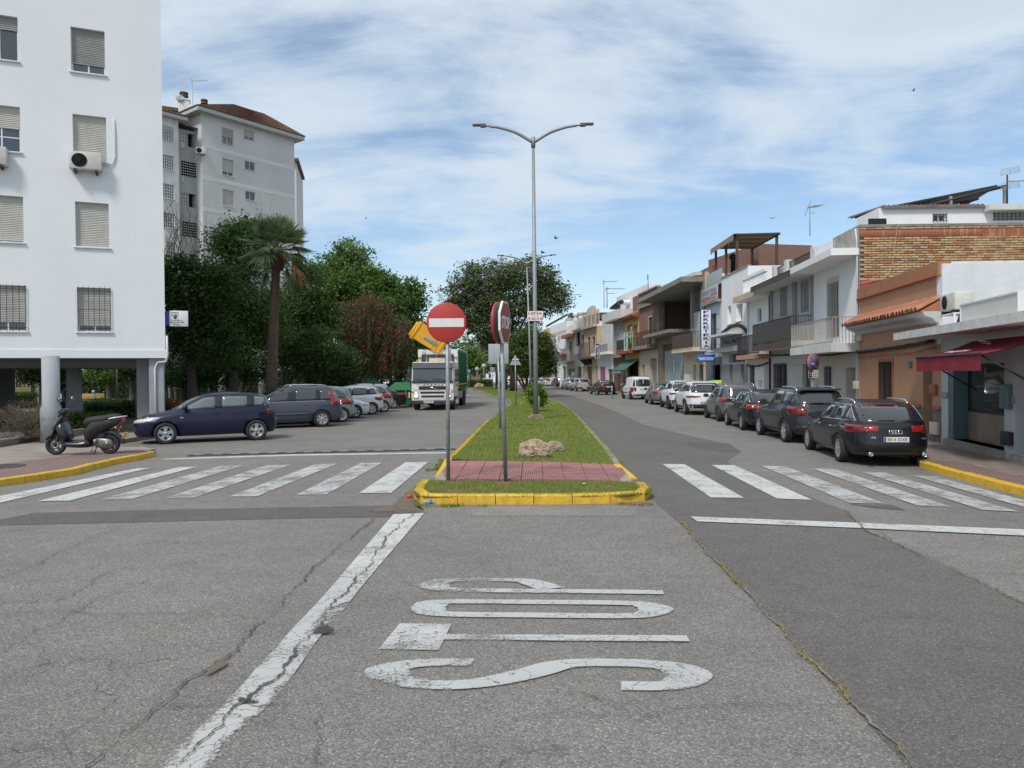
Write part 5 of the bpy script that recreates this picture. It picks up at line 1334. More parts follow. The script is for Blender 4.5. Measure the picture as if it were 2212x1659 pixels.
def tiled_plane(name,a,b,c,d,parent,m_,tw=.28,tl=.42):
    """rows of overlapping curved tiles on a quad a-b (eaves) to d-c (ridge), joined as one part"""
    mb = MB(); a,b,c,d = map(Vector,(a,b,c,d)); nx = max(1,int((b-a).length/tw)); ny = max(1,int(((d+c)/2-(a+b)/2).length/tl)); nrm = (b-a).cross(d-a).normalized()
    if nrm.z < 0: nrm =-nrm
    w0 = (b-a).length
    for j in range(ny):
        t0,t1 = j/ny,min(1,(j+1.12)/ny); l0,r0 = a.lerp(d,t0),b.lerp(c,t0); l1,r1 = a.lerp(d,t1),b.lerp(c,t1)
        wj = (r0-l0).length; n = max(1,int(round(wj/tw)))
        for i in range(n):
            p0,p1,q0,q1 = l0.lerp(r0,i/n),l0.lerp(r0,(i+1)/n),l1.lerp(r1,i/n),l1.lerp(r1,(i+1)/n); h = tw*.28
            m0,m1 = (p0+p1)/2+nrm*h,(q0+q1)/2+nrm*h*.55; u = nrm*.04
            mb.poly([p0+u,m0+u,m1,q0],True); mb.poly([m0+u,p1+u,q1,m1],True); mb.poly([p0,p1,p1+u,m0+u,p0+u])
    return tag(mb.build(name,m_,parent,fix=False),kind='stuff')
ov = .75; x0,x1 =-ov,HB.w+ov; y0,y1 =-ov,16.7; xr1,zr1 = HB.uv(1015,392,'T',7); xr2,zr2 = HB.uv(1370,437,'T',7); zr = zr1*.5+zr2*.5
rA = (xr1,7.0,zr); rB = (max(xr2,xr1+1.5),7.0,zr)
tiled_plane('roof_tiles',(x0,y0,he+.12),(x1,y0,he+.12),rB,rA,HB.o,ROOFT); tiled_plane('roof_tiles',(x0,y1,he+.12),(x0,y0,he+.12),rA,(rA[0],9,zr),HB.o,ROOFT)
tiled_plane('roof_tiles',(x1,y0,he+.12),(x1,y1,he+.12),(rB[0],9,zr),rB,HB.o,ROOFT); tiled_plane('roof_tiles',(x1,y1,he+.12),(x0,y1,he+.12),(rA[0],9,zr),(rB[0],9,zr),HB.o,ROOFT)
EAV = mat('eaves_grey',(.44,.44,.43),.8,var=.06); HB.box('eaves',x0+.05,x1-.05,y0+.05,y1-.05,he-.22,he+.10,EAV)
# left wing with glazed balconies
LW0 = PX(300,60.5); LW1 = PX(393,63.2)
LWg = Bd('apartment_wing','white block wing with gridded balcony windows between the two blocks',LW0,LW1,12,'building')
hw_ = LWg.z(345,245); dzw = LWg.z(357,290)-LWg.z(357,352.5)
for k in range(7):
    z1_,z0_ = LWg.z(357,271)-dzw*k,LWg.z(357,303)-dzw*k
    xa = LWg.uv(344.5,290)[0]; xb = LWg.uv(375,290)[0]; LWg.win((xa,xb,z0_,z1_),.32 if k == 0 else 0,SHT,mull=(6,5),rev=.08); LWg.win((xa-2.6,xa-.25,z0_,z1_),0,mull=(6,5),rev=.08)
LWg.finish(hw_,[(hw_,WHTD)],side=WHTD)
tiled_plane('roof_tiles',(-1,-.6,hw_+.1),(LWg.w+.7,-.6,hw_+.1),(LWg.w-2,5,hw_+2.2),(-1,5,hw_+2.2),LWg.o,ROOFT); tiled_plane('roof_tiles',(LWg.w+.7,-.6,hw_+.1),(LWg.w+.7,12,hw_+.1),(LWg.w-2,6,hw_+2.2),(LWg.w-2,5,hw_+2.2),LWg.o,ROOFT)
LWg.box('eaves',-1,LWg.w+.6,-.55,11,hw_-.2,hw_+.08,EAV)
# recessed bay between them
RC0 = PX(386,63.9); RC1 = PX(443.5,65.6); RB = Bd('apartment_bay','recessed grey bay with perforated screen block and open balcony',RC0,RC1,8,'building')
hr = RB.z(420,285)
xa,xb = RB.uv(390,300)[0],RB.uv(436,300)[0]; LATT = mat('screen_block',(.47,.46,.44),.9,var=.08)
for k in range(4):
    z1_,z0_ = RB.z(412,289)-dzw*2*k*1.08,RB.z(412,318)-dzw*2*k*1.08
    RB.win((xa,xa+(xb-xa)*.3,z0_,z1_),0,mull=(3,4)); RB.win((xa+(xb-xa)*.34,xa+(xb-xa)*.68,z0_,z1_),kind='hole'); RB.win((xa+(xb-xa)*.72,xb,z0_,z1_),0,mull=(3,4))
    zt2,zb2 = z1_-dzw*1.02,z0_-dzw*1.08; s_ = MB(); s_.box((xa,-.06,zb2),(xb,.0,zt2)); pb = s_.build('screen_wall',LATT,RB.o)
    hs = MB(); nx_,nz_ = 10,6
    for i in range(nx_):
        for j in range(nz_):
            cx2,cz2 = xa+(xb-xa)*(i+.5)/nx_,zb2+(zt2-zb2)*(j+.5)/nz_; hs.lathe([(.001,-.064),(.10,-.064)],c=(cx2,0,cz2),axis='y',n=10)
    tag(hs.build('screen_holes',DARK,pb),kind='stuff')
RB.finish(hr,[(hr,mat('render_bay_grey',(.42,.415,.40),.9,var=.12,vs=.6,stain=.2))])
tiled_plane('roof_tiles',(-.5,-.5,hr+.15),(RB.w+.5,-.5,hr+.15),(RB.w+.5,6,hr+2.5),(-.5,6,hr+2.5),RB.o,ROOFT)
for (px,py,lab) in ((386,322,'small air conditioner on the top floor of the white wing'),(434,334,'air conditioner at the corner of the hip roofed block'),(387,394,'air conditioner beside the perforated screen')):
    p = AT(px,py,64.5); ac_unit(p,.39,lab,.8,.55)
# chimneys, aerial, dish
def chimney(P,w_,h_,m_,label):
    c_ = thing('chimney',P,.39,label,'chimney'); q = MB(); q.box((-w_/2,-w_/2,0),(w_/2,w_/2,h_)); q.build('stack',m_,c_); q = MB(); q.box((-w_/2-.06,-w_/2-.06,h_),(w_/2+.06,w_/2+.06,h_+.12)); q.build('cap_slab',m_,c_)
    for k in range(3): q = MB(); q.lathe([(w_*.36,h_+.13+k*.24),(w_*.42,h_+.22+k*.24),(w_*.36,h_+.33+k*.24)],n=16); q.build('cowl_ring',BRO,c_)
p = AT(398,250,68); zt_ = ZAT(398,219,68); chimney(p,.95,zt_-p.z,WHT,'white chimney stack with round cowl beside the dish')
p = AT(442,262,66); zt_ = ZAT(442,235,66); chimney(p,.75,zt_-p.z,CREAM,'beige chimney with ringed round cowl')
def dish(P,r,az,label,group=None):
    d_ = thing('satellite_dish',P,az,label,'satellite dish',group); q = MB(); prof = [(r*k/6,-.22*r*(1-(k/6) ** 2)) for k in range(7)]; prof[0] = (.001,prof[0][1])
    q.lathe(prof+[(r*.98,.02)],c=(0,0,0),axis='y',n=22,M=rot('X',math.radians(-25))); q.build('reflector',GREYR,d_); q = MB(); q.tube([(0,.1,-r*.1),(0,.3,-r*.3),(0,.3,-r*1.7)],.035,6); q.build('bracket',GREYR,d_)
    q = MB(); q.tube([(0,-.05,-r*.9),(0,-r*.9,-r*.25)],.02,5); q.sphere((0,-r*.9,-r*.2),.06,8,5); q.build('feed_arm',GREYR,d_); return d_
dish(AT(389,212,67.5),.38,.2,'grey satellite dish on the side of the white chimney')
def aerial(P,h_,label,n=6,span=.9,az=0,group=None,thick=.02):
    a = thing('tv_aerial',P,az,label,'aerial',group); q = MB(); q.tube([(0,0,0),(0,0,h_)],thick,5); q.build('mast',GREYR,a); q = MB(); q.tube([(-.1,0,h_-.15),(span*1.2,0,h_-.05)],thick*.7,4)
    for k in range(n): x = span*1.2*(k+.5)/n; q.tube([(x,-.28,h_-.12+.08*k/n),(x,.28,h_-.12+.08*k/n)],thick*.5,4)
    q.tube([(-.08,-.2,h_+.12),(-.08,.2,h_-.45)],thick*.6,4); q.build('aerial_head',GREYR,a)
    q = MB(); q.tube([(0,0,h_*.72),(span*.5,0,h_*.72)],thick*.6,4); q.build('cross_arm',GREYR,a); return a
p = AT(417,251,68.5); aerial(p,ZAT(417,171,68.5)-p.z,'tall television aerial between the two chimneys of the block',6,1.1,.2)
# back roofs of the same estate, seen past the edges
BR = Bd('apartment_block','white rear block of the estate showing its brown eaves at the right edge',PX(600,96),PX(645.5,96.5),10,'building'); hb = BR.z(640,348); BR.finish(hb,[(hb,GRW)]); BR.box('eaves',-.5,BR.w+.35,-.6,9,hb-.1,hb+.25,ROOFT)
BR = Bd('apartment_block','white rear block with a strip of brown tile behind the white chimney',PX(352,84),PX(444,86),10,'building'); hb = BR.z(390,244); BR.finish(hb,[(hb,WHTD)]); BR.box('eaves',-.3,BR.w+.3,-.6,9,hb,hb+.35,ROOFT)
# ================================================================== HOUSES ON THE RIGHT, near to far
def LW(b,x,y,z): return b.P0+b.d*x+b.n*y+Vector((0,0,z))
def sign_flat(b,name,x0,x1,z0,z1,y,m_,lines,label,cat='sign',tm=None,th=.05,font=None):
    s_ = thing(name,b.P0,b.o.rotation_euler.z,label,cat); q = MB(); q.rbox((x0,y-th,z0),(x1,y,z1),.01); q.build('sign_board',m_,s_)
    for (txt,cx,cz,w_,h_,mt) in lines: q = MB(); add_text(q,txt,tr(x0+(x1-x0)*cx,y-th-.001,z0+(z1-z0)*cz) @ STAND,1,.006,fit=((x1-x0)*w_,(z1-z0)*h_),bold=.02); q.build('sign_lettering',mt,s_)
    return s_
def sign_out(b,name,x,z0,z1,y0,y1,m_,label,edge=None,cat='sign',th=.16):
    """projecting sign: flat faces look along the street; local frame x=towards the street, lettering on the near face"""
    s_ = thing(name,LW(b,x,0,0),b.o.rotation_euler.z+math.pi/2,label,cat)
    # its local +x = into the building, local -y = towards the viewer along the street
    q = MB(); q.rbox((y0,-th/2,z0),(y1,th/2,z1),.015); q.build('sign_board',m_,s_)
    if edge: q = MB(); e = .035; [q.box(a,c) for a,c in (((y0-e,-th/2-.01,z0-e),(y0,th/2+.01,z1+e)),((y1,-th/2-.01,z0-e),(y1+e,th/2+.01,z1+e)),((y0,-th/2-.01,z1),(y1,th/2+.01,z1+e)),((y0,-th/2-.01,z0-e),(y1,th/2+.01,z0)))]; q.build('sign_frame',edge,s_)
    return s_
def P_(px): return FL(px)
# the near houses meet the picture plane left (far) end -> right (near) end
# ---------- shop with the red awning
SH0,SH1 = P_(2033),Vector((8.2,4.0,0))
S0 = Bd('shop','single storey grey shop with red awning, display window and flat concrete canopy',P_(2033.5),Vector((9.55,11.2,0)),7,'shop')
hS = S0.z('x' and 2034,718)
SHW = mat('shop_wall_grey',(.47,.48,.49),.8,var=.07,vs=1,bump=.2,stain=.12); WDG = mat('wood_laminate',(.25,.19,.14),.5,var=.3,vs=1.2,stain=.5,ss=3); TEAL = mat('metal_teal',(.10,.16,.17),.5,var=.1)
xd0,xd1 = S0.uv(1020,900,'L')[0],S0.uv(1488,900,'L')[0]; zd0,zd1 = .30,S0.z(1020,515,'L',0)
zd1 = S0.uv(1488,520,'L')[1]
S0.op.append((xd0,xd1,zd0,zd1,.9))
xe0,xe1 = S0.uv(1578,900,'L')[0],S0.w-.6; S0.op.append((xe0,xe1,.3,zd1,.5))
S0.finish(hS,[(hS,SHW)],side=WHTD,roof=CONR)
dsp = thing('shop_window',S0.P0,S0.o.rotation_euler.z,'glazed display case of the shop with shoes and bags on a shelf','shop window')
q = MB(); q.box((xd0+.35,.35,zd0),(xd1-.05,.9,zd0+.72)); q.build('wooden_base',WDG,dsp)
q = MB(); fx0,fx1 = xd0+.35,xd1-.75
for a in ((fx0,fx0+.06),(fx1-.06,fx1+.04),(xd1-.12,xd1-.05)): q.box((a[0],.34,zd0+.72),(a[1],.42,zd1))
q.box((fx0,.34,zd1-.06),(xd1-.05,.42,zd1)); q.box((fx0,.34,zd0+.70),(xd1-.05,.42,zd0+.77)); q.build('window_frame',INK,dsp)
q = MB(); q.box((fx0+.06,.375,zd0+.77),(fx1-.06,.383,zd1-.06)); q.build('pane',mat('shop_glass',(.5,.55,.56),.03,0,0,trans=.92,spec=.8),dsp)
q = MB(); q.box((fx0,1.9,zd0),(xd1,1.95,zd1)); q.build('back_wall',mat('shop_inner',(.35,.34,.33),.8,var=.3,vs=3),S0.o)
q = MB(); q.box((xd0+.02,.02,zd0),(xd0+.30,.95,zd1)); q.build('folded_shutter',TEAL,S0.o)
q = MB(); q.box((fx0+.08,.5,1.02),(fx1+.4,1.2,1.05)); q.build('display_shelf',FRW,dsp); q = MB(); q.box((fx0+.08,.5,1.62),(fx1+.4,1.2,1.65)); q.build('display_shelf',FRW,dsp)
rr = random.Random(3); gm_ = [mat('goods_pink',(.5,.05,.15),.5),mat('goods_black',(.02,.02,.02),.4),mat('goods_tan',(.32,.24,.16),.6),mat('goods_white',(.5,.5,.5),.5)]
for k in range(14):
    x = fx0+.15+(fx1-fx0)*(k % 7)/7; z = 1.05 if k < 7 else 1.65; kind = rr.randrange(4); q = MB()
    if kind < 2: q.prism([(0,0),(.20,0),(.22,.05),(.10,.08),(.04,.20),(0,.20)],-.04,.04,'xz')      # boots and shoes
    else: q.rbox((0,-.06,0),(.16,.06,.20),.02); q.tube([(.02,0,.2),(.04,0,.30),(.12,0,.30),(.14,0,.2)],.008,5)
    o = q.build('shoe' if kind < 2 else 'handbag',gm_[kind if kind != 1 else 1],None); o.location = LW(S0,x,.7,z); o.rotation_euler = (0,0,S0.o.rotation_euler.z+.3)
    tag(o,('%s on the %s shelf of the shop window, %s from the left' % ('shoe' if kind < 2 else 'small handbag','lower' if k < 7 else 'upper',('first','second','third','fourth','fifth','sixth','seventh')[k % 7])),'shoe' if kind < 2 else 'bag','goods in the shop window')
q = MB(); q.box((xd0-.02,-.12,.12),(xd1+.05,.9,.30)); q.build('doorstep',CONC,S0.o)
q = MB(); q.box((xe0-.05,-.1,.12),(xe1+.05,.5,.28)); q.build('doorstep',CONC,S0.o)
for (a,c,d,e) in ((-.0,xd0-.0,1.32,1.46),(xd1+.0,xe0,1.32,1.46)): q = MB(); q.box((a+.01,-.03,d),(c,.01,e)); q.build('wall_band',GREYB,S0.o)
for (v,a,b_,c,d,m_) in (('L',1488,1560,700,898,TEAL),('L',1495,1568,1085,1195,DKG)):
    r = S0.rect(v,a,b_,c,d); q = MB(); q.rbox((r[0]+.03,-.12,r[2]),(r[1],.0,r[3]),.02); q.build('meter_box',m_,S0.o)
# canopy slab over the pavement
zc1 = S0.z(2034,722) ; cs = MB(); cs.box((-.75,-.95,hS-.16),(S0.w+.2,.0,hS+.03)); cs.build('canopy',mat('canopy_edge',(.62,.62,.60),.9,var=.15,vs=3,bump=.5,stain=.6,ss=5),S0.o)
AWR = mat('awning_red',(.22,.010,.026),.8,var=.15,vs=2,bump=.1,stain=.18,ss=1.5); AWR2 = mat('awning_red_faded',(.33,.06,.05),.8,var=.15,vs=2)
xa0 = S0.uv(760,478,'L',-1.25)[0]; xa1 = S0.uv(1290,470,'L',-1.25)[0]
zA = S0.z(762,482,'L',-1.25); zAb = S0.z(762,592,'L',-1.25); zAt = hS-.32
aw = awning(S0,xa0,xa1,zAt,zA,1.25,AWR,zA-zAb,'awning','dark red shop awning with faded white lettering on its slope','x')
sl = math.atan2(zAt-zA,1.2); q = MB(); Mx = tr((xa0+xa1)/2-.2,-.95,zA+(zAt-zA)*.25+.012) @ rot('X',sl)
add_text(q,'Regalos',Mx,.3,.003,fit=(1.3,.18),shear=.3,bold=.015); q.build('awning_lettering',mat('lettering_faded',(.55,.42,.40),.8),aw)
q = MB(); q.tube([((xa0+xa1)/2+.35+.16*math.cos(t/10*math.pi),-.62+.10*math.sin(t/10*math.pi),zA+(zAt-zA)*(.63-.10*math.sin(t/10*math.pi)*.9)+.035) for t in range(21)],.010,5); q.build('awning_emblem',MC['lettering_faded'],aw)
# things on the canopy: air conditioner on a white frame, blank sign panel
pz = hS+.03
acx = S0.uv(905,600,'W',-.35)[0]; azb = S0.z(830,735,'W',-.35); azt = S0.z(830,485,'W',-.35)
ac_unit(LW(S0,acx+.1,.0,azb),S0.o.rotation_euler.z,'weathered air conditioner on a white frame above the shop canopy',.95,azt-azb,.42)
fr = thing('ac_stand',LW(S0,acx+.1,-.0,pz),S0.o.rotation_euler.z,'white steel frame that holds the air conditioner above the canopy','frame'); hh = azb-pz-.1
for x in (-.45,.45):
    for y in (-.42,.02): q = MB(); q.box((x-.02,y-.02,0),(x+.02,y+.02,hh)); q.build('leg',FRW,fr)
q = MB(); q.box((-.47,-.44,hh),(.47,.04,hh+.03)); q.build('top_frame',FRW,fr); q = MB(); q.tube([(.2,-.2,hh),(.15,-.22,hh*.6),(.0,-.2,hh*.3),(-.1,-.25,0)],.03,6); q.build('hose',CABLE,fr)
x0_,z1_ = S0.uv(1085,640,'W',-.75); x1_,_ = S0.uv(1930,530,'W',-.75)
pn = thing('blank_sign_panel',S0.P0,S0.o.rotation_euler.z,'blank off-white sign box standing on the canopy beside the air conditioner','sign')
q = MB(); q.box((x0_,-.75,pz),(x1_,-.55,z1_)); q.build('panel_face',mat('panel_offwhite',(.60,.59,.56),.6,var=.05,vs=1,stain=.15,ss=1),pn); q = MB()
for a,c in (((x0_-.02,-.77,z1_),(x1_+.02,-.53,z1_+.03)),((x0_-.02,-.77,pz),(x0_,-.53,z1_)),((x1_,-.77,pz),(x1_+.02,-.53,z1_))): q.box(a,c)
q.build('panel_frame',FRW,pn)
# ---------- orange house
H0 = Bd('house','orange house with terracotta tile eave and dark stone plinth',P_(1857),P_(2033.2),9)
h0 = (H0.z(1858,626)+H0.z(2033,572))/2+.05
LIN = mat('iron_door_grey',(.06,.07,.075),.5,var=.15,vs=4)
H0.win(H0.rect('L',458,560,518,838),0,mull=(2,1),grille=.10,trim=ORGD,fm=DKG,gm=DKG); rd = H0.rect('L',820,872,560,1150)
H0.win((rd[0]-.05,rd[1]+.15,.3,rd[3]),0,LIN,kind='door',rev=.35,trim=ORGD)
zpl = H0.z(600,868,'L'); zpl = max(.9,min(1.3,zpl))
H0.finish(h0,[(zpl,STONE),(h0,ORG)],side=WHTD)
H0.box('plinth_cap',.02,rd[0]-.2,-.05,.02,zpl-.01,zpl+.07,ORGD); H0.box('plinth_cap',rd[1]+.3,H0.w,-.05,.02,zpl-.01,zpl+.07,ORGD)
H0.box('parapet_band',-.02,H0.w+.0,-.07,.25,h0-.32,h0+.02,ORGP)
H0.box('parapet_ledge',-.02,H0.w,-.10,.02,h0-.36,h0-.32,ORGD)  # thin dark orange ledge below the parapet band
ze = H0.z(215,207,'L',-.55); zr_ = ze+.34; GW = mat('cornice_grey_white',(.45,.45,.44),.7,var=.1,vs=2)
c_ = MB(); c_.prism([(-.46,ze-.02),(-.40,ze-.12),(-.20,ze-.2),(-.12,ze-.30),(0,ze-.34),(0,ze)],-.02,H0.w,'yz'); c_.build('cornice',GW,H0.o)
c_ = MB(); c_.prism([(-.52,ze-.02),(0,ze-.02),(0,zr_-.06)],-.02,H0.w,'yz'); c_.build('eave_bed',ORGD,H0.o)
nt_ = 30; tm = None
for k in range(nt_):
    x = H0.w*(k+.5)/nt_; r = H0.w/nt_/2
    if tm is None:
        mb = MB(); nseg = 6
        for j in range(nseg):
            a0,a1 = math.pi*j/nseg,math.pi*(j+1)/nseg
            for (ra,rb,ya,yb,za,zb) in ((r,r*.85,-.60,.02,ze,zr_),):
                P4 = [(-ra*math.cos(a0),ya,za+ra*math.sin(a0)),(-ra*math.cos(a1),ya,za+ra*math.sin(a1)),(-rb*math.cos(a1),yb,zb+rb*math.sin(a1)),(-rb*math.cos(a0),yb,zb+rb*math.sin(a0))]
                mb.poly(P4,True); mb.poly([(p[0]*.8,p[1],p[2]-.012) for p in P4][::-1],True)
                mb.poly([P4[0],P4[1],(P4[1][0]*.8,P4[1][1],P4[1][2]-.012),(P4[0][0]*.8,P4[0][1],P4[0][2]-.012)])
        o = mb.build('roof_tile',TERR,H0.o); tm = o.data
    else: o = bpy.data.objects.new('roof_tile',tm); COL.objects.link(o); o.parent = H0.o
    o.location = (x,rnd.uniform(-.02,.02),rnd.uniform(-.006,.006))
def cable(name,b,pts,r=.03,label='',n=8,cat='cable',strands=3,amp=.02,m_=CABLE,y=-.06):
    a = thing(name,b.P0,b.o.rotation_euler.z,label,cat); R_ = random.Random(len(label))
    P3 = smooth([Vector((x,y,z)) for x,z in pts],n)
    for s_ in range(strands):
        q = MB(); ph = s_*2.1; q.tube([(p.x,p.y-.02+.02*math.cos(i*.9+ph),p.z+amp*math.sin(i*.9+ph)+R_.uniform(-.008,.008)) for i,p in enumerate(P3)],r*.6,5); q.build('strand',m_,a)
    return a
zcb = H0.z(1935,754)
cable('facade_cable',H0,[(0,zcb-.0),(H0.w*.3,zcb+.02),(H0.w*.6,zcb+.05),(H0.w*.95,zcb+.12)],.045,'thick twisted black cable bundle along the orange house front',strands=3,amp=.03)
cable('facade_cable',H0,[(0,zcb-.14),(H0.w*.2,zcb-.17),(H0.w*.45,zcb-.12),(H0.w*.7,zcb-.15),(H0.w*.98,zcb-.05)],.02,'thin painted brown cables under the black bundle on the orange house',strands=2,amp=.02,m_=ORGD)
for (v,a,b_,c,d,m_,nm) in (('L',878,938,250,300,FRW,'junction_box'),('L',283,313,290,345,CREAM,'junction_box'),('L',892,938,700,780,ORGD,'meter_box'),('L',895,955,1008,1110,CREAM,'meter_box')):
    r = H0.rect(v,a,b_,c,d); q = MB(); q.rbox((r[0],-.10,r[2]),(min(r[1],H0.w-.02),0,r[3]),.015); q.build(nm,m_,H0.o)
r = H0.rect('L',697,726,508,566); q = MB(); cxp,czp,hw2,hh2 = (r[0]+r[1])/2,(r[2]+r[3])/2,(r[1]-r[0])/2,(r[3]-r[2])/2
q.prism([(cxp-hw2,czp+hh2),(cxp+hw2,czp+hh2),(cxp+hw2,czp-hh2*.3),(cxp,czp-hh2),(cxp-hw2,czp-hh2*.3)],-.04,-.0,'xz'); q.build('shield_plaque',TEAL,H0.o)
# white party wall above the shop (side of the orange house, standing 2 cm proud)
wn = MB(); nr = H0.n; ang = H0.o.rotation_euler.z
# ---------- white house with the bar balcony, and the brick party wall
H1 = Bd('house','white two storey house with pale twisted-bar balcony and textured cream ground floor',P_(1758.6),P_(1856.8),12)
h1 = H1.z(1855,487); zb1 = H1.z(690,1058,'J',-.9)
H1.win(H1.rect('J',441,527,600,1045),0,FRW,grille=.10,gm=IRL,mull=(2,1),sill=0,fm=IRL); r = H1.rect('J',436,532,555,602); q = MB(); q.box((r[0],-.04,r[2]),(r[1],.02,r[3])); q.build('lintel',CREAM,H1.o)
H1.win(H1.rect('J',417,474,1280,1480),0,grille=.10,mull=(2,1)); rd = H1.rect('J',588,668,1287,1560); H1.win((rd[0],rd[1],.16,rd[3]),0,WOOD,kind='door',rev=.7)
CRT = mat('textured_cream_tile',(.50,.46,.38),.6,var=.12,vs=8,bump=1,bs=6)
H1.finish(h1-.02,[(zb1-.1,CRT),(h1,WHT)],side=WHT)
zt1,zb_ = H1.z(690,190,'J',-.9),H1.z(690,255,'J',-.9)
H1.box('eave_slab',-.1,H1.w,-.95,.01,zb_,zt1,WHT); H1.box('balcony_slab',-.05,H1.w,-.95,.01,zb1-.30,zb1,WHTD)
H1.rail(.2,H1.w*.5,zt1,zt1+.6,.05,DKG,name='terrace_railing',returns=False); H1.box('terrace_post',0,.3,-.04,.2,zt1-.02,zt1+.75,WHTD)
H1.box('stained_parapet',H1.w*.5,H1.w,-.05,.15,zt1-.02,h1,mat('stained_concrete',(.38,.36,.32),.95,var=.35,vs=2.5,bump=.6,stain=.9,ss=2))
H1.rail(-.02,H1.w-.02,zb1,H1.z(690,815,'J',-.9),-.9,IRL,knob=True,step=.125)
ptop = H1.z(690,1150,'J'); cable('facade_cable',H1,[(0,ptop),(H1.w*.5,ptop-.06),(H1.w,ptop+.02)],.04,'black cables under the white balcony slab')
q = MB(); q.tube([(H1.w-.05,-.05,.14),(H1.w-.05,-.05,h1-.6),(H1.w-.1,-.08,h1-.1)],.03,6); q.build('downpipe',PVC,H1.o)
for (v,a,b_,c,d,m_) in (('J',667,690,1398,1465,CREAM),('J',690,725,1015,1070,CREAM)):
    r = H1.rect(v,a,b_,c,d); q = MB(); q.rbox((min(r[0],H1.w-.3),-.10,r[2]),(H1.w-.02,0,r[3]),.015); q.build('meter_box',m_,H1.o)
# the party walls run square to the street
def skew(b,v=Vector((1,-.02,0))):
    sh = v.dot(b.d)/v.dot(b.n)
    for o_ in kids(b.o):
        if o_.name.split('.')[0] in ('side_wall','roof','inner_wall'):
            for q_ in o_.data.vertices:
                if q_.co.y > 1: q_.co.x += sh*q_.co.y
for b_ in (H0,H1): skew(b_)
# bricks, one by one, on the wall that faces the camera
A = LW(H1,H1.w,0,0)+Vector((0,-.07,0))
bw = thing('brick_wall',(A.x,A.y,0),-.02,'tall buff and red brick party wall above the orange house','wall')
htop = ZAT(1860,491,A.y); zlow = 4.2; wl_len = 15.5
q = MB(); q.box((0,.035,3.0),(wl_len,.30,htop)); q.build('mortar',mat('mortar_grey',(.20,.185,.155),.95,var=.2,vs=4,bump=.5),bw)
BC = [mat('brick_buff_%s' % n_,c_,.9,var=.18,vs=9,bump=.5,bs=30,stain=.25,ss=4) for n_,c_ in (('light',(.50,.36,.19)),('mid',(.44,.29,.15)),('orange',(.42,.20,.10)),('red',(.34,.12,.07)),('dull',(.29,.20,.13)))]
bms = {}; rb = random.Random(4)
def brick_mesh(w_,h_,key):
    if key not in bms:
        mb = MB(); mb.rbox((0,0,0),(w_,.05,h_),.006,seg=1); o = mb.build('brick',BC[0],None); bms[key] = o.data.copy(); bpy.data.objects.remove(o)
    return bms[key]
meshes = [[None]*5 for _ in range(2)]
for t_,(w_,h_) in enumerate(((.262,.062),(.062,.30))):
    base_ = brick_mesh(w_,h_,t_)
    for ci in range(5): m2 = base_.copy(); m2.materials[0] = BC[ci]; meshes[t_][ci] = m2
bl = []; z = htop-.075; row = 0; solz = htop-.34
while z > zlow:
    if solz-.03 <= z <= solz+.20: z = solz-.085; continue
    x = (row % 2)*.138+rb.uniform(-.01,.01)
    while x < wl_len-.25:
        bl.append((x,z+rb.uniform(-.004,.004),0)); x += .276+rb.uniform(-.006,.01)
    z -= .083; row += 1
soldier = [(k*.070,solz-.02,1) for k in range(int(wl_len/.070))]
def bcol(x,z): return rb.choices(range(5),(6,5,2.4,.8,1.5))[0]
vis = [b_ for b_ in bl if b_[1] > 4.55+b_[0]*.05 and b_[0] < 9]; vis.sort(key=lambda t: t[0]*.6+(htop-t[1])*.8)
singles = soldier[:60]+vis[:235]; rest = soldier[60:]+vis[235:]+[b_ for b_ in bl if b_ not in set(vis)]
for (x,z,t_) in singles:
    ci = (3 if rb.random() < .85 else 2) if t_ else bcol(x,z); o = bpy.data.objects.new('brick',meshes[t_][ci]); COL.objects.link(o); o.parent = bw; o.location = (x,rb.uniform(-.022,-.012),z)
    if t_: o.scale = (1,1,.86)
rs_ = MB()
for (x,z,t_) in rest:
    rs_.cur = (3 if rb.random() < .85 else 2) if t_ else bcol(x,z); y = rb.uniform(-.022,-.012)
    rs_.box((x,y,z),(x+(.062 if t_ else .262),y+.05,z+(.26 if t_ else .062)))
tag(rs_.build('bricks',BC,bw,fix=False),kind='stuff')
q = MB(); q.box((-.02,-.03,htop),(wl_len,.32,htop+.09)); q.build('coping',mat('coping_stained',(.24,.22,.20),.95,var=.4,vs=3,bump=.6),bw)
q = MB(); q.box((.0,-.028,4.75),(2.2,.0,5.2)); o = q.build('red_patch',REDT,bw)
q = MB(); Pq = [bw.matrix_world @ Vector((0,0,0))]; loc = lambda v,x,y: (lambda p: (p.x-A.x,-.07,p.z))(AT(x,y,A.y-.05,v))
q.tube(smooth([Vector(loc('K',*c)) for c in ((700,722),(683,725),(665,850),(640,1050),(600,1160),(540,1215),(330,1265))],6),.008,5); q.build('hanging_wire',CREAM,bw)
# white party wall over the shop
B_ = LW(H0,H0.w,0,0); ww_ = thing('white_party_wall',(B_.x,B_.y-.05,0),-.02,'blank white rendered party wall behind the shop canopy','wall')
q = MB(); q.box((.0,-.02,hS-.3),(14,.25,ZAT(2040,570,B_.y))); q.build('rendered_face',mat('render_white_cloudy',(.66,.68,.70),.85,var=.10,vs=.9,bump=.4,bs=8,stain=.12,ss=.4),ww_)
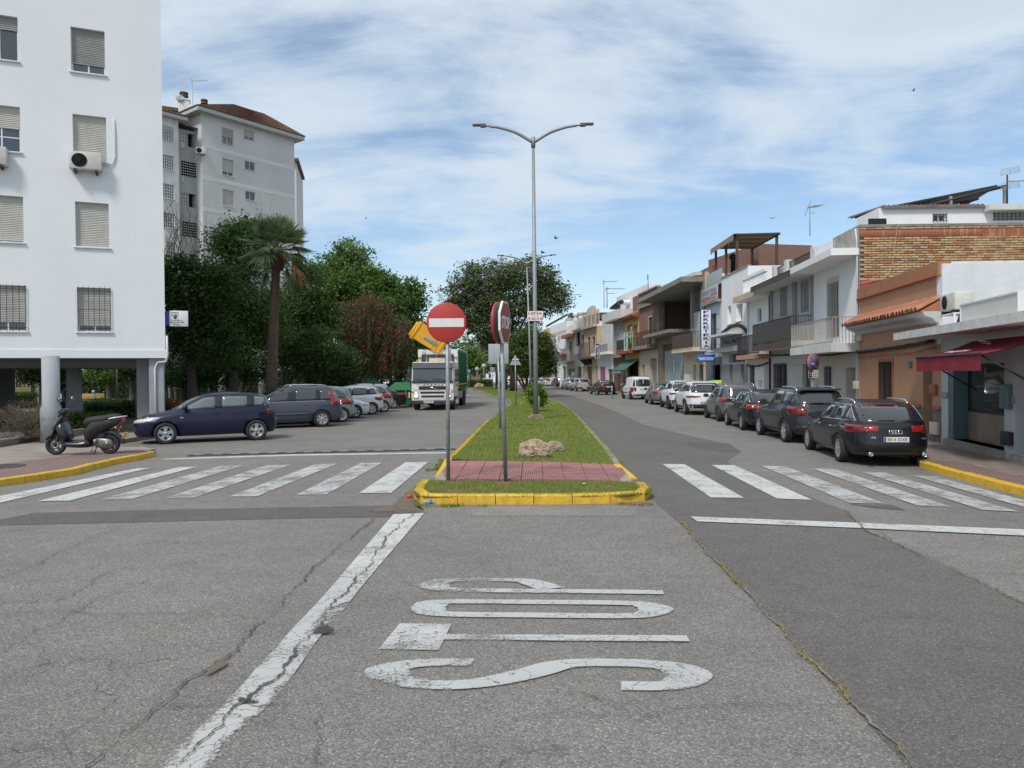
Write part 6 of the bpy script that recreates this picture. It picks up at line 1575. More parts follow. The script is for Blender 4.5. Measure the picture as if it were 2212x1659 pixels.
# white roof house on top of the brick wall with bar windows, tilted panels
RH = Bd('roof_house','white rooftop storey with grey stained corner and small barred window above the brick wall',PX(1900,A.y+3.2),PX(1900,A.y+3.2)+Vector((14,-.2,0)),1.9,'house')
hR = RH.z(527,548,'K'); x_a = RH.uv(345,650,'K')[0]
RH2 = []
r = RH.rect('K',1022,1152,607,680); RH.win(r,0,grille=.13,sill=0); r = RH.rect('K',1595,1887,597,668); RH.win(r,1,SHT,grille=.16,sill=0)
RH.finish(hR,[(hR,WHT)],z0=5.5); q = MB(); q.box((RH.uv(1500,560,'K')[0],-.45,RH.z(1500,590,'K')),(RH.w,.0,RH.z(1500,535,'K'))); q.build('eave_slab',WHTD,RH.o)
nw = MB(); x0c,x1c = RH.uv(527,555,'K')[0],RH.uv(1500,545,'K')[0]; nwv = 22
for k in range(nwv):
    a,b_ = x0c+(x1c-x0c)*k/nwv,x0c+(x1c-x0c)*(k+1)/nwv; m2_ = (a+b_)/2
    nw.poly([(a,-.15,hR),(m2_,-.15,hR+.09),(m2_,3,hR+.3),(a,3,hR+.2)],True); nw.poly([(m2_,-.15,hR+.09),(b_,-.15,hR),(b_,3,hR+.2),(m2_,3,hR+.3)],True); nw.poly([(a,-.15,hR-.05),(b_,-.15,hR-.05),(b_,-.15,hR),(m2_,-.15,hR+.09),(a,-.15,hR)])
nw.build('corrugated_roof',mat('fibre_cement',(.16,.13,.12),.9,var=.3,vs=3),RH.o)
r = RH.rect('K',412,575,655,722,-1.5); blk = MB(); blk.box((x_a,-1.5,RH.z(345,730,'K',-1.5)),(RH.uv(575,690,'K',-1.5)[0]+.05,0,RH.z(345,652,'K',-1.5))); blk.build('corner_block',WHTD,RH.o)
gr = MB()
for k in range(15): x = r[0]+(r[1]-r[0])*k/14; gr.box((x-.012,-1.53,r[2]),(x+.012,-1.5,r[3]))
for k in range(6): z = r[2]+(r[3]-r[2])*k/5; gr.box((r[0],-1.535,z-.012),(r[1],-1.51,z+.012))
gr.build('roof_grille',DKG,RH.o)
gd = MB(); gd.box((r[0],-1.52,r[2]),(r[1],-1.5,r[3])); gd.build('grille_opening',DARK,RH.o)
sp_ = thing('solar_panel_array',(0,0,0),0,'long row of dark tilted panels on steel struts over the white rooftop storey','solar panels')
Yp = A.y+5
p0,p1 = AT(*V('K',530,548),Yp),AT(*V('K',1640,328),Yp); PAN = mat('panel_dark',(.035,.03,.03),.5,var=.2,vs=3)
n_p = 7
for k in range(n_p):
    a,b_ = p0.lerp(p1,k/n_p),p0.lerp(p1,(k+.97)/n_p); q = MB(); dy = 2.4; drop =-.35
    q.poly([a,b_,b_+Vector((0,dy,drop)),a+Vector((0,dy,drop))]); q.poly([v-Vector((0,0,.07)) for v in (a,a+Vector((0,dy,drop)),b_+Vector((0,dy,drop)),b_)])
    q.poly([a,a-Vector((0,0,.07)),b_-Vector((0,0,.07)),b_]); q.poly([a,a+Vector((0,dy,drop)),a+Vector((0,dy,drop-.07)),a-Vector((0,0,.07))]); q.poly([b_,b_+Vector((0,dy,drop)),b_+Vector((0,dy,drop-.07)),b_-Vector((0,0,.07))])
    q.build('panel',PAN,sp_)
a,b_ = AT(*V('K',900,548),Yp-.3),AT(*V('K',1712,342),Yp-.3)
for off in (0,.9): q = MB(); q.tube([a+Vector((off,off*2,0)),b_+Vector((0,off*2,-off*.1))],.07,5); q.build('rafter',DKG,sp_)
for (x,y) in ((1703,345),(1190,440),(1262,510)): t_ = AT(*V('K',x,y),Yp-.3); q = MB(); q.box((t_.x-.05,t_.y-.05,hR),(t_.x+.05,t_.y+.05,t_.z)); q.build('post',GREYR,sp_)
p = AT(*V('K',1728,530),Yp-.5); zt_ = ZAT(*V('K',1732,235),Yp-.5); aw_ = thing('tv_aerial',p,0,'broad grid television aerial at the right end of the panels','aerial'); q = MB(); q.tube([(0,0,0),(0,0,zt_-p.z)],.03,6); q.build('mast',DKG,aw_)
q = MB(); hz_ = zt_-p.z
for zc in (hz_+.05,hz_-.55):
    for k in range(5): q.tube([(-.25,0,zc+k*.06-.06),(.5,.0,zc+k*.06+.06)],.008,4)
    for x in (-.25,.12,.5): q.tube([(x,0,zc-.08+(x+.25)*.16),(x,0,zc+.20+(x+.25)*.16)],.009,4)
q.tube([(0,0,hz_-.25),(.6,-.2,hz_-.3)],.025,5); q.build('aerial_grid',IRL,aw_)
# ---------- house with dark balcony
H2 = Bd('house','pale clad house with dark grey pilasters and black railing balcony',P_(1667.5),P_(1758.4),12)
zE = H2.z(1320,268,'I',-.9); zEt = H2.z(1320,208,'I',-.9); zB2 = H2.z(1120,975,'I',-.9)
H2.win(H2.rect('I',1005,1060,492,760),1,SHG,trim=GREYB,tw=.08); H2.win(H2.rect('I',1203,1262,440,720),1,SHG,trim=GREYB,tw=.08)
H2.win(H2.rect('I',942,1062,1198,1450),0,grille=.11,mull=(2,1)); rd = H2.rect('I',1207,1283,1203,1450); H2.win((rd[0],rd[1],.16,rd[3]),0,LIN,kind='door',rev=.2)
h2 = zEt+.02; H2.finish(h2,[(h2,LGREY)],side=WHT)
for k in range(9): z = .5+k*.62; H2.box('cladding_joint',0.01,H2.w-.01,-.004,.01,z,z+.012,GREYB)
for (xa_,xb_) in ((.02,.28),(H2.uv(1130,600,'I')[0],H2.uv(1158,600,'I')[0]),(H2.w-.12,H2.w-.02)): H2.box('pilaster',xa_,xb_,-.10,.005,zB2,zE,GREYB)
H2.box('eave_slab',-.15,H2.w,-.95,.01,zE,zEt-.06,WHTD); H2.box('eave_edge',-.18,H2.w,-.98,-.95,zE-.02,zEt,BRO); H2.box('eave_edge',-.18,H2.w,-.98,.01,zEt-.058,zEt,BRO)
H2.box('balcony_slab',-.05,H2.w,-.92,.01,zB2-.25,zB2,WHTD); H2.box('balcony_edge',-.08,H2.w,-.95,-.92,zB2-.24,zB2+.02,BRO)
H2.rail(-.03,H2.w-.05,zB2+.02,zB2+1.05,-.9,DKG,panel=mat('balcony_sheet_dark',(.06,.055,.05),.7,var=.2,vs=3))
zr0 = zEt; zr1 = H2.z(1145,60,'I')
for xa_ in (.3,2.2,H2.w-.25): H2.box('terrace_post',xa_,xa_+.38,-.05,.30,zr0,zr0+.95,WHTD)
H2.rail(.68,2.2,zr0+.05,zr0+.85,.1,DKG,name='terrace_railing',returns=False); H2.rail(2.58,H2.w-.25,zr0+.05,zr0+.85,.1,DKG,name='terrace_railing',returns=False)
cable('facade_cable',H2,[(0,H2.z(940,1115,'I')),(H2.w*.5,H2.z(940,1115,'I')-.05),(H2.w,H2.z(940,1115,'I')+.05)],.045,'cable bundle below the dark balcony of the clad house')
r = H2.rect('I',1243,1256,1172,1198); q = MB(); add_text(q,'31',tr((r[0]+r[1])/2,-.006,(r[2]+r[3])/2) @ STAND,.25,.004,bold=.02); q.build('house_number',INK,H2.o)
# ---------- narrow white house with orange eave
H3 = Bd('house','narrow white house with orange-edged eave, white balustrade and black balcony',P_(1617),P_(1667.3),12)
z3 = H3.z(905,505,'I',-.7); z3t = H3.z(905,445,'I',-.7); zb3 = H3.z(890,1090,'I',-.6)
H3.win(H3.rect('I',778,820,677,805),0,mull=(1,1),sill=0); rd = H3.rect('I',716,755,1212,1440); H3.win((rd[0],rd[1],rd[2],rd[3]),0,grille=.1,mull=(1,2)); rd = H3.rect('I',845,900,1217,1470); H3.win((rd[0],rd[1],.16,rd[3]),0,WOOD,kind='door',rev=.5)
H3.finish(z3t,[(z3t,WHT)],side=WHT); H3.box('eave_slab',-.2,H3.w,-.75,.01,z3,z3t-.03,WHT); H3.box('eave_edge',-.22,H3.w,-.78,-.75,z3-.01,z3t,BEIGE); H3.box('balcony_slab',-.1,H3.w,-.65,.01,zb3-.25,zb3-.02,ORG)
H3.rail(0,H3.w-.05,zb3,zb3+1.0,-.6,DKG,step=.10,panel=None); hz3 = z3t+.9
H3.box('balustrade_rail',0,H3.w,-.35,-.15,hz3,hz3+.14,WHT); H3.box('balustrade_base',0,H3.w,-.35,-.15,z3t,z3t+.14,WHT); q = MB()
for k in range(16):
    x = .12+(H3.w-.24)*k/15; o = MB(); o.lathe([(.05,z3t+.14),(.075,z3t+.3),(.03,z3t+.5),(.075,z3t+.72),(.05,hz3)],c=(x,-.25,0),n=8); o.build('baluster',WHT,H3.o)
r = H3.rect('I',800,822,1352,1408); H3.box('meter_box',r[0],r[1],-.06,.0,r[2],r[3],CREAM); r = H3.rect('I',862,874,1182,1203); q = MB(); add_text(q,'29',tr((r[0]+r[1])/2,-.006,(r[2]+r[3])/2) @ STAND,.22,.004,bold=.02); q.build('house_number',INK,H3.o)
q = MB(); q.tube([(H3.w-.1,-.06,.2),(H3.w-.1,-.06,z3)],.05,6); q.build('downpipe',DKG,H3.o); q = MB(); q.tube([(.12,-.06,3),(.12,-.06,z3)],.04,6); q.build('downpipe',PVC,H3.o)
cable('facade_cable',H3,[(0,zb3-.55),(H3.w*.4,zb3-.62),(H3.w,zb3-.45)],.045,'cable bundle under the orange balcony slab of the narrow house')
# ---------- white shop house with script lettering
H4 = Bd('house','white house over a grey shop front with black script lettering',P_(1560),P_(1616.8),12)
h4 = H4.z(452,385,'I'); zc4 = H4.z(365,945,'I',-.8)
H4.win(H4.rect('I',497,532,657,825),1,CREAM,mull=(1,1),rev=.3); H4.win(H4.rect('I',578,640,637,800),.55,SHT,mull=(1,1),rev=.3)
rA_ = H4.rect('I',508,665,1103,1190); rB_ = H4.rect('I',516,545,1205,1425); rC_ = H4.rect('I',622,655,1205,1425)
H4.win(rA_,0,mull=(2,1),fm=GREYB,sill=0,rev=.3); H4.win((rB_[0],rB_[1],.2,rB_[3]),0,LIN,kind='door',rev=.4); H4.win((rC_[0],rC_[1],.2,rC_[3]),0,LIN,kind='door',rev=.4)
zsp = H4.z(460,1203,'I'); zw4 = H4.z(452,1100,'I'); H4.finish(h4,[(zsp,GREYB),(zw4,LGREY),(h4,WHT)],side=WHT); H4.box('parapet_cap',-.02,H4.w,-.05,.2,h4-.02,h4+.06,CONC)
for k in range(1,4): H4.box('block_joint',.01,H4.w-.01,-.004,.01,.15+k*(zsp-.15)/4,.165+k*(zsp-.15)/4,SHG)
H4.box('canopy',-.15,H4.w-.6,-.85,.01,zc4,zc4+.14,WHTD); H4.box('lower_canopy',0,H4.w,-.5,.01,zw4+.02,zw4+.32,GREYR)
zs4a,zs4b = H4.z(452,1045,'I'),H4.z(452,950,'I'); sign_flat(H4,'shop_fascia',.05,H4.w-.3,zs4a,zs4b,-.02,GREYR,[('Helen Martin',.5,.5,.78,.5,INK)],'light grey shop fascia with black script lettering',th=.1)
cable('facade_cable',H4,[(.2,zc4+.25),(H4.w*.4,zc4+.55),(H4.w*.75,zc4+.5),(H4.w,zc4+.1)],.08,'tangle of black cables lying on the white canopy',strands=5,amp=.08)
# ---------- hardware shop
H5 = Bd('house','light blue white hardware shop house with lettered top board',P_(1524.8),P_(1559.8),12)
h5 = H5.z(1282,375,'H'); BLW = mat('render_blue_white',(.58,.62,.68),.85,var=.06,vs=1)
r = H5.rect('H',1345,1405,478,905); H5.win(r,0,WOOD,grille=.12,mull=(2,2),fm=BRO,sill=0,rev=.2); r = H5.rect('H',1365,1450,1088,1300); H5.win((r[0],r[1],.16,r[3]),kind='hole'); r = H5.rect('H',1300,1350,1060,1300)
zg5 = H5.z(1290,1000,'H'); H5.finish(h5,[(zg5,mat('render_violet_grey',(.16,.15,.18),.8,var=.1)),(h5,BLW)],side=WHTD)
zu,zl = H5.z(1280,170,'H',-.25),H5.z(1280,335,'H',-.25); SBG = mat('sign_grey_blue',(.44,.44,.44),.8,var=.15,vs=2,stain=.3,ss=2); SBB = mat('letter_blue_grey',(.12,.18,.30),.6,var=.2,vs=6)
sign_flat(H5,'roof_sign',.05,H5.w-.05,zl,zu,-.2,SBG,[('FERRETERIA',.5,.70,.94,.34,SBB),('ELECTRICIDAD',.30,.26,.52,.22,SRD),('FONTANERIA',.78,.40,.38,.14,SRD),('BAÑOS',.74,.18,.22,.13,SRD)],'weathered board with blue FERRETERIA and red lines below the terrace')
H5.box('cornice',-.05,H5.w,-.3,.01,h5-.05,h5+.1,CONC)
H5.box('terrace_parapet',0,.22,-.05,.2,zu,zu+1.3,BEIGE); H5.box('terrace_glass',.22,H5.w,.0,.04,zu+.05,zu+1.0,mat('frosted_glass',(.42,.47,.50),.3,var=.1))
xs_ = H5.uv(1290,640,'H')[0]; zt_,zb_ = H5.z(1290,397,'H',-1.1),H5.z(1290,883,'H',-1.1)
sv = sign_out(H5,'projecting_sign',H5.w*.85,zb_,zt_,-1.14,-.54,SWH,'tall white projecting sign with FERRETERIA in stacked blue letters',edge=SBL)
NV = mat('letter_navy',(.012,.025,.14),.5,var=.05); nL = 10; hh = zt_-zb_
for k,ch in enumerate('FERRETERIA'):
    q = MB(); add_text(q,ch,tr(-.84,-.082,zt_-hh*(k+.62)/(nL+.3)) @ STAND,1,.004,fit=((.10 if ch == 'I' else .36),hh/nL*.74),bold=.035); q.build('sign_letter',NV,sv)
for zz in (.12,.5,.88): q = MB(); q.tube([(-.54,0,zb_+hh*zz),(0,0,zb_+hh*zz)],.02,5); q.build('bracket',DKG,sv)
za,zb2 = H5.z(1290,955,'H',-1.0),H5.z(1290,1045,'H',-1.0); sa = sign_out(H5,'projecting_sign',H5.w*.83,zb2,za,-1.38,-.28,mat('sign_bright_blue',(.02,.10,.42),.5,var=.1),'short blue projecting sign below the tall FERRETERIA sign',th=.3)
q = MB(); add_text(q,'FERRETERIA - ELECTRICIDAD',tr(-.83,-.151,(za+zb2)/2-.05) @ STAND,1,.004,fit=(.9,(za-zb2)*.34),bold=.03); q.build('sign_lettering',SWH,sa); q = MB(); q.box((-1.39,-.156,za-.22),(-.27,-.150,za-.19)); q.build('sign_stripe',SWH,sa)
q = MB(); q.tube([(-1.0,0,za),(-.95,0,za+.2),(-.8,0,za+.22),(-.75,0,za+.1),(-.5,0,za+.12),(0,0,za+.1)],.022,5); q.tube([(-1.2,0,zb2),(-1.1,0,zb2-.25),(-.9,0,zb2-.2)],.022,5); q.build('scroll_bracket',DKG,sa)
# goods outside: green bags and the lime sign board
p = LW(H5,H5.w*.8,-1.1,0); GBG = mat('plastic_green',(.03,.16,.05),.5,var=.3,vs=8)
for k in range(3):
    o = MB(); o.sphere((0,0,.45),(.32,.28,.45),12,8); o.sphere((.05,0,.85),(.22,.2,.18),10,6); o = o.build('green_sack',GBG,None); o.location = LW(H5,H5.w*.45+.4*k,-.3,HP+(.75 if k == 1 else 0.0)*.0); o.scale = (1,1,1.3+.2*k); tag(o,'green bundle hanging by the hardware shop door, %s of three' % ('left','middle','right')[k],'bundle','green bundles at the hardware shop')
lb_ = thing('lime_board',LW(H5,H5.w*1.12,-.55,HP),H5.o.rotation_euler.z+.9,'lime green advertising board outside the hardware shop','sign'); q = MB(); q.rbox((-.42,-.03,.25),(.42,.03,1.45),.02); q.build('board',mat('lime',(.48,.68,.03),.5,var=.05),lb_); q = MB(); q.prism([(-.15,.45),(-.08,.42),(.22,1.2),(.16,1.22)],-.042,-.032,'xz'); q.box((-.2,-.042,.36),(.1,-.032,.42)); q.build('black_print',INK,lb_)
for x in (-.35,.35): q = MB(); q.box((x-.02,-.02,0),(x+.02,.02,.3)); q.build('leg',DKG,lb_)
# pergola on the roofs of H4/H5
pg = thing('roof_pergola',H5.P0,H5.o.rotation_euler.z,'roof pergola with wavy brown and white striped canopy on dark posts','pergola'); zp0 = h4-.1
pz0 = H4.z(500,110,'I',1.5); pzl = H4.z(340,205,'I',1.5); x_end = H5.w+1.6
for (x,y) in ((.5,.6),(3.0,.6),(x_end-.3,.6),(.6,3.0),(x_end-.3,3.0)): q = MB(); q.box((x-.07,y-.07,zu if x < 3 else zp0),(x+.07,y+.07,pz0-.1)); q.build('post',BRO,pg)
q = MB(); q.box((.2,.5,pz0-.14),(x_end,.62,pz0)); q.box((.2,3.0,pz0-.1),(x_end,3.12,pz0+.02)); q.build('beam',BRO,pg)
STR = mat('striped_fabric',(.20,.09,.05),.85,var=.1); _n = STR.node_tree; wv = _n.nodes.new('ShaderNodeTexWave'); wv.inputs['Scale'].default_value = 1.6; tcx = _n.nodes.new('ShaderNodeTexCoord'); _n.links.new(tcx.outputs['Object'],wv.inputs['Vector']); rmp = _n.nodes.new('ShaderNodeMix'); rmp.data_type = 'RGBA'; rmp.inputs[6].default_value = (.10,.04,.03,1); rmp.inputs[7].default_value = (.45,.36,.27,1); _n.links.new(wv.outputs[0],rmp.inputs[0]); _n.links.new(rmp.outputs[2],_n.nodes['Principled BSDF'].inputs['Base Color'])
q = MB(); nx_ = 40
for k in range(nx_):
    xa_,xb_ = .2+(x_end-.2)*k/nx_,.2+(x_end-.2)*(k+1)/nx_; za_,zb2_ =-.12*abs(math.sin(k*math.pi/5)),-.12*abs(math.sin((k+1)*math.pi/5)); 
    q.poly([(xa_,.3,pz0-.32+za_),(xb_,.3,pz0-.32+zb2_),(xb_,.32,pz0-.02),(xa_,.32,pz0-.02)],True)
    q.poly([(xa_,.32,pz0-.02),(xb_,.32,pz0-.02),(xb_,3.0,pz0+.02+zb2_),(xa_,3.0,pz0+.02+za_)],True)
q.build('canopy_fabric',STR,pg)
q = MB(); q.lathe([(.16,0),(.16,1.5),(.26,1.52),(.26,1.75),(.05,1.9)],n=14); o = q.build('flue',DKG,None); p = AT(*V('H',1240,60),53); o.location = LW(H5,.3,1.8,zu+.6); tag(o,'black metal flue with round cowl on the hardware shop roof','flue')
SB_ = Bd('house','small white upper house with sagging awning behind the unfinished frame',PX(1497,56),PX(1527,53),6); hsb = SB_.z(1145,30,'H'); SB_.win(SB_.rect('H',1165,1190,90,150),0,mull=(1,1)); SB_.win(SB_.rect('H',1200,1225,95,150),0,mull=(1,1)); SB_.finish(hsb,[(hsb,WHT)],z0=5); SB_.box('eaves',-.9,SB_.w,-.8,.0,hsb-.15,hsb+.1,WHTD); ac_unit(LW(SB_,SB_.w*.6,-.02,hsb-1.0),SB_.o.rotation_euler.z,'air conditioner half under cloth on the small white upper house',.9,.6)
BKH = Bd('house','raw brick rooftop block behind the striped pergola',PX(1532,57),PX(1640,50),4); hbk = BKH.z(1560,552); BKH.finish(hbk,[(hbk,BRK)],z0=5)
# ---------- cream house with brown balcony panel, under the unfinished frame
H6 = Bd('house','small cream house with brown panelled balcony next to the rusty doors',P_(1477),P_(1524.6),14)
zb6 = H6.z(945,905,'H',-.8); zf6t = H6.z(710,305,'H'); rd = H6.rect('H',1125,1160,1085,1290); H6.win((rd[0],rd[1],.16,rd[3]),0,CREAM,kind='door',rev=.4); H6.win(H6.rect('H',1208,1248,1085,1290),0,grille=.12,mull=(1,2))
H6.finish(zb6,[(zb6,CREAM)],side=BRK); H6.box('balcony_slab',-.05,H6.w,-.9,.01,zb6-.22,zb6+.05,CREAM); H6.box('slab_edge',-.06,H6.w,-.92,-.9,zb6-.0,zb6+.07,BEIGE)
H6.rail(.1,H6.w-.1,zb6+.05,zb6+1.15,-.85,DKG,panel=BRO); H6.box('rubble_wall',H6.w*.35,H6.w,.0,.3,zb6,zb6+2.6,mat('rubble_white',(.50,.47,.42),.95,var=.3,vs=4,bump=1,bs=7))
for (v,a,b_,c,d) in (('H',1060,1080,1195,1290),('H',1085,1115,1195,1290)): r = H6.rect(v,a,b_,c,d); H6.box('meter_cabinet',max(.05,r[0]),max(.4,r[1]),-.3,0,.14,r[3],FRW)
# ---------- rusty garage with open concrete frame above
H7 = Bd('warehouse','brick garage with tall rusty pale blue doors and an unfinished concrete frame above',P_(1422),P_(1476.8),14)
zs7 = H7.z(700,740,'H'); r = H7.rect('H',757,1000,845,1300); x0g,x1g = r[0],r[1]; zg = r[3]; H7.op.append((x0g,x1g,.15,zg,.25))
H7.finish(zs7,[(zs7,BRKY)],side=BRK); gdr = thing('garage_doors',H7.P0,H7.o.rotation_euler.z,'tall pair of rust streaked pale blue sheet metal doors','door'); xm = (x0g+x1g)/2
for (a,b_) in ((x0g+.01,xm-.01),(xm+.01,x1g-.01)):
    q = MB(); q.box((a,.16,.16),(b_,.20,zg-.55)); lf = q.build('door_leaf',RUST,gdr)
    q = MB(); n = 9
    for k in range(n): x = a+(b_-a)*(k+.5)/n; q.box((x-.015,.145,.18),(x+.015,.16,zg-.57))
    q.build('door_rib',RUST,lf)
q = MB(); q.box((x0g,.18,zg-.53),(x1g,.21,zg)); q.build('transom_sheet',BRKD,gdr); q = MB(); q.box((xm-.1,.12,2.2),(xm+.12,.15,3.1)); q.build('notice',FRW,gdr)
LF = thing('concrete_frame',H7.P0,H7.o.rotation_euler.z,'open concrete frame storey with brick back wall above the garage','building'); wF = H7.w+H6.w-.1; zft = H7.z(705,325,'H'); zfr = zft+.35
for (a,c) in (((-.5,-1.2,zs7-.15),(H7.w*1.02,3,zs7+.10)),((-1.0,-1.6,zft),(wF,12,zfr))): q = MB(); q.box(a,c); q.build('floor_slab',CONR,LF)
x2 = H7.uv(1120,400,'H')[0]
for x in (.05,x2-.35,wF-.6): q = MB(); q.box((x,-.1,zs7+.1),(x+.6,.45,zft)); q.build('concrete_column',CONR,LF)
q = MB(); q.box((.1,5.0,zs7+.1),(wF,5.2,zft)); q.build('back_wall',BRKD,LF); q = MB(); q.box((.1,.4,zs7+.1),(.3,5.0,zft)); q.build('side_wall',BRKD,LF); q = MB(); q.box((wF-.2,.4,zs7+.1),(wF,5.0,zft)); q.build('side_wall',BRKD,LF)
q = MB(); q.box((0,.5,zfr),(wF,.75,zfr+.75)); q.build('roof_parapet',BRK,LF)
# ---------- brick house
H8 = Bd('house','red brick house with iron balcony over a cream garage floor',P_(1382),P_(1421.8),12)
h8 = H8.z(485,238,'H'); zb8 = H8.z(500,850,'H',-.6); H8.win(H8.rect('H',587,634,515,848),1,BRO,mull=(2,1),fm=BRO,sill=0,trim=LGREY,tw=.1); rd = H8.rect('H',600,686,1010,1300); H8.win((rd[0],rd[1]-.05,.16,rd[3]),1,SHG,rev=.3,sill=0); rd = H8.rect('H',505,538,1085,1225); H8.win((rd[0],rd[1],.16,rd[3]),0,BRO,kind='door',rev=.3)
zg8 = H8.z(485,925,'H'); H8.finish(h8,[(zg8,BEIGE2),(h8,BRK)],side=BRK); H8.box('roof_coping',-.05,H8.w,-.12,.3,h8-.02,h8+.12,CONR); zz = H8.z(485,415,'H'); H8.box('cornice',-.03,H8.w,-.22,.01,zz,zz+.28,CONR)
H8.box('balcony_slab',.0,H8.w,-.75,.01,zb8-.35,zb8-.02,CONR); H8.rail(.2,H8.w-.3,zb8,zb8+1.25,-.65,BRO,step=.13)
# ---------- yellow house of the florist
H9 = Bd('house','yellow house with red trims, green awning and tiled eave',P_(1350.5),P_(1381.8),12)
z9 = H9.z(312,545,'H'); zb9 = H9.z(285,940,'H',-.7); H9.win(H9.rect('H',338,384,625,690),0,mull=(1,1),trim=REDT,tw=.15); H9.win(H9.rect('H',415,455,625,850),0,mull=(1,2),trim=REDT,tw=.15,sill=0); rd = H9.rect('H',335,465,1050,1225); H9.win((rd[0],rd[1],.16,rd[3]),kind='hole')
H9.finish(z9,[(z9,YELR)],side=BRK); H9.box('balcony_slab',.0,H9.w,-.95,.01,zb9-.12,zb9+.35,REDT); H9.rail(.05,H9.w-.05,zb9+.35,zb9+1.35,-.9,DKG)
H9.box('eave',-.5,H9.w,-.6,.01,z9-.1,z9+.12,REDT); tiled_plane('roof_tiles',(-.6,-.7,z9+.1),(H9.w,-.7,z9+.1),(H9.w,3,z9+1.7),(-.2,3,z9+1.7),H9.o,TERR); q = MB(); q.box((-1.8,2.4,z9),(H9.w+.2,2.7,z9+2.6)); q.build('brick_upper_wall',BRK,H9.o)
AWG = mat('awning_green',(.045,.13,.10),.7,var=.1); zt_,zb_ = H9.z(330,1022,'H'),H9.z(225,1155,'H',-1.5); aw = awning(H9,.2,H9.w-.1,zt_,zb_,1.6,AWG,.30,'awning','dark green sloping awning of the florist',arms=True)
q = MB(); add_text(q,'Floristería ISABEL',tr(H9.w/2,-1.625,zb_-.15) @ STAND,1,.003,fit=(H9.w*.6,.16)); q.build('awning_lettering',SWH,aw)
zt_,zb_ = H9.z(350,683,'H',-1.5),H9.z(350,898,'H',-1.5); SGN = mat('sign_green',(.01,.20,.11),.45,var=.08); fs = sign_out(H9,'florist_sign',H9.w*.9,zb_,zt_,-1.32,-.6,SGN,'green projecting florist sign with sideways white lettering and red roses',edge=SWH); hh = zt_-zb_
q = MB(); add_text(q,'Floristería',tr(-1.13,-.082,zb_+hh*.50) @ STAND @ rot('Z',math.pi/2),1,.004,fit=(hh*.93,.26),bold=.02); q.build('sign_lettering',SWH,fs); q = MB(); add_text(q,'ISABEL',tr(-.80,-.082,zb_+hh*.67) @ STAND @ rot('Z',math.pi/2),1,.004,fit=(hh*.5,.2),bold=.02); q.build('sign_lettering',SWH,fs)
for (x,z,r) in ((-.72,.17,.07),(-.85,.28,.06),(-.7,.36,.05)): q = MB(); q.sphere((x,-.085,zb_+hh*z),(r,.02,r),10,6); q.build('rose',SRD,fs)
for (x,z) in ((-.95,.15),(-.82,.10),(-.92,.32)): q = MB(); q.sphere((x,-.084,zb_+hh*z),(.08,.012,.05),8,5); q.build('rose_leaf',mat('leaf_print',(.02,.3,.06),.5),fs)
for zz in (.15,.85): q = MB(); q.tube([(-.6,0,zb_+hh*zz),(0,0,zb_+hh*zz)],.03,5); q.build('bracket',SWH,fs)
# ---------- grey house
HA = Bd('house','plain grey house with one shuttered window beside the florist',P_(1325.5),P_(1350.3),12)
zA_ = HA.z(175,580,'H'); HA.win(HA.rect('H',218,282,695,845),1,FRW,trim=CREAM,tw=.12); rd = HA.rect('H',195,245,1090,1250); HA.win((rd[0],rd[1],.16,rd[3]),0,BRO,kind='door',rev=.3); zz = HA.z(175,1005,'H'); HA.finish(zA_,[(zz,BRKD),(zA_,GREYR)],side=BRK); HA.box('eave_slab',-.8,HA.w,-.8,.5,zA_,zA_+.2,CONR); HA.box('string_course',-.02,HA.w,-.35,.01,zz,zz+.35,CONR)
q = MB(); q.box((.2,2.2,zA_),(HA.w+1.5,2.4,zA_+2.9)); q.build('brick_upper_wall',BRK,HA.o)
# ---------- white hairdresser house
HB_ = Bd('house','white house with blank tall upper wall, terrace and pink shutters',P_(1291),P_(1325.3),12)
zc_ = HB_.z(665,890,'G'); r = HB_.rect('G',688,748,1018,1145); PNK = mat('shutter_pink',(.45,.10,.30),.6,var=.1); HB_.win((r[0],r[1],.5,r[3]),1,PNK,sill=0,fm=PNK); rd = HB_.rect('G',778,832,1042,1150); HB_.win((rd[0],rd[1],.16,rd[3]),0,BRO,kind='door',rev=.2)
HB_.finish(zc_,[(zc_,WHTD)],side=WHTD); HB_.box('terrace_slab',-.05,HB_.w,-.8,.01,zc_-.05,zc_+.25,WHT); HB_.box('terrace_parapet',.0,HB_.w,-.75,-.65,zc_+.25,HB_.z(670,778,'G',-.7),GREYR)
zu_ = HB_.z(665,440,'G'); q = MB(); q.box((.0,.6,zc_),(HB_.w+.3,10,zu_)); q.build('upper_storey',WHTD,HB_.o); q = MB(); q.box((-2.2,3.0,zu_),(HB_.w+3.5,11,zu_+2.4)); q.build('roof_storey',WHT,HB_.o)
zt_,zb_ = HB_.z(780,732,'G',-1.2),HB_.z(780,905,'G',-1.2); hs = sign_out(HB_,'hairdresser_sign',HB_.w*.6,zb_,zt_,-1.32,-.86,INK,'narrow black projecting sign reading PELUQUERIA in white',edge=SWH); hh = zt_-zb_
q = MB(); q.tube([(-1.27,-.082,zt_-.2),(-1.11,-.082,zt_-.5)],.02,4); q.tube([(-1.11,-.082,zt_-.2),(-1.27,-.082,zt_-.5)],.02,4); q.build('scissors_mark',SWH,hs)
for k,ch in enumerate('PELUQUERIA'): q = MB(); add_text(q,ch,tr(-1.05,-.082,zt_-hh*(.14+.086*k)) @ STAND,1,.004,fit=(.28 if ch != 'I' else .07,hh*.066),bold=.03); q.build('sign_letter',SWH,hs)
q = MB(); q.tube([(-.86,0,zt_-.3),(0,0,zt_-.3)],.04,5); q.build('bracket',DKG,hs)
for k,(px,lab) in enumerate(((1417,'tallest thin aerial mast over the white hairdresser house'),(1428,'second aerial mast with branching head over the hairdresser house'))): pass
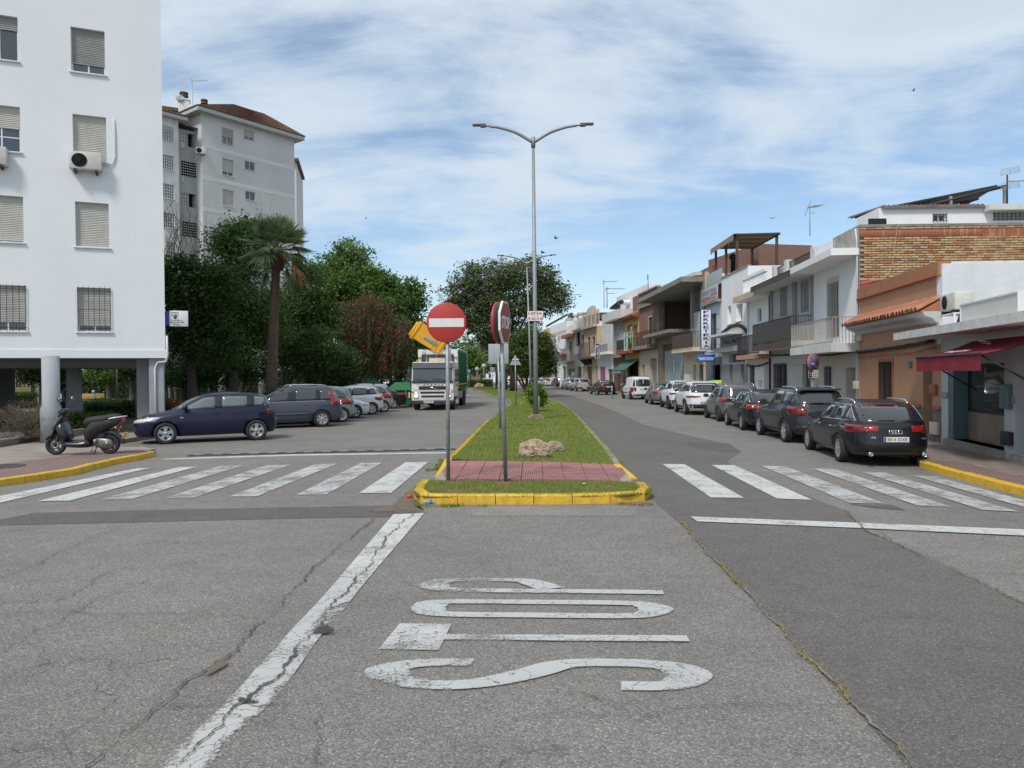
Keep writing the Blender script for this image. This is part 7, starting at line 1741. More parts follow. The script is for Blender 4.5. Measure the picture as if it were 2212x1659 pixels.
p = AT(*V('G',737,365),96); aerial(p,ZAT(*V('G',742,60),96)-p.z,'tallest thin aerial mast over the white blank-walled house',5,1.6,.3,thick=.05); p = AT(*V('G',770,365),94); aerial(p,ZAT(*V('G',775,140),94)-p.z,'aerial mast with branching head next to the tallest mast',6,2.2,.4,thick=.06)
p = AT(*V('G',1225,195),76); aerial(p,ZAT(*V('G',1227,2),76)-p.z,'bare whip aerial above the red brick house',0,.01,0,thick=.05)
p = AT(*V('G',272,498),128); aerial(p,ZAT(*V('G',280,215),128)-p.z,'thin aerial over the white arched house at the far end',3,2.6,0,thick=.07)
dish(AT(*V('G',592,400),101),.9,-.9,'white satellite dish on the roof edge of the balcony house'); dish(AT(*V('G',362,530),115),.95,.3,'grey satellite dish above the beige house with tile strip')
wt = thing('solar_water_heater',(0,0,0),0,'sloping solar collector with round water tanks on the white roof','solar heater'); a = AT(*V('G',790,368),92); b_ = AT(*V('G',900,280),92); q = MB(); q.poly([a,a+Vector((3.5,1,0)),b_+Vector((1.6,1,0)),b_]); q.poly([a+Vector((0,0,-.15)),b_+Vector((0,0,-.15)),b_+Vector((1.6,1,-.15)),a+Vector((3.5,1,-.15))]); q.build('collector',PAN,wt)
for (x,y,r,m_) in ((925,300,24,INK),(965,300,20,WHT),(1000,302,24,WHT),(1035,305,18,WHT)): p = AT(*V('G',x,y),88); rr_ = r/2.765*K*88/1600; q = MB(); q.lathe([(.001,-.6),(rr_*.6,-.58),(rr_,-.4),(rr_,1.2),(.001,1.3)],c=p,axis='y',n=18); q.build('water_tank',m_,wt)
p = AT(*V('J',290,195),29.5); aerial(p,ZAT(1751,440,29.5)-p.z,'television aerial standing between the two terrace railings',5,.45,.3,thick=.018)
# ---------- beige houses and the white one with arches
def small_house(a,b_,label,wall,zt_v,wins,extra=None,zones=None):
    h = Bd('house',label,P_(a),P_(b_),12); ht = h.z(*zt_v)
    for (v,x0,x1,y0,y1,sh,sm_,kd) in wins:
        r = h.rect(v,x0,x1,y0,y1)
        if kd == 'door': r = (r[0],r[1],.16,r[3])
        h.win(r,sh,sm_,kind=kd if kd != 'w' else 'window',mull=(2,2),rev=.25,sill=0 if sh else .05)
    h.finish(ht,zones or [(ht,wall)],side=wall)
    return h,ht
HC,hc = small_house(1262.7,1290.8,'beige house with two tall moulded windows on one iron balcony',BEIGE,(525,600,'G'),[('G',553,582,690,880,1,WOOD,'w'),('G',605,635,685,880,1,WOOD,'w'),('G',545,603,1012,1150,0,WOOD,'door'),('G',637,662,1010,1150,0,WOOD,'door')])
HC.box('cornice',-.1,HC.w+.05,-.5,.01,hc-.1,hc+.25,BEIGE); zt_ = HC.z(525,470,'G'); HC.box('roof_parapet',0,HC.w,-.1,.2,hc+.25,zt_,GREYR)
for k in range(4): HC.box('parapet_pier',k*(HC.w-.4)/3,k*(HC.w-.4)/3+.4,-.2,.3,hc+.25,zt_+.5,BEIGE)
zb = HC.z(520,915,'G',-.7); HC.box('balcony_slab',.1,HC.w-.5,-.85,.01,zb-.2,zb,BRO); HC.rail(.15,HC.w-.55,zb,zb+1.9,-.8,BRO,step=.2); 
for x in (.3,1.2,2.1,3.0,4.2): q = MB(); q.prism([(0,zb-.2),(-.7,zb-.2),(-.5,zb-.5),(0,zb-1.0)],x,x+.25,'yz'); q.build('balcony_bracket',DKG,HC.o)
HD,hd2 = small_house(1242,1262.5,'pale beige house with open loggia and lantern cage window',BEIGE2,(420,620,'G'),[('G',428,470,640,790,0,None,'hole'),('G',483,515,665,810,0,None,'w'),('G',443,485,1018,1120,0,WOOD,'door'),('G',500,520,1018,1120,0,WOOD,'door')])
HD.box('cornice',-.1,HD.w+.05,-.4,.01,hd2-.15,hd2+.15,BEIGE); zt_ = HD.z(420,500,'G'); HD.box('roof_parapet',0,HD.w,-.1,.2,hd2+.15,zt_,WHT)
for x in (.1,HD.w*.55): q = MB(); q.box((x,-.2,hd2),(x+.5,.3,zt_+.4)); q.sphere((x+.25,.05,zt_+.8),.38,10,8); q.build('ball_finial',WHT,HD.o)
r = HD.rect('G',432,472,795,880); HD.box('white_balcony_front',r[0],r[1],-.3,.01,r[2],r[3],WHT)
HE,he2 = small_house(1225,1241.8,'cream house with short red tile strip and iron balcony',BEIGE2,(330,700,'G'),[('G',352,385,742,940,1,SHG,'w'),('G',340,412,1035,1110,0,None,'w')])
HE.box('tile_strip',-.6,HE.w,-.8,.01,he2-.05,he2+.45,TERR); zt_ = HE.z(335,570,'G'); HE.box('roof_parapet',0,HE.w,-.1,.3,he2+.4,zt_,WHT); zb = HE.z(300,950,'G',-.8); HE.box('balcony_slab',-.5,HE.w,-.9,.01,zb-.25,zb,BEIGE); HE.rail(-.45,HE.w*.8,zb,zb+1.8,-.85,DKG,step=.2)
HF,hf = small_house(1189,1224.8,'white house with pointed arch windows and arched red door at the far end',WHT,(150,565,'G'),[('G',185,203,710,800,0,None,'w'),('G',228,245,705,795,0,None,'w'),('G',275,312,1010,1140,0,WOOD,'door'),('G',175,215,1010,1130,0,None,'hole')])
for (xa_,xb_,zt2) in [(HF.rect('G',185,203,710,800)[0],HF.rect('G',185,203,710,800)[1],HF.z(185,710,'G')),(HF.rect('G',228,245,705,795)[0],HF.rect('G',228,245,705,795)[1],HF.z(228,705,'G'))]:
    q = MB(); q.prism([(xa_,zt2),(xb_,zt2),((xa_+xb_)/2,zt2+(xb_-xa_)*.8)],-.02,.05,'xz'); q.build('pointed_arch',GLW,HF.o)
zz = HF.z(150,680,'G'); HF.box('cream_band',0,HF.w,-.03,.01,zz,zz+.5,CREAM); HF.box('tile_hood',HF.w*.55,HF.w,-.7,.01,HF.z(245,905,'G'),HF.z(245,880,'G'),TERR)
sign_flat(HF,'shop_sign',HF.w*.78,HF.w*.98,HF.z(262,985,'G'),HF.z(262,945,'G'),-.1,SWH,[('BAR',.5,.5,.8,.6,SRD)],'small white and red sign over the far white house')
HG,hg = small_house(1175,1188.8,'ochre yellow house front just before the bend',YELR,(75,600,'G'),[('G',120,145,1060,1120,0,None,'w')])
p = AT(*V('G',100,555),131); q = MB(); q.poly([p,p+Vector((4,0,2.2)),p+Vector((4,5,2.2)),p+Vector((0,5,0))]); q.poly([p-Vector((0,0,.2)),p+Vector((0,5,-.2)),p+Vector((4,5,2)),p+Vector((4,0,2))]); o = q.build('solar_collector',PAN,None); tag(o,'single dark sloping panel on the far yellow roof','solar collector')
p = AT(*V('G',360,480),118); q = MB(); q.box((p.x,p.y,p.z-.1),(p.x+7,p.y+5,p.z+.9),None); o = q.build('roof_awning',BRO,None); tag(o,'dark brown flat roof awning above the beige houses','awning')
# ================================================================== STREET FURNITURE
GALV = mat('galvanised',(.30,.32,.33),.5,.5,.25,vs=7,bump=.15,stain=.2,ss=4); POLE = mat('pole_grey',(.27,.285,.285),.5,.3,.12,vs=3)
SRED = mat('traffic_red',(.42,.035,.028),.45,var=.06,vs=2); STRED = mat('traffic_red_faded',(.24,.045,.04),.45,var=.06); SBACK = mat('sign_back',(.10,.105,.11),.5,.3,.1); SBK2 = mat('sign_back_pale',(.38,.40,.41),.5,.3,.08); SBLUE = mat('traffic_blue',(.02,.12,.48),.4,var=.06); SBLF = mat('traffic_blue_faded',(.10,.17,.36),.5,var=.08)
SWB = mat('sign_white_worn',(.70,.69,.66),.5,var=.07,vs=9)
def post(th_,base,top,r,name='post',m_=GALV):
    q = MB(); b_ = Vector(base)-Vector(th_.location); t_ = Vector(top)-Vector(th_.location); q.tube([b_,t_],r,12); return q.build(name,m_,th_)
# no-entry sign
b_ = G(968.5,1036,.115); Yn = b_.y; ne = thing('no_entry_sign',b_,0,'round red no entry sign on a galvanised post at the tip of the island','road sign')
c_ = AT(964.5,697,Yn-.05)-b_; R_ = 43*Yn/FOC; post(ne,b_-Vector((0,0,.05)),AT(966,668,Yn),.036)
q = MB(); q.lathe([(.001,-.012),(R_-.012,-.012),(R_,-.006),(R_,.03),(R_-.01,.03),(R_-.014,.0),(.001,.0)],c=c_,axis='y',n=48); q.build('disc',SRED,ne)
q = MB(); hw,hh = 37.5*Yn/FOC,9.2*Yn/FOC; q.box((c_.x-hw,c_.y-.0145,c_.z-hh),(c_.x+hw,c_.y-.0122,c_.z+hh)); q.build('white_bar',SWB,ne)
for dz in (-.12,.12): q = MB(); q.box((c_.x-.08,c_.y+.005,c_.z+dz-.02),(c_.x+.08,c_.y+.09,c_.z+dz+.02)); q.build('clamp',GALV,ne)
# stop sign with a second no-entry disc back to back, on a leaning post
b_ = G(1092.6,1039,.115); Ys = b_.y; st = thing('stop_sign',b_,0,'octagonal stop sign turned right, back to back with a red disc on a leaning post','road sign')
post(st,b_-Vector((0,0,.05)),AT(1081.5,658,Ys),.036)
cs_ = AT(1091,697,Ys-.05)-b_; Ro = 45*Ys/FOC/math.cos(math.pi/8)
Mo = Matrix.Translation(cs_) @ rot('Z',math.radians(90-13.5)); oc = [(Ro*math.cos(math.pi/8+k*math.pi/4),Ro*math.sin(math.pi/8+k*math.pi/4)) for k in range(8)]
q = MB(); q.prism(oc,-.010,.03,'xz',M=Mo); q.build('white_rim',SWB,st); q = MB(); q.prism([(x*.93,z*.93) for x,z in oc],-.0135,-.0095,'xz',M=Mo); q.build('octagon_face',STRED,st)
q = MB(); add_text(q,'STOP',Mo @ tr(0,-.0136,0) @ STAND,1,.002,fit=(Ro*1.38,Ro*.56),bold=.03); q.build('stop_lettering',SWB,st)
cd_ = AT(1077,697,Ys)-b_; Md = Matrix.Translation(cd_) @ rot('Z',math.radians(-90-17)); Rd = 44.5*Ys/FOC
q = MB(); q.cur = 0; q.lathe([(.001,-.03),(Rd-.01,-.03),(Rd,-.02),(Rd,.02)],axis='y',n=40,M=Md); q.build('disc_rim',SRED,st)
q = MB(); q.lathe([(.001,.022),(Rd-.006,.022),(Rd-.006,.0)],axis='y',n=40,M=Md); q.build('disc_back',SBACK,st)
# square sign seen from behind
b_ = G(1081,927.5,.12); Yq = b_.y; sq = thing('square_sign',b_,0,'pale grey back of a square sign on a post behind the stop sign','road sign'); post(sq,b_-Vector((0,0,.05)),AT(1076,768,Yq)+Vector((0,-.03,0)),.038)
x0,x1 = AT(1055,765,Yq).x-b_.x,AT(1098.5,765,Yq).x-b_.x; z0,z1 = ZAT(1080,786,Yq)-b_.z,ZAT(1080,743,Yq)-b_.z; q = MB(); q.rbox((x0,.02,z0),(x1,.045,z1),.05,seg=3); q.build('sign_plate',SBK2,sq)
q = MB(); q.rbox((-.05,-.06,-.02),(.05,.06,.06),.01); q.build('post_foot',BLK,sq)
b_ = G(1114.6,878.5,.12); Yt = b_.y; tg = thing('triangle_sign',b_,0,'grey back of a triangular sign on a thin post in the grass','road sign'); post(tg,b_,AT(1113,769,Yt),.035)
pr = [AT(1100.5,788.5,Yt)-b_,AT(1125.8,788.5,Yt)-b_,AT(1113,766,Yt)-b_]; q = MB(); q.prism([(p.x,p.z) for p in pr],.04,.06,'xz'); q.build('triangle_plate',SBK2,tg); q = MB(); q.box((-.2,.0,pr[2].z-.32),(.2,.045,pr[2].z-.26)); q.build('clamp',FRW,tg)
# lamp posts
def lamp(base,top_z,lean,label,r0=.115,r1=.062,wl=2.55,wr=2.55,ang=0):
    L_ = thing('street_lamp',base,ang,label,'street lamp','double armed street lamps on the island'); h = top_z-base.z
    q = MB(); q.tube([(0,0,.02),(lean*.3,0,h*.3),(lean,0,h)],[r0,r0*.85,r1],14); q.build('pole',POLE,L_)
    q = MB(); q.prism([(-.34,0),(-.34,.10),(-.17,.22),(.17,.22),(.34,.10),(.34,0)],-.34,.34,'xz'); q.build('concrete_base',CONCB,L_,bevel=.02)
    q = MB(); q.rbox((r0-.02,-.06,.45),(r0+.04,.06,1.0),.01); q.build('access_door',POLE,L_)
    q = MB(); q.lathe([(r1+.03,h-.25),(r1+.03,h+.18),(r1,h+.2)],c=(lean,0,0),n=12); q.build('collar',POLE,L_)
    for s,w_ in ((-1,wl),(1,wr)):
        pts = smooth([Vector((lean+s*.03,0,h-.02)),Vector((lean+s*w_*.28,0,h+.38)),Vector((lean+s*w_*.55,0,h+.60)),Vector((lean+s*w_*.72,0,h+.66))],5)
        q = MB(); q.tube(pts,[.075-.02*k/len(pts) for k in range(len(pts))],8); q.build('arm',POLE,L_)
        q = MB(); x0 = lean+s*w_*.72; q.tube([(x0,0,h+.66),(x0+s*.2,0,h+.69)],.035,8)
        a,b2 = sorted((x0+s*.2,x0+s*w_*.285)); q.rbox((min(x0+s*.15,x0+s*.40),-.12,h+.63),(max(x0+s*.15,x0+s*.40),.12,h+.76),.03); q.rbox((a,-.14,h+.69),(b2,.14,h+.75),.02); q.build('lamp_head',mat('lamp_head_grey',(.20,.19,.175),.5,var=.1),L_)
    return L_
b_ = G(1158,906,.12); L1 = lamp(b_,ZAT(1152,306,b_.y),(1152.5-1158)*b_.y/FOC*.0-.02,'near tall street lamp with two curved arms and a firewood notice')
zf0,zf1 = ZAT(1156,693.5,b_.y),ZAT(1156,672.5,b_.y); ls = thing('firewood_notice',(b_.x,b_.y,0),0,'small white notice with red lettering LEÑA tied to the near street lamp','notice'); q = MB(); wn_ = 34*b_.y/FOC/2; q.box((-wn_,-.13,zf0),(wn_,-.12,zf1)); q.build('notice_board',SWH,ls)
LR = mat('letter_red',(.50,.02,.03),.5,var=.05); q = MB(); hh = zf1-zf0
for t_,cz,w2,h2 in (('LEÑA',.80,.90,.30),('O.J.J.A.',.53,.45,.10),('95 566 31 68',.24,.94,.30)): add_text(q,t_,tr(0,-.1305,zf0+hh*cz) @ STAND,1,.002,fit=(wn_*2*w2,hh*h2),bold=.03)
q.build('notice_lettering',LR,ls)
b_ = G(1148,857.5,.12); lamp(b_,ZAT(1140,569,b_.y),-.30,'farther double armed street lamp rising out of the round tree',.11,.06)
pg_ = thing('pigeon',AT(*V('Q',1200,33),G(1148,857.5,.12).y),.3,'pigeon perched on the right arm of the farther lamp','bird'); q = MB(); q.sphere((0,0,.08),(.16,.08,.09),10,8); q.sphere((-.13,0,.2),(.05,.045,.05),8,6); q.prism([(.1,.06),(.3,.02),(.3,.05)],-.03,.03,'xz'); q.build('body',DKG,pg_)
for k,(px,py,Y,s,ttt) in enumerate(((1973,196,60,.5,'highest bird, at the upper right of the sky'),(1669,472,60,.6,'dark bird over the aerial of the right-hand houses'),(1201,515,55,.6,'dark bird close to the right of the near lamp pole'),(790,472,70,.4,'tiny bird above the left-hand trees'))):
    p = AT(px,py,Y); bd = thing('bird',p,k*1.3,ttt,'bird','birds flying over the street'); q = MB(); q.sphere((0,0,0),(.12*s*2,.035*s*2,.035*s*2),8,6); q.build('body',INK,bd)
    for sd_ in (-1,1): q = MB(); q.poly([(-.1*s,0,0),(.12*s,0,0),(.02*s,sd_*.45*s,.22*s),(-.14*s,sd_*.5*s,.24*s)]); q.poly([(-.1*s,0,-.01),(-.14*s,sd_*.5*s,.23*s),(.02*s,sd_*.45*s,.21*s),(.12*s,0,-.01)]); q.build('wing',INK,bd)
# no parking sign on the right pavement
b_ = Vector((10.35,25.2,HP)); pk = AT(1755,783,25.2); b_.x = pk.x; np_ = thing('no_parking_sign',b_,0,'faded round no parking sign with a small disabled parking plate below','road sign'); post(np_,b_,(pk.x,pk.y,pk.z+.2),.035)
Mp = Matrix.Translation(pk-b_+Vector((0,-.06,0))) @ rot('Z',math.radians(32)); Rp_ = 19.5*25.2/FOC; PF = mat('traffic_red_pink',(.45,.10,.10),.5,var=.08)
q = MB(); q.lathe([(.001,-.012),(Rp_,-.012),(Rp_,.02),(.001,.02)],axis='y',n=36,M=Mp); q.build('red_disc',PF,np_); q = MB(); q.lathe([(.001,-.0135),(Rp_*.78,-.0135),(Rp_*.78,-.0121)],axis='y',n=32,M=Mp); q.build('blue_field',SBLF,np_)
q = MB(); q.box((-.028,-.0165,-Rp_*.8),(.028,-.0138,Rp_*.8),Mp @ rot('Y',math.radians(-45))); q.build('red_stroke',PF,np_); q = MB(); q.prism([(-.12,-.06),(-.02,-.06),(-.02,-.09),(.05,-.045),(-.02,0),(-.02,-.03),(-.12,-.03)],-.0175,-.0140,'xz',M=Mp); q.build('white_arrow',SWB,np_)
zp1,zp0_ = ZAT(1755,797,25.2)-b_.z-.02,ZAT(1755,816,25.2)-b_.z-.02; Mq = Matrix.Translation((pk.x-b_.x,-.06,(zp1+zp0_)/2)) @ rot('Z',math.radians(24)); wq,hq = .24,(zp1-zp0_)/2
q = MB(); q.box((-wq,-.01,-hq),(wq,.01,hq),Mq); q.build('plate_border',INK,np_); q = MB(); q.box((-wq+.015,-.0125,-hq+.015),(wq-.015,-.0102,hq-.015),Mq); q.build('plate_face',SWB,np_)
q = MB(); q.box((-wq+.03,-.014,-hq+.03),(-wq+.17,-.0126,hq-.03),Mq); q.build('symbol_box',INK,np_); q = MB(); q.tube([Mq @ Vector((-wq+.09+.035*math.cos(a*.5-2.6),-.015,-.02+.04*math.sin(a*.5-2.6))) for a in range(9)],.006,4); q.tube([Mq @ Vector(v) for v in ((-wq+.085,-.015,.07),(-wq+.085,-.015,.0),(-wq+.12,-.015,.0),(-wq+.13,-.015,-.05))],.007,4); q.build('wheelchair_symbol',SWB,np_)
q = MB()
for k,t_ in enumerate(('Capacidad','movilidad','reducida')): add_text(q,t_,Mq @ tr(.08,-.013,hq*(.5-.5*k)) @ STAND,1,.001,fit=(.24,.045),bold=.02)
q.build('plate_lettering',INK,np_)
bo = thing('blue_bollard',AT(1322,857,62)*Vector((1,1,0)) if False else Vector((AT(1322,857,62).x,62,0)),0,'blue flexible bollard with white bands beside the dark brown estate','bollard'); q = MB(); q.lathe([(.09,0),(.07,.05),(.055,.1),(.055,1.05),(.03,1.1)],n=12); q.build('tube',mat('bollard_blue',(.05,.17,.30),.6,var=.1),bo)
for z in (.68,.88): q = MB(); q.lathe([(.058,z),(.058,z+.08)],n=12); q.build('reflective_band',SWH,bo)
# far signs at the bend
def far_sign(px,py,Y,r,base_py,label,m_,blue=False):
    c_ = AT(px,py,Y); s_ = thing('road_sign',(c_.x,c_.y,.12),0,label,'road sign'); q = MB(); q.tube([(0,0,0),(0,0,c_.z-.12+r*.8)],.05,8); q.build('post',GALV,s_); q = MB(); q.lathe([(.001,-.07),(r,-.07),(r,-.04),(.001,-.04)],c=(0,0,c_.z-.12),axis='y',n=28); q.build('disc',m_,s_)
    if blue: q = MB(); q.prism([(-.16,.10),(-.10,.16),(.06,.0),(.12,.06),(.16,-.16),(-.06,-.12),(0,-.06)],-.078,-.071,'xz',M=tr(0,0,c_.z-.12)); q.build('white_arrow',SWH,s_)
far_sign(1013.3,802,122,.30,0,'round blue keep right sign with white arrow beyond the truck',SBLUE,True); far_sign(1030.5,797.5,116,.35,0,'round grey backed sign on a post by the hedge',SBK2); far_sign(1045,790,124,.33,0,'pale round sign seen obliquely behind the hedge',SWB)
c_ = AT(1064,800,112); s_ = thing('road_sign',(c_.x,c_.y,.12),0,'small grey square sign back right of the far black car','road sign'); q = MB(); q.tube([(0,0,0),(0,0,3.1)],.05,8); q.build('post',GALV,s_); q = MB(); q.rbox((-.35,-.05,2.4),(.35,-.03,3.15),.03); q.build('sign_plate',SBK2,s_)
# ================================================================== TRUCK
TW = mat('truck_white',(.70,.70,.68),.45,0,.07,vs=2,coat=.4,stain=.35,ss=1.6); TG_ = mat('truck_green',(.012,.13,.035),.6,0,.1,vs=1,stain=.2); TGR = mat('truck_grey',(.30,.29,.27),.7,var=.15,vs=3,stain=.4,ss=2); TDK = mat('truck_dark',(.04,.045,.055),.5,var=.1)
TRG = mat('truck_glass',(.03,.04,.04),.06,0,.4,vs=.9,spec=1,coat=1); HLY = mat('headlamp_on',(.8,.7,.45),.1,var=0,emit=(1,.72,.25,6)); ORS = mat('stripe_orange',(.60,.25,.02),.5,var=.05); YLC = mat('container_yellow',(.72,.36,.012),.5,var=.06,vs=2,stain=.1)
fwl = G(904.5,884.5); fwr = G(981,882.5); fwr.y = fwl.y; tc_ = Vector(((fwl.x+fwr.x)/2,fwl.y,0)); TKW = 2.46
tk = thing('garbage_truck',(tc_.x-.02,tc_.y,0),math.radians(-91.0),'white and green side loading refuse truck driving towards the camera','truck')
# local: +x forward (towards the camera), y left
def tb(name,a,b_,m_,r=.03,parent=None,seg=2): q = MB(); q.rbox(a,b_,r,seg=seg); return q.build(name,m_,parent or tk)
q = MB(); prof = [(-1.6,.75),(1.35,.75),(1.40,1.25),(1.36,1.62),(1.18,2.62),(1.02,2.84),(-1.6,2.86)]; bmx = MB(); bmx.prism(prof,-TKW/2,TKW/2,'xz'); cabm = bmx.build('cab',TW,tk,bevel=.06)
q = MB(); q.prism([(1.402,1.72),(1.225,2.50),(1.17,2.50),(1.34,1.72)],-TKW/2+.08,TKW/2-.08,'xz'); ws_ = q.build('windscreen',TRG,tk)
q = MB(); q.prism([(1.41,1.60),(1.408,1.74),(1.33,1.74),(1.33,1.60)],-TKW/2+.04,TKW/2-.04,'xz'); q.build('screen_base',TDK,tk)
q = MB(); q.prism([(1.24,2.50),(1.34,2.47),(1.24,2.76),(1.06,2.80),(1.05,2.52)],-TKW/2+.02,TKW/2-.02,'xz'); q.build('sun_visor',TDK,tk)
for s in (-1,1):
    q = MB(); q.prism([(.15,1.70),(1.12,1.70),(1.02,2.45),(.15,2.45)],s*(TKW/2-.01),s*(TKW/2+.012),'xz'); q.build('side_window',GLASS,tk)
    y = s*(TKW/2+.17); tb('mirror',(1.10,y-.10,1.95),(1.24,y+.10,2.42),TDK,.03); tb('mirror',(1.10,y-.10,1.66),(1.22,y+.10,1.92),TDK,.03); q = MB(); q.tube([(1.1,s*TKW/2,2.5),(1.16,y,2.45),(1.16,y,1.65),(1.1,s*TKW/2,1.62)],.018,6); q.build('mirror_arm',TDK,tk)
    tb('headlamp',(1.36,s*.96-.13,.72),(1.43,s*.96+.13,1.10),LAMP,.03); q = MB(); q.sphere((1.43,s*.96,.84),(.02,.07,.07),10,8); q.build('lit_lamp',HLY,tk); q = MB(); q.sphere((1.43,s*.96,.96),(.02,.05,.05),10,8); q.build('lit_lamp',HLY,tk)
    tb('indicator',(1.30,s*1.16-.06,1.02),(1.40,s*1.16+.06,1.18),AMB,.02)
    q = MB(); q.tube([(1.43,s*.55+.3,1.70),(1.40,s*.55,1.80),(1.385,s*.55-.55,1.84)],.014,5); q.build('wiper',BLK,tk)
def tface(name,y0,y1,z0,z1,m_,x=1.40,t=.03,parent=None): return tb(name,(x,y0,z0),(x+t,y1,z1),m_,.012,parent)
gr_ = tface('grille',-.80,.80,1.22,1.42,BLK,1.37,.05)
for k in range(4): tface('grille_bar',-.78,.78,1.245+k*.045,1.26+k*.045,TDK,1.42,.006,gr_)
q = MB(); q.tube([(1.43,-.42,1.40),(1.43,.42,1.22)],.014,5); q.lathe([(.001,1.445),(.05,1.44),(.06,1.42)],c=(0,0,1.315),axis='x',n=16); q.build('badge',CHR,tk)
tface('bumper',-TKW/2,TKW/2,.58,1.18,TW,1.28,.10); tface('bumper_grille',-.72,.72,.98,1.10,BLK,1.36,.035); tface('bumper_grille',-.66,.66,.76,.88,BLK,1.36,.035); tface('lower_bumper',-TKW/2+.02,TKW/2-.02,.38,.58,TDK,1.26,.13)
for k in range(12): y =-.62+k*.105; q = MB(); q.prism([(y,1.47),(y+.05,1.47),(y+.095,1.56),(y+.045,1.56)],1.402,1.412,'yz'); q.build('chevron',SRED if k % 2 else SWH,tk)
q = MB(); add_text(q,'DAIMA',tr(1.405,-.80,1.50) @ rot('Z',math.pi/2) @ STAND,1,.002,fit=(.3,.05)); q.build('cab_lettering',GREYR,tk)
plate(tk,None,1.415,.25*-1,.50,math.pi/2,'0428 FBT',w_=.60,h_=.13)
# hopper frame behind the cab, exhaust, ladder, box body
tb('hopper_wall',(-1.9,-1.0,1.4),(-1.75,1.0,3.45),TGR,.02); tb('hopper_top',(-1.95,-TKW/2,3.35),(-1.45,TKW/2,3.66),TW,.04)
for s in (-1,1): tb('hopper_pillar',(-1.95,s*(TKW/2-.10)-.1,1.2),(-1.6,s*(TKW/2-.10)+.1,3.5),TW,.03); q = MB(); q.prism([(s*TKW/2,3.66),(s*(TKW/2-.35),3.66),(s*(TKW/2-.2),3.2),(s*TKW/2,3.2)],-1.58,-1.42,'yz'); q.build('corner_gusset',TW,tk)
for y in (-.75,-.1): tb('wall_rib',(-1.76,y-.03,2.0),(-1.68,y+.03,3.4),TW,.01)
tb('equipment_box',(-1.7,-.55,2.86),(-1.45,.45,3.15),CREAM,.03); q = MB(); q.tube([(-1.5,.78,2.5),(-1.5,.78,3.60),(-1.55,.78,3.75)],.07,12); q.build('exhaust_stack',GALV,tk)
q = MB()
for y in (-.98,-.78): q.tube([(-1.45,y,2.85),(-1.45,y,3.75)],.016,5)
for k in range(5): q.tube([(-1.45,-.98,2.95+k*.17),(-1.45,-.78,2.95+k*.17)],.012,5)
q.build('ladder',DKG,tk); q = MB(); q.tube([(-1.4,.4,3.17),(-1.4,.1,3.24),(-1.4,-.3,3.2),(-1.4,-.7,3.22)],.02,5); q.build('hose',BLK,tk)
q = MB(); q.sphere((-1.4,.0,3.72),(.09,.09,.07),10,8); q.build('beacon',mat('beacon_amber',(.8,.3,.02),.3,var=0,emit=(1,.45,.1,1.5)),tk)
bx = tb('green_body',(-8.4,-TKW/2-.02,1.15),(-1.96,TKW/2+.02,3.62),TG_,.03)
for s in (-1,1):
    for k in range(14): tb('body_rib',(-8.2+k*.46,s*(TKW/2+.03)-.02,1.3),(-8.16+k*.46,s*(TKW/2+.03)+.02,3.5),TG_,.005,bx,1)
    tb('orange_stripe',(-8.4,s*(TKW/2+.045)-.012,1.42),(-.2,s*(TKW/2+.045)+.012,1.52),ORS,.004); tb('top_rail',(-8.4,s*TKW/2-.06,3.62),(-1.95,s*TKW/2+.06,3.74),TW,.02)
tb('rear_frame',(-8.6,-TKW/2-.05,.7),(-8.4,TKW/2+.05,3.7),TW,.03); tb('chassis',(-8.3,-.45,.6),(1.2,.45,1.0),TDK,.03); tb('side_guard',(-5.5,TKW/2-.15,.55),(-1.2,TKW/2-.05,1.05),TGR,.03); tb('side_guard',(-5.5,-TKW/2+.05,.55),(-1.2,-TKW/2+.15,1.05),TGR,.03)
tb('underbody',(-8.2,-.9,.75),(1.2,.9,1.15),UND,.02)
for x in (.35,-5.9,-7.2):
    for s in (-1,1):
        q = MB(); q.lathe([(.30,-.13),(.47,-.15),(.50,-.11),(.50,.11),(.47,.15),(.30,.13)],axis='y',n=28,close=True); wl2 = q.build('wheel',TYRE,tk); wl2.location = (x,s*(TKW/2-.17),.50); q = MB(); q.lathe([(.31,-.1),(.31,.11),(.22,.05),(.12,.10),(.001,.11)],axis='y',n=20,M=rot('Z',0 if s > 0 else math.pi)); rm_ = q.build('rim',TGR,wl2)
# raised yellow container
yc_p = AT(930,735,tc_.y+1.9); yc = thing('yellow_container',yc_p,0,'yellow waste container tipped upside down over the refuse truck','waste container'); Mt = rot('Y',math.radians(34))
def ycb(name,a,b_,m_,r=.05): q = MB(); q.rbox(a,b_,r,Mt); return q.build(name,m_,yc)
q = MB(); q.prism([(-.98,-.50),(1.0,-.42),(.98,.50),(-.98,.62)],-.62,.62,'xz',M=Mt); q.build('body',YLC,yc,bevel=.05); ycb('lid_rim',(-1.12,-.68,-.58),(-.92,.68,.66),YLC); ycb('lid',(-1.30,-.60,-.5),(-1.08,.60,.55),YLC,.1); ycb('side_lift_bracket',(-.35,-.68,-.12),(.55,-.60,.10),GALV,.01); ycb('label',(.15,-.64,.24),(.55,-.625,.40),SWH,.005)
for x in (.35,.6,.85): ycb('rib',(x,-.66,-.42),(x+.05,-.62,.5),YLC,.01)
q = MB(); q.tube([yc_p*0+Vector((0,-.3,-.45)),Vector((-.1,.1,-.9)),Vector((-.9,.3,-1.3)),Vector((-1.0,.3,-2.2))],.07,6); q.build('lifting_arm',YLC,tk); bpy.data.objects['lifting_arm'].parent = yc
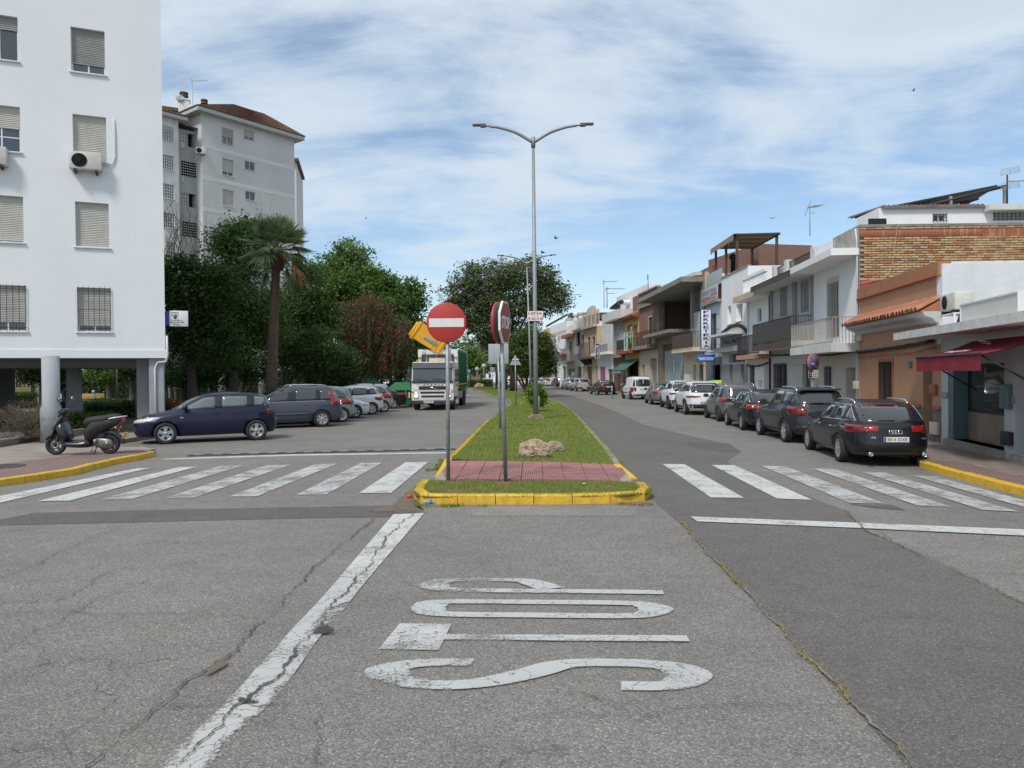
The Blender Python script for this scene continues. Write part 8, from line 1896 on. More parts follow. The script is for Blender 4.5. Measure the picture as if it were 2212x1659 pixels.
# ================================================================== GREEN CONTAINERS
CG = mat('container_green',(.014,.13,.04),.5,var=.1,vs=2,stain=.2,coat=.2); CG2 = mat('container_green_dark',(.02,.07,.05),.5,var=.1)
def bin_(P,rz,label,m_=CG,s=1):
    b_ = thing('waste_container',P,rz,label,'waste container','green waste containers by the parked cars',sc_=s); q = MB(); q.prism([(-.88,.15),(.88,.15),(.95,1.12),(-.95,1.12)],-.62,.62,'xz'); q.build('body',m_,b_,bevel=.04)
    q = MB(); base = [(-1.0,-.70,1.12),(1.0,-.70,1.12),(1.0,.70,1.12),(-1.0,.70,1.12)]; top = [(-.55,-.28,1.62),(.55,-.28,1.62),(.55,.28,1.62),(-.55,.28,1.62)]
    for k in range(4): q.poly([base[k],base[(k+1) % 4],top[(k+1) % 4],top[k]])
    q.poly(top); q.poly(base[::-1]); q.build('lid',m_,b_,bevel=.03); q = MB(); q.rbox((-1.02,-.72,1.06),(1.02,.72,1.14),.02); q.build('rim',m_,b_)
    for x in (-.55,.55): q = MB(); q.box((x-.05,-.70,.6),(x+.05,-.64,1.2)); q.build('lift_bracket',GALV,b_)
    for (x0,x1,m2) in ((-.86,-.78,SRED),(-.78,-.70,SWH),(.70,.78,SRED),(.78,.86,SWH)): q = MB(); q.prism([(x0,.55),(x1,.62),(x1,1.0),(x0,.93)],-.70,-.63,'xz'); q.build('reflective_strip',m2,b_)
    for x in (-.7,.7):
        for y in (-.4,.4): q = MB(); q.lathe([(.09,-.03),(.09,.03)],c=(x,y,.09),axis='y',n=12); q.build('castor',BLK,b_)
bin_(PX(874,49.2),-.45,'green waste container with peaked lid nearest to the truck'); bin_(PX(868,52.4),-.45,'dark green waste container with raised lid behind the nearest one',CG2,1.08)
ig = thing('bottle_bank',PX(802,52),0,'green dome shaped bottle bank showing above the silver car','bottle bank'); q = MB(); q.lathe([(.75,0),(.80,.6),(.78,1.2),(.65,1.62),(.4,1.86),(.12,1.95),(.08,2.02),(.001,2.03)],n=24); q.build('dome',mat('bank_green',(.05,.22,.12),.5,var=.1),ig); q = MB(); q.tube([(-.1,0,2.0),(-.1,0,2.2),(.1,0,2.2),(.1,0,2.0)],.02,6); q.build('lifting_loop',GALV,ig)
# ================================================================== SCOOTER
SCB = mat('scooter_black',(.006,.0065,.008),.4,0,.1,coat=.5); SCM = mat('scooter_matt',(.018,.021,.024),.6,var=.1); ENG = mat('engine_metal',(.22,.21,.19),.4,.7,.2,vs=12); CHS = mat('scooter_seat',(.018,.018,.02),.7,var=.15)
wf,wr = G(*V('C',622,1158),HP),G(*V('C',1218,1148),HP); sa_ = math.atan2(wf.y-wr.y,wf.x-wr.x); sl_ = (wf-wr).length; k_ = sl_/1.28
so_ = thing('scooter',(wr.x,wr.y,HP-.004),sa_,'black scooter parked on its stand on the left pavement corner','scooter',sc_=k_)
# local: rear axle x=0, front axle x=1.28, +x forward, viewer sees its left side (+y)
def scw(x,name='wheel'):
    q = MB(); q.lathe([(.155,-.045),(.20,-.055),(.235,-.04),(.245,0),(.235,.04),(.20,.055),(.155,.045)],axis='y',n=30,close=True); o = q.build(name,TYRE,so_); o.location = (x,0,.245)
    q = MB(); q.lathe([(.158,-.04),(.158,.04),(.145,.035),(.145,-.035)],axis='y',n=28,close=True)
    for k in range(5): q.prism([(-.016,.03),(.016,.03),(.02,.15),(-.02,.15)],-.025,.025,'xz',M=rot('Y',2*math.pi*k/5))
    q.lathe([(.001,-.05),(.035,-.05),(.035,.05),(.001,.05)],axis='y',n=12); q.build('rim',RIMD,o)
    q = MB(); q.lathe([(.05,.056),(.10,.056),(.10,.060),(.05,.060)],axis='y',n=20,close=True); q.build('brake_disc',ENG,o)
scw(0); scw(1.28)
def hull(name,secs,m_,n=14,sub=True):
    """body panel lofted through elliptical sections (x, z, half width, half height, tilt)"""
    q = MB(); b0 = 0
    for (x,z,hw,hh,t) in secs:
        hh *= 1.9; hw *= 1.2
        for k in range(n):
            a = 2*math.pi*k/n; cy,cz = math.copysign(abs(math.cos(a)) ** .7,math.cos(a))*hw,math.copysign(abs(math.sin(a)) ** .8,math.sin(a))*hh
            q.v.append((x-cz*math.sin(t),cy,z+cz*math.cos(t)))
    for i in range(len(secs)-1):
        for k in range(n): q.face([i*n+k,i*n+(k+1) % n,(i+1)*n+(k+1) % n,(i+1)*n+k],True)
    q.face(list(range(n))); q.face([(len(secs)-1)*n+k for k in range(n)][::-1]); o = q.build(name,m_,so_)
    if sub: s_ = o.modifiers.new('s','SUBSURF'); s_.levels = 1; s_.render_levels = 1
    return o
q = MB(); q.tube([(1.28,.055,.245),(1.19,.055,.60)],.022,8); q.tube([(1.28,-.055,.245),(1.19,-.055,.60)],.022,8); q.build('fork',ENG,so_)
hull('front_fender',[(1.53,.36,.05,.02,1.0),(1.44,.47,.065,.03,.6),(1.28,.525,.075,.035,0),(1.12,.47,.07,.03,-.6),(1.05,.40,.05,.02,-1)],SCM)
hull('front_apron',[(1.30,.50,.08,.10,.5),(1.27,.62,.15,.14,.4),(1.18,.74,.18,.11,.3),(1.08,.88,.15,.08,.2),(1.03,.96,.10,.05,.1)],SCB)
hull('leg_shield',[(1.16,.82,.14,.06,1.1),(1.10,.66,.21,.07,1.1),(1.02,.48,.22,.06,1.1),(.95,.34,.18,.05,1.0)],SCB)
hull('handlebar_cowl',[(1.18,.98,.06,.04,.6),(1.13,1.03,.13,.07,.5),(1.04,1.06,.14,.06,.3),(.96,1.04,.09,.04,0)],SCB); hull('flyscreen',[(1.20,1.03,.05,.02,.8),(1.13,1.10,.10,.02,.7),(1.05,1.14,.06,.01,.6)],SCM)
q = MB()
for s in (-1,1): q.tube([(1.02,0,1.05),(1.0,s*.18,1.08),(.94,s*.34,1.07)],.014,6); q.tube([(.975,s*.25,1.075),(.93,s*.36,1.07)],.022,8); q.tube([(1.04,s*.2,1.09),(1.03,s*.33,1.085)],.008,5)
q.build('handlebar',BLK,so_)
for s in (-1,1):
    q = MB(); q.tube([(1.03,s*.16,1.1),(1.05,s*.24,1.25),(1.04,s*.28,1.34)],.008,5); q.build('mirror_stem',BLK,so_); q = MB(); q.sphere((1.04,s*.30,1.38),(.022,.085,.065),12,8); o = q.build('mirror',BLK,so_); q = MB(); q.sphere((1.021,s*.30,1.38),(.008,.072,.052),12,8); q.build('mirror_glass',CHR,o)
hull('headlamp',[(1.325,.66,.05,.05,.4),(1.30,.72,.09,.045,.4),(1.24,.79,.10,.03,.4)],LAMP)
hull('floorboard',[(1.05,.30,.16,.05,.4),(.95,.265,.20,.045,.1),(.72,.25,.21,.045,0),(.50,.26,.20,.05,-.1),(.40,.32,.16,.07,-.4)],SCB)
hull('under_seat_body',[(.56,.36,.12,.06,-.2),(.50,.50,.15,.12,-.2),(.36,.66,.16,.14,-.1),(.10,.74,.15,.10,.1),(-.16,.80,.13,.07,.2),(-.34,.86,.08,.04,.2)],SCB)
hull('seat',[(.60,.72,.07,.05,-.5),(.52,.80,.12,.06,-.3),(.34,.85,.15,.055,0),(.10,.86,.15,.055,.05),(-.02,.91,.14,.05,.2),(-.22,.93,.12,.04,.05),(-.32,.92,.06,.02,0)],CHS)
q = MB(); q.tube(smooth([Vector(v) for v in ((-.05,.17,.88),(-.2,.16,.91),(-.36,.10,.93),(-.38,0,.93),(-.36,-.10,.93),(-.2,-.16,.91),(-.05,-.17,.88))],4),.016,8); q.build('grab_rail',mat('rail_white',(.6,.6,.6),.3,.3,0),so_)
hull('tail_lamp',[(-.26,.83,.10,.035,.2),(-.38,.85,.07,.03,.2)],RED); q = MB(); q.sphere((-.20,.13,.66),(.03,.03,.03),8,6); q.sphere((-.20,-.13,.66),(.03,.03,.03),8,6); q.build('indicator',AMB,so_)
hull('rear_mudguard',[(.16,.52,.07,.03,-.5),(-.02,.56,.08,.03,0),(-.18,.50,.07,.025,.6),(-.30,.36,.08,.02,1.1),(-.36,.24,.07,.015,1.1)],SCM)
o = plate(so_,None,-.355,0,.46,-math.pi/2,'',.35,.20,.16,PLY)
hull('engine_case',[(.42,.33,.05,.06,0),(.30,.32,.085,.085,0),(.12,.27,.095,.075,0),(-.02,.25,.095,.08,0),(-.10,.25,.06,.05,0)],ENG); q = MB(); q.lathe([(.001,.15),(.055,.148),(.065,.13)],c=(.02,0,.26),axis='y',n=20); q.lathe([(.001,.145),(.045,.142),(.055,.12)],c=(.30,0,.33),axis='y',n=20); q.build('belt_cover',ENG,so_)
hull('air_box',[(.36,.46,.08,.05,0),(.22,.48,.10,.06,0),(.04,.45,.09,.05,0)],SCM); q = MB(); q.tube([(-.05,-.12,.25),(-.1,-.12,.4),(-.18,-.1,.62)],.025,8); q.build('shock_absorber',ENG,so_)
q = MB(); q.tube([(.36,.10,.20),(.42,.13,.02),(.47,.13,.015)],.012,6); q.tube([(.36,-.10,.20),(.42,-.13,.02),(.47,-.13,.015)],.012,6); q.tube([(.40,.13,.08),(.40,-.13,.08)],.010,6); q.build('centre_stand',ENG,so_)
q = MB(); add_text(q,'Kisbee',Matrix.Translation((.22,.168,.72)) @ rot('Z',math.pi) @ rot('Y',.35) @ STAND,1,.003,fit=(.22,.05),shear=.3); q.build('side_script',SWH,so_)
# ================================================================== ROCKS, LITTER
from mathutils import noise as mno
def rock(P,dims,seed,label,m_):
    bm = bmesh.new(); bmesh.ops.create_icosphere(bm,subdivisions=5,radius=1)
    for v in bm.verts:
        p = v.co.copy(); n1_ = mno.fractal(p*1.3+Vector((seed,0,0)),1,2,5); n2_ = abs(mno.noise(p*3.1+Vector((0,seed,0))))
        v.co = p*(1+.17*n1_-.13*(1-min(1,n2_*4)) ** 2)
        v.co.x *= dims[0]/2; v.co.y *= dims[1]/2; v.co.z = (v.co.z*.62+.36)*dims[2]
    mb = MB(); mb.addbm(bm,None,False); return tag(mb.build('rock',m_,loc=P),label,'rock')
ROCK = mat('limestone',(.25,.17,.11),.95,var=.5,vs=6,bump=1,bs=18,col2=(.50,.40,.28),stain=.9,ss=5)
p = G(1155,989,.12); rock(p,(.74,.55,.44),3.1,'larger pitted tan boulder on the grass behind the red paving',ROCK); p = G(1197,975,.12); rock(p,(.46,.38,.26),7.7,'smaller grey boulder just behind the tan one',ROCK)
p = G(1048,833.5,.12); rock(Vector((p.x,min(p.y,112),.12)),(1.6,1.2,.75),1.2,'distant boulder in front of the low hedge',ROCK)
p = G(*V('Z',330,455)); bt = thing('plastic_bottle',(p.x,p.y,.035),.1,'crushed clear plastic bottle lying against the yellow kerb','bottle'); q = MB(); q.lathe([(.001,-.11),(.03,-.11),(.034,-.09),(.032,-.03),(.035,0),(.033,.05),(.028,.08),(.012,.11),(.012,.13),(.001,.13)],axis='x',n=14); q.build('bottle',mat('clear_plastic',(.55,.65,.72),.15,var=.2,vs=20,trans=.5),bt)
q = MB(); q.lathe([(.036,-.02),(.036,.03)],axis='x',n=14); q.build('bottle_label',SBLF,bt)
p = G(*V('Z',170,410)); q = MB(); q.sphere((0,0,.035),(.05,.04,.04),10,8); o = q.build('red_ball',mat('ball_red',(.6,.05,.02),.5,var=.2,vs=20),None); o.location = p; tag(o,'small crushed red can beside the left kerb corner','can')
for k,(x,y,s,mm,lb) in enumerate(((392,450,.07,LR,'flat red and white wrapper next to the bottle'),(515,455,.045,SWH,'crumpled white paper at the foot of the yellow kerb'),(590,455,.02,SWH,'smallest white scrap right of the crumpled paper'),(1513,303,.03,SWH,'pale scrap lying in the front grass'))):
    p = G(*V('Z',x,y),.0 if k < 3 else .14); q = MB(); R0 = random.Random(k)
    q.poly([(-s,-s*.4,.006),(0,-s*.6,.02),(s,-s*.3,.008),(s*.8,s*.4,.02),(0,s*.2,.03),(-s*.9,s*.5,.01)]); q.poly([(-s,-s*.4,.002),(-s*.9,s*.5,.002),(s*.8,s*.4,.002),(s,-s*.3,.002)]); o = q.build('scrap',mm,None,loc=p); tag(o,lb,'litter')
# far vehicles
c,t,i = make_car('sedan',DKBR,'dark saloon driving away at the far bend beside the hedge',wb=2.7,fo=.9,style='multi',pillars=(2.2,3.1),extras=('high_plate',)); put(c,i,PX(1044,133),-6)
c,t,i = make_car('hatch',WHITEP,'white hatchback just ahead of the dark saloon at the far bend',wb=2.5,fo=.85,style='cap',pillars=(2.3,3.2)); put(c,i,PX(1040,142),-6)
c,t,i = make_car('mpv',WHITEP,'pale car crossing behind the tree trunks on the island',wb=2.7,fo=.9,style='multi',pillars=(2.2,3.2)); put(c,i,PX(1103,122),80,side='R')
c,t,i = make_car('hatch',WHITEP,'white hatchback parked past the black people carrier, partly behind the round tree',wb=2.5,fo=.85,style='multi',pillars=(2.3,3.2)); put(c,i,PX(1150,128),-14)
c,t,i = make_car('hatch',SILV,'silver hatchback glimpsed left of the black people carrier',wb=2.5,fo=.85,style='multi',pillars=(2.3,3.2)); put(c,i,PX(1172,124),-12)
c,t,i = make_car('suv',GREYD,'dark grey off-roader in the side street seen under the white block',wb=2.68,fo=.85,L=4.5,style='multi',pillars=(2.3,3.1,3.8),extras=('rails','chrome_line')); put(c,i,PX(196,84),85,side='R')
c,t,i = make_car('hatch',BLK2,'black hatchback parked in front of the dark off-roader in the side street',wb=2.5,fo=.85,style='multi',pillars=(2.3,3.2)); put(c,i,PX(238,80),85,side='R')
c,t,i = make_car('hatch',WHITEP,'white hatchback beyond the trees and the green containers',wb=2.5,fo=.85,style='multi',pillars=(2.3,3.2)); put(c,i,PX(838,74),70,side='R')
c,t,i = make_car('sedan',SILV,'silver saloon in the shade behind the left-hand tree trunks',wb=2.5,fo=.85,style='multi',pillars=(2.3,3.2)); put(c,i,PX(742,70),70,side='R')
# ================================================================== VEGETATION
BARK = mat('bark',(.085,.068,.052),.95,var=.4,vs=6,bump=1,bs=14); BARKG = mat('bark_grey',(.15,.135,.115),.95,var=.35,vs=6,bump=1,bs=14); PBARK = mat('palm_bark',(.11,.075,.055),.95,var=.35,vs=3,bump=1,bs=22,stain=.3,ss=3)
LF_D = leafmat('leaf_dark',(.036,.07,.016),.5,.3,.45,(.075,.135,.027)); LF_M = leafmat('leaf_mid',(.055,.115,.022),.5,.32,.5,(.115,.20,.038)); LF_L = leafmat('leaf_light',(.085,.155,.034),.5,.34,.5,(.16,.26,.055))
LF_O = leafmat('leaf_olive',(.045,.062,.022),.5,.2,.55,(.085,.10,.04)); LF_J = leafmat('leaf_jacaranda',(.07,.105,.035),.5,.3,.55,(.135,.175,.07)); LF_F = leafmat('leaf_ficus',(.045,.085,.016),.5,.2,.35,(.10,.145,.03)); LF_MV = leafmat('leaf_mauve',(.16,.14,.13),.4,.15,.7,(.20,.17,.16))
LF_B = leafmat('leaf_bush',(.09,.18,.022),.5,.25,.4,(.20,.30,.05)); LF_DRY = leafmat('twig_dry',(.16,.12,.085),.4,.05,.8,(.12,.10,.07)); LF_R = leafmat('flower_red',(.42,.02,.03),.4,.2,.6,(.32,.035,.03)); LF_W = leafmat('leaf_weeping',(.08,.09,.035),.5,.25,.6,(.15,.11,.06)); PALMG = leafmat('palm_green',(.15,.20,.09),.4,.2,.5,(.24,.30,.15)); PALMD = leafmat('palm_dry',(.26,.16,.07),.3,.1,.7)
def leaves(name,C,size,asp,m_,parent,seed=0,droop=.2,up=0.0,kind=None):
    r = np.random.default_rng(seed); n = len(C); a = r.normal(size=(n,3)); a[:,2] = a[:,2]*.6-droop; a /= np.linalg.norm(a,axis=1)[:,None]
    b = r.normal(size=(n,3)); b -= (b*a).sum(1)[:,None]*a; b /= np.linalg.norm(b,axis=1)[:,None]; L = size*r.uniform(.6,1.35,n)[:,None]
    v = np.zeros((n,4,3)); v[:,0] = C-a*L/2; v[:,1] = C+b*L*asp/2+a*L*.05; v[:,2] = C+a*L/2; v[:,3] = C-b*L*asp/2+a*L*.05
    o = mesh_np(name,v.reshape(-1,3),4,n,m_,parent)
    if kind: o['kind'] = kind
    return o
def cloud(lobes,ncl,per,crad,seed,shell=(.45,1.0),flat=1.0,gap=.0):
    r = np.random.default_rng(seed); vol = np.array([l[3]*l[4]*l[5] for l in lobes]) ** .75; vol /= vol.sum(); idx = r.choice(len(lobes),ncl,p=vol); L = np.array(lobes)[idx]
    d = r.normal(size=(ncl,3)); d /= np.linalg.norm(d,axis=1)[:,None]; rad = r.uniform(*shell,ncl)[:,None]
    c = L[:,:3]+d*L[:,3:6]*rad; cs = crad*r.uniform(.6,1.5,ncl)
    k = r.integers(int(per*.6),int(per*1.4),ncl); rep = np.repeat(np.arange(ncl),k); p = r.normal(size=(len(rep),3))*np.array([1,1,.55*flat])*cs[rep][:,None]*.6
    return c[rep]+p,c
def tree(name,base,trunk_h,r0,lobes,ncl,per,crad,size,m_,label,seed=1,asp=.55,bark=None,shell=(.45,1.0),limbs=7,cat='tree',group=None,droop=.25,lean=(0,0),flat=1,fork=None):
    t = thing(name,base,0,label,cat,group); r = random.Random(seed); q = MB(); top = Vector((lean[0],lean[1],trunk_h))
    q.tube([(0,0,-.1),(lean[0]*.2,lean[1]*.2,trunk_h*.3),(lean[0]*.6,lean[1]*.6,trunk_h*.7),top],[r0*1.35,r0,r0*.85,r0*.7],10)
    for k in range(limbs):
        l = lobes[k % len(lobes)]; e = Vector((l[0]+r.uniform(-.5,.5)*l[3],l[1]+r.uniform(-.5,.5)*l[4],l[2]+r.uniform(-.2,.7)*l[5])); st_ = Vector((lean[0]*.7,lean[1]*.7,trunk_h*r.uniform(.7,1))); mid = st_.lerp(e,.5)+Vector((r.uniform(-.3,.3),r.uniform(-.3,.3),.3))
        q.tube(smooth([st_,mid,e],4),[r0*.5*(1-.1*i) for i in range(9)],6)
        for j in range(3): f_ = st_.lerp(e,r.uniform(.4,.9)); g_ = f_+Vector((r.uniform(-1,1)*l[3]*.6,r.uniform(-1,1)*l[4]*.6,r.uniform(.1,1)*l[5]*.6)); q.tube([f_,(f_+g_)/2+Vector((0,0,.1)),g_],[r0*.22,r0*.14,r0*.05],5)
    q.build('trunk',bark or BARK,t); C,cc = cloud(lobes,ncl,per,crad,seed,shell,flat); leaves('crown',C,size,asp,m_,t,seed,droop); return t
def LB_(px,py,rx_px,ry_px,Y,base,depth=1.0):
    """a crown lobe given by its place in the picture and its distance"""
    p = AT(px,py,Y); return (p.x-base.x,p.y-base.y,p.z-base.z,rx_px*Y/FOC,rx_px*Y/FOC*depth,ry_px*Y/FOC)
def B0(px,Y): v = PX(px,Y); v.z = HP; return v
# dense group on the left
b = B0(415,36); tree('maple_tree',b,3.2,.22,[LB_(400,700,70,75,36,b),LB_(440,620,75,70,36,b),LB_(380,610,50,60,35,b),LB_(470,740,60,60,36,b)],330,75,.55,.17,LF_D,'dense dark green tree nearest to the white block, behind the lottery sign',3)
b = B0(505,40); tree('maple_tree',b,3.6,.25,[LB_(520,560,60,70,40,b),LB_(500,640,75,60,40,b),LB_(560,690,65,70,40,b),LB_(545,500,32,42,40,b),LB_(490,520,35,40,40,b),LB_(480,760,60,50,40,b)],420,80,.55,.17,LF_M,'tall dark leafy tree left of the fan palm, reaching the highest',4)
b = B0(640,47); tree('maple_tree',b,3.4,.22,[LB_(640,660,60,60,47,b),LB_(680,700,60,70,48,b),LB_(610,720,55,60,47,b),LB_(655,600,35,35,47,b)],300,75,.6,.18,LF_D,'dark tree right behind the trunk of the fan palm',5)
b = B0(690,44); tree('evergreen_tree',b,1.6,.25,[LB_(690,760,62,60,44,b),LB_(640,770,45,50,44,b),LB_(740,790,40,40,45,b)],260,80,.5,.14,LF_D,'low very dark bushy tree between the palm and the red flowering tree',6)
b = B0(400,43); tree('evergreen_tree',b,1.8,.25,[LB_(400,800,80,42,42,b),LB_(480,800,60,40,42,b),LB_(560,800,40,36,43,b)],190,75,.5,.14,LF_D,'low dark tree under the crown next to the white block',61)
b = B0(745,64); tree('plane_tree',b,4.5,.3,[LB_(745,610,70,70,64,b),LB_(720,660,70,70,64,b),LB_(800,640,60,60,64,b),LB_(755,555,42,35,64,b),LB_(700,590,35,35,64,b)],420,70,.75,.26,LF_L,'tall lighter green tree behind the red flowering tree',7)
b = B0(862,62); tree('plane_tree',b,4.2,.28,[LB_(865,680,52,60,62,b),LB_(850,740,60,60,62,b),LB_(885,640,32,40,62,b),LB_(830,620,35,35,63,b),LB_(890,730,30,50,62,b),LB_(860,790,60,30,62,b)],420,70,.7,.26,LF_M,'green broadleaf tree just left of the no entry disc',8)
b = B0(790,57); tree('plane_tree',b,3.6,.26,[LB_(790,790,70,32,58,b),LB_(700,790,60,30,58,b)],170,70,.6,.22,LF_D,'shaded tree low behind the silver car and the bottle bank',9)
# red flowering weeping tree
b = B0(800,52); wt_ = thing('bottlebrush_tree',b,0,'weeping bottlebrush tree hung with dark red flowers','tree'); r = np.random.default_rng(5); lob = [LB_(790,690,62,55,52,b),LB_(850,720,42,50,52,b),LB_(760,760,42,40,52,b),LB_(800,650,35,25,52,b),LB_(830,760,45,35,52,b),LB_(748,690,25,45,52,b)]
q = MB()
for k,l in enumerate(lob): e = Vector((l[0],l[1],l[2]+l[5]*.5)); q.tube(smooth([Vector((0,0,0)),Vector((e.x*.2,e.y*.2,e.z*.45)),e],5),[.20-.016*i for i in range(11)],8)
q.build('trunk',BARKG,wt_)
C,cc = cloud(lob,1200,1,.1,5,(.55,1.0)); ns = len(cc); seg = 16; jit = r.normal(size=(ns,2))*.12; Lh = r.uniform(.7,2.1,ns); t_ = np.linspace(0,1,seg)
Pst = cc[:,None,:]+np.concatenate([jit[:,None,:]*t_[None,:,None] ** .5,-(Lh[:,None]*t_[None,:])[...,None]],2); Pst[...,2] = np.maximum(Pst[...,2],2.2+r.uniform(-.3,.3,Pst.shape[:2])); Pf = Pst.reshape(-1,3); Pf = np.repeat(Pf,3,0)+r.normal(size=(len(Pf)*3,3))*.06
leaves('crown',Pf,.22,.14,LF_W,wt_,6,droop=1.6); sel = r.choice(ns,460); Pr = cc[sel]+np.stack([r.normal(size=460)*.1,r.normal(size=460)*.1,-r.uniform(.0,1.2,460)],1); Pr[:,2] = np.maximum(Pr[:,2],2.3); Pr = np.repeat(Pr,14,0)+r.normal(size=(460*14,3))*np.array([.05,.05,.14])
leaves('flowers',Pr,.15,.35,LF_R,wt_,7,droop=.3)
# bare tree against the block
def bare(base,h,label,seed,spread=.5,leaf=None):
    t = thing('bare_tree',base,0,label,'tree'); R_ = random.Random(seed); q = MB(); tips = []
    def br(p,d,L,r_,dep):
        e = p+d*L; m = p.lerp(e,.5)+Vector((R_.uniform(-1,1),R_.uniform(-1,1),R_.uniform(0,1)))*L*.06; q.tube([p,m,e],[r_,r_*.85,r_*.65],5 if dep < 3 else 3,cap=False); 
        if dep >= 6 or L < .22: tips.append(e); return
        for k in range(3 if dep in (1,2,3) else 2):
            nd = (d+Vector((R_.uniform(-1,1),R_.uniform(-1,1),R_.uniform(-.15,.75)))*spread).normalized(); br(p.lerp(e,R_.uniform(.6,1)),nd,L*R_.uniform(.62,.88),r_*.6,dep+1)
    br(Vector((0,0,0)),Vector((0,0,1)),h*.34,.13,0); q.build('branches',BARK,t)
    if leaf: C = np.array([tuple(p) for p in tips if p.z < h*.75]); C = np.repeat(C,3,0)+np.random.default_rng(seed).normal(size=(len(C)*3,3))*.15; leaves('crown',C,.14,.5,leaf,t,seed)
    return t
b = B0(400,46); bare(b,13.2,'sparse leafless tree in front of the gridded windows',12,.55,LF_O); b = B0(450,46); bare(b,12.6,'leafless twiggy tree beside the dense tree top',15,.5); b = B0(372,44); bare(b,12,'thin half bare tree right at the edge of the white block',18,.5,LF_O)
# fan palm
b = B0(588,33); pm = thing('fan_palm',b,0,'tall fan palm with a thick brown trunk and a drooping dry frond','palm tree'); ct = AT(598,540,33)-b; q = MB(); H_ = ct.z; q.tube([(0,0,0),(.0,0,H_*.3),(ct.x*.6,0,H_*.75),(ct.x,ct.y,H_-.1)],[.29,.24,.19,.17],16); q.build('trunk',PBARK,pm)
q = MB(); q.lathe([(.24,H_-.9),(.34,H_-.4),(.28,H_),(.001,H_+.2)],c=(ct.x,ct.y,0),n=12); q.build('boots',mat('palm_boots',(.10,.05,.035),.95,var=.4,vs=9,bump=1,bs=12),pm)
R_ = random.Random(21); nf = 30
def fan(o_,d,L,fr,m_,name='frond',nseg=26,droop=.3):
    q = MB(); d = d.normalized(); side = d.cross(Vector((0,0,1))).normalized() if abs(d.z) < .98 else Vector((1,0,0)); upn = side.cross(d); pet = o_+d*L
    q.tube([o_,o_+d*L*.5+Vector((0,0,.03)),pet],[.03,.022,.016],4,cap=False)
    for k in range(nseg):
        a = (k/(nseg-1)-.5)*2.5; dd = (d*math.cos(a)+side*math.sin(a)).normalized(); l = fr*(.78+.22*math.cos(a))*R_.uniform(.9,1.05); wv = (upn*.3+side*math.cos(a)-d*math.sin(a)).normalized()*.042
        p1 = pet+dd*l*.55+Vector((0,0,-droop*.12*l))+upn*.05*abs(a); p2 = pet+dd*l+Vector((0,0,-droop*l*R_.uniform(.5,1.1)))
        q.poly([pet,p1+wv,p1-wv]); q.poly([p1+wv,p2,p1-wv])
    return q.build(name,m_,pm,fix=False)
for k in range(nf):
    el = math.radians(82-112*(k/nf)); az = k*2.39996; d = Vector((math.cos(az)*math.cos(el),math.sin(az)*math.cos(el),math.sin(el))); fan(ct,d,R_.uniform(.62,.82),R_.uniform(.95,1.15),PALMG,droop=.02+.55*(k/nf) ** 3)
for az,el in ((-.1,-38),(.15,-50),(-.35,-58),(2.9,-60),(3.4,-66)): fan(ct,Vector((math.cos(az)*math.cos(math.radians(el)),math.sin(az)*.3,math.sin(math.radians(el)))),1.0,1.1,PALMD if az < 1 and el >-52 else PALMG,'dry_frond',droop=.8)
# island trees
b = G(1093,841,.12); b.y = 98; b.x = PX(1090,98).x; jt = tree('jacaranda_tree',b,5.0,.38,[LB_(1060,600,70,38,98,b),LB_(1130,590,75,32,98,b),LB_(1190,625,42,38,98,b),LB_(1000,630,45,40,98,b),LB_(1020,670,60,40,98,b),LB_(1100,650,80,40,98,b),LB_(1170,660,50,30,98,b),LB_(1060,710,55,35,98,b),LB_(980,690,28,25,98,b),LB_(1120,715,50,28,98,b),LB_(1215,650,20,25,98,b)],620,62,.95,.36,LF_J,'huge spreading dark tree with mauve blossom over the bend of the street',31,shell=(.5,1.0),limbs=16,flat=.9)
C,_ = cloud([LB_(1090,600,110,40,97,b),LB_(1180,640,45,45,97,b),LB_(1000,640,50,50,97,b)],90,26,.6,77,(.85,1.05)); leaves('blossom',C,.22,.6,LF_MV,jt,5)
b = G(1138,853,.12); b.x,b.y = PX(1138,68).x,68; ft = tree('round_tree',b,1.9,.16,[LB_(1150,770,52,48,68,b),LB_(1120,760,22,45,68,b),LB_(1180,775,28,42,68,b),LB_(1150,730,40,25,68,b)],520,85,.38,.15,LF_F,'round clipped evergreen tree with forking stems on the island',33,asp=.5,limbs=9,shell=(.6,1.0))
q = MB()
for dx,dy in ((-.9,0),(-.5,.4),(.7,.2),(.4,-.4),(1.1,0)): q.tube(smooth([Vector((0,0,0)),Vector((dx*.4,dy*.4,.8)),Vector((dx,dy,1.7)),Vector((dx*1.6,dy*1.5,2.8))],4),[.14-.007*i for i in range(13)],7)
q.build('forked_stem',BARK,ft)
b = G(1160,890,.12); sh = thing('round_shrub',b,0,'rounded bright green shrub right behind the near lamp post','shrub'); lobs = [LB_(1159,856,20,26,b.y,b),LB_(1150,850,12,20,b.y,b),LB_(1168,858,12,20,b.y,b),LB_(1160,836,11,10,b.y,b)]; C,_ = cloud(lobs,260,40,.13,41,(.5,1.0)); leaves('foliage',C,.085,.6,LF_B,sh,41)
q = MB(); R_ = random.Random(2)
for k in range(8): q.tube([(R_.uniform(-.05,.05),R_.uniform(-.05,.05),0),(R_.uniform(-.3,.3),R_.uniform(-.2,.2),.55),(R_.uniform(-.45,.45),R_.uniform(-.3,.3),1.2)],[.022,.018,.01],5)
q.build('stems',BARK,sh)
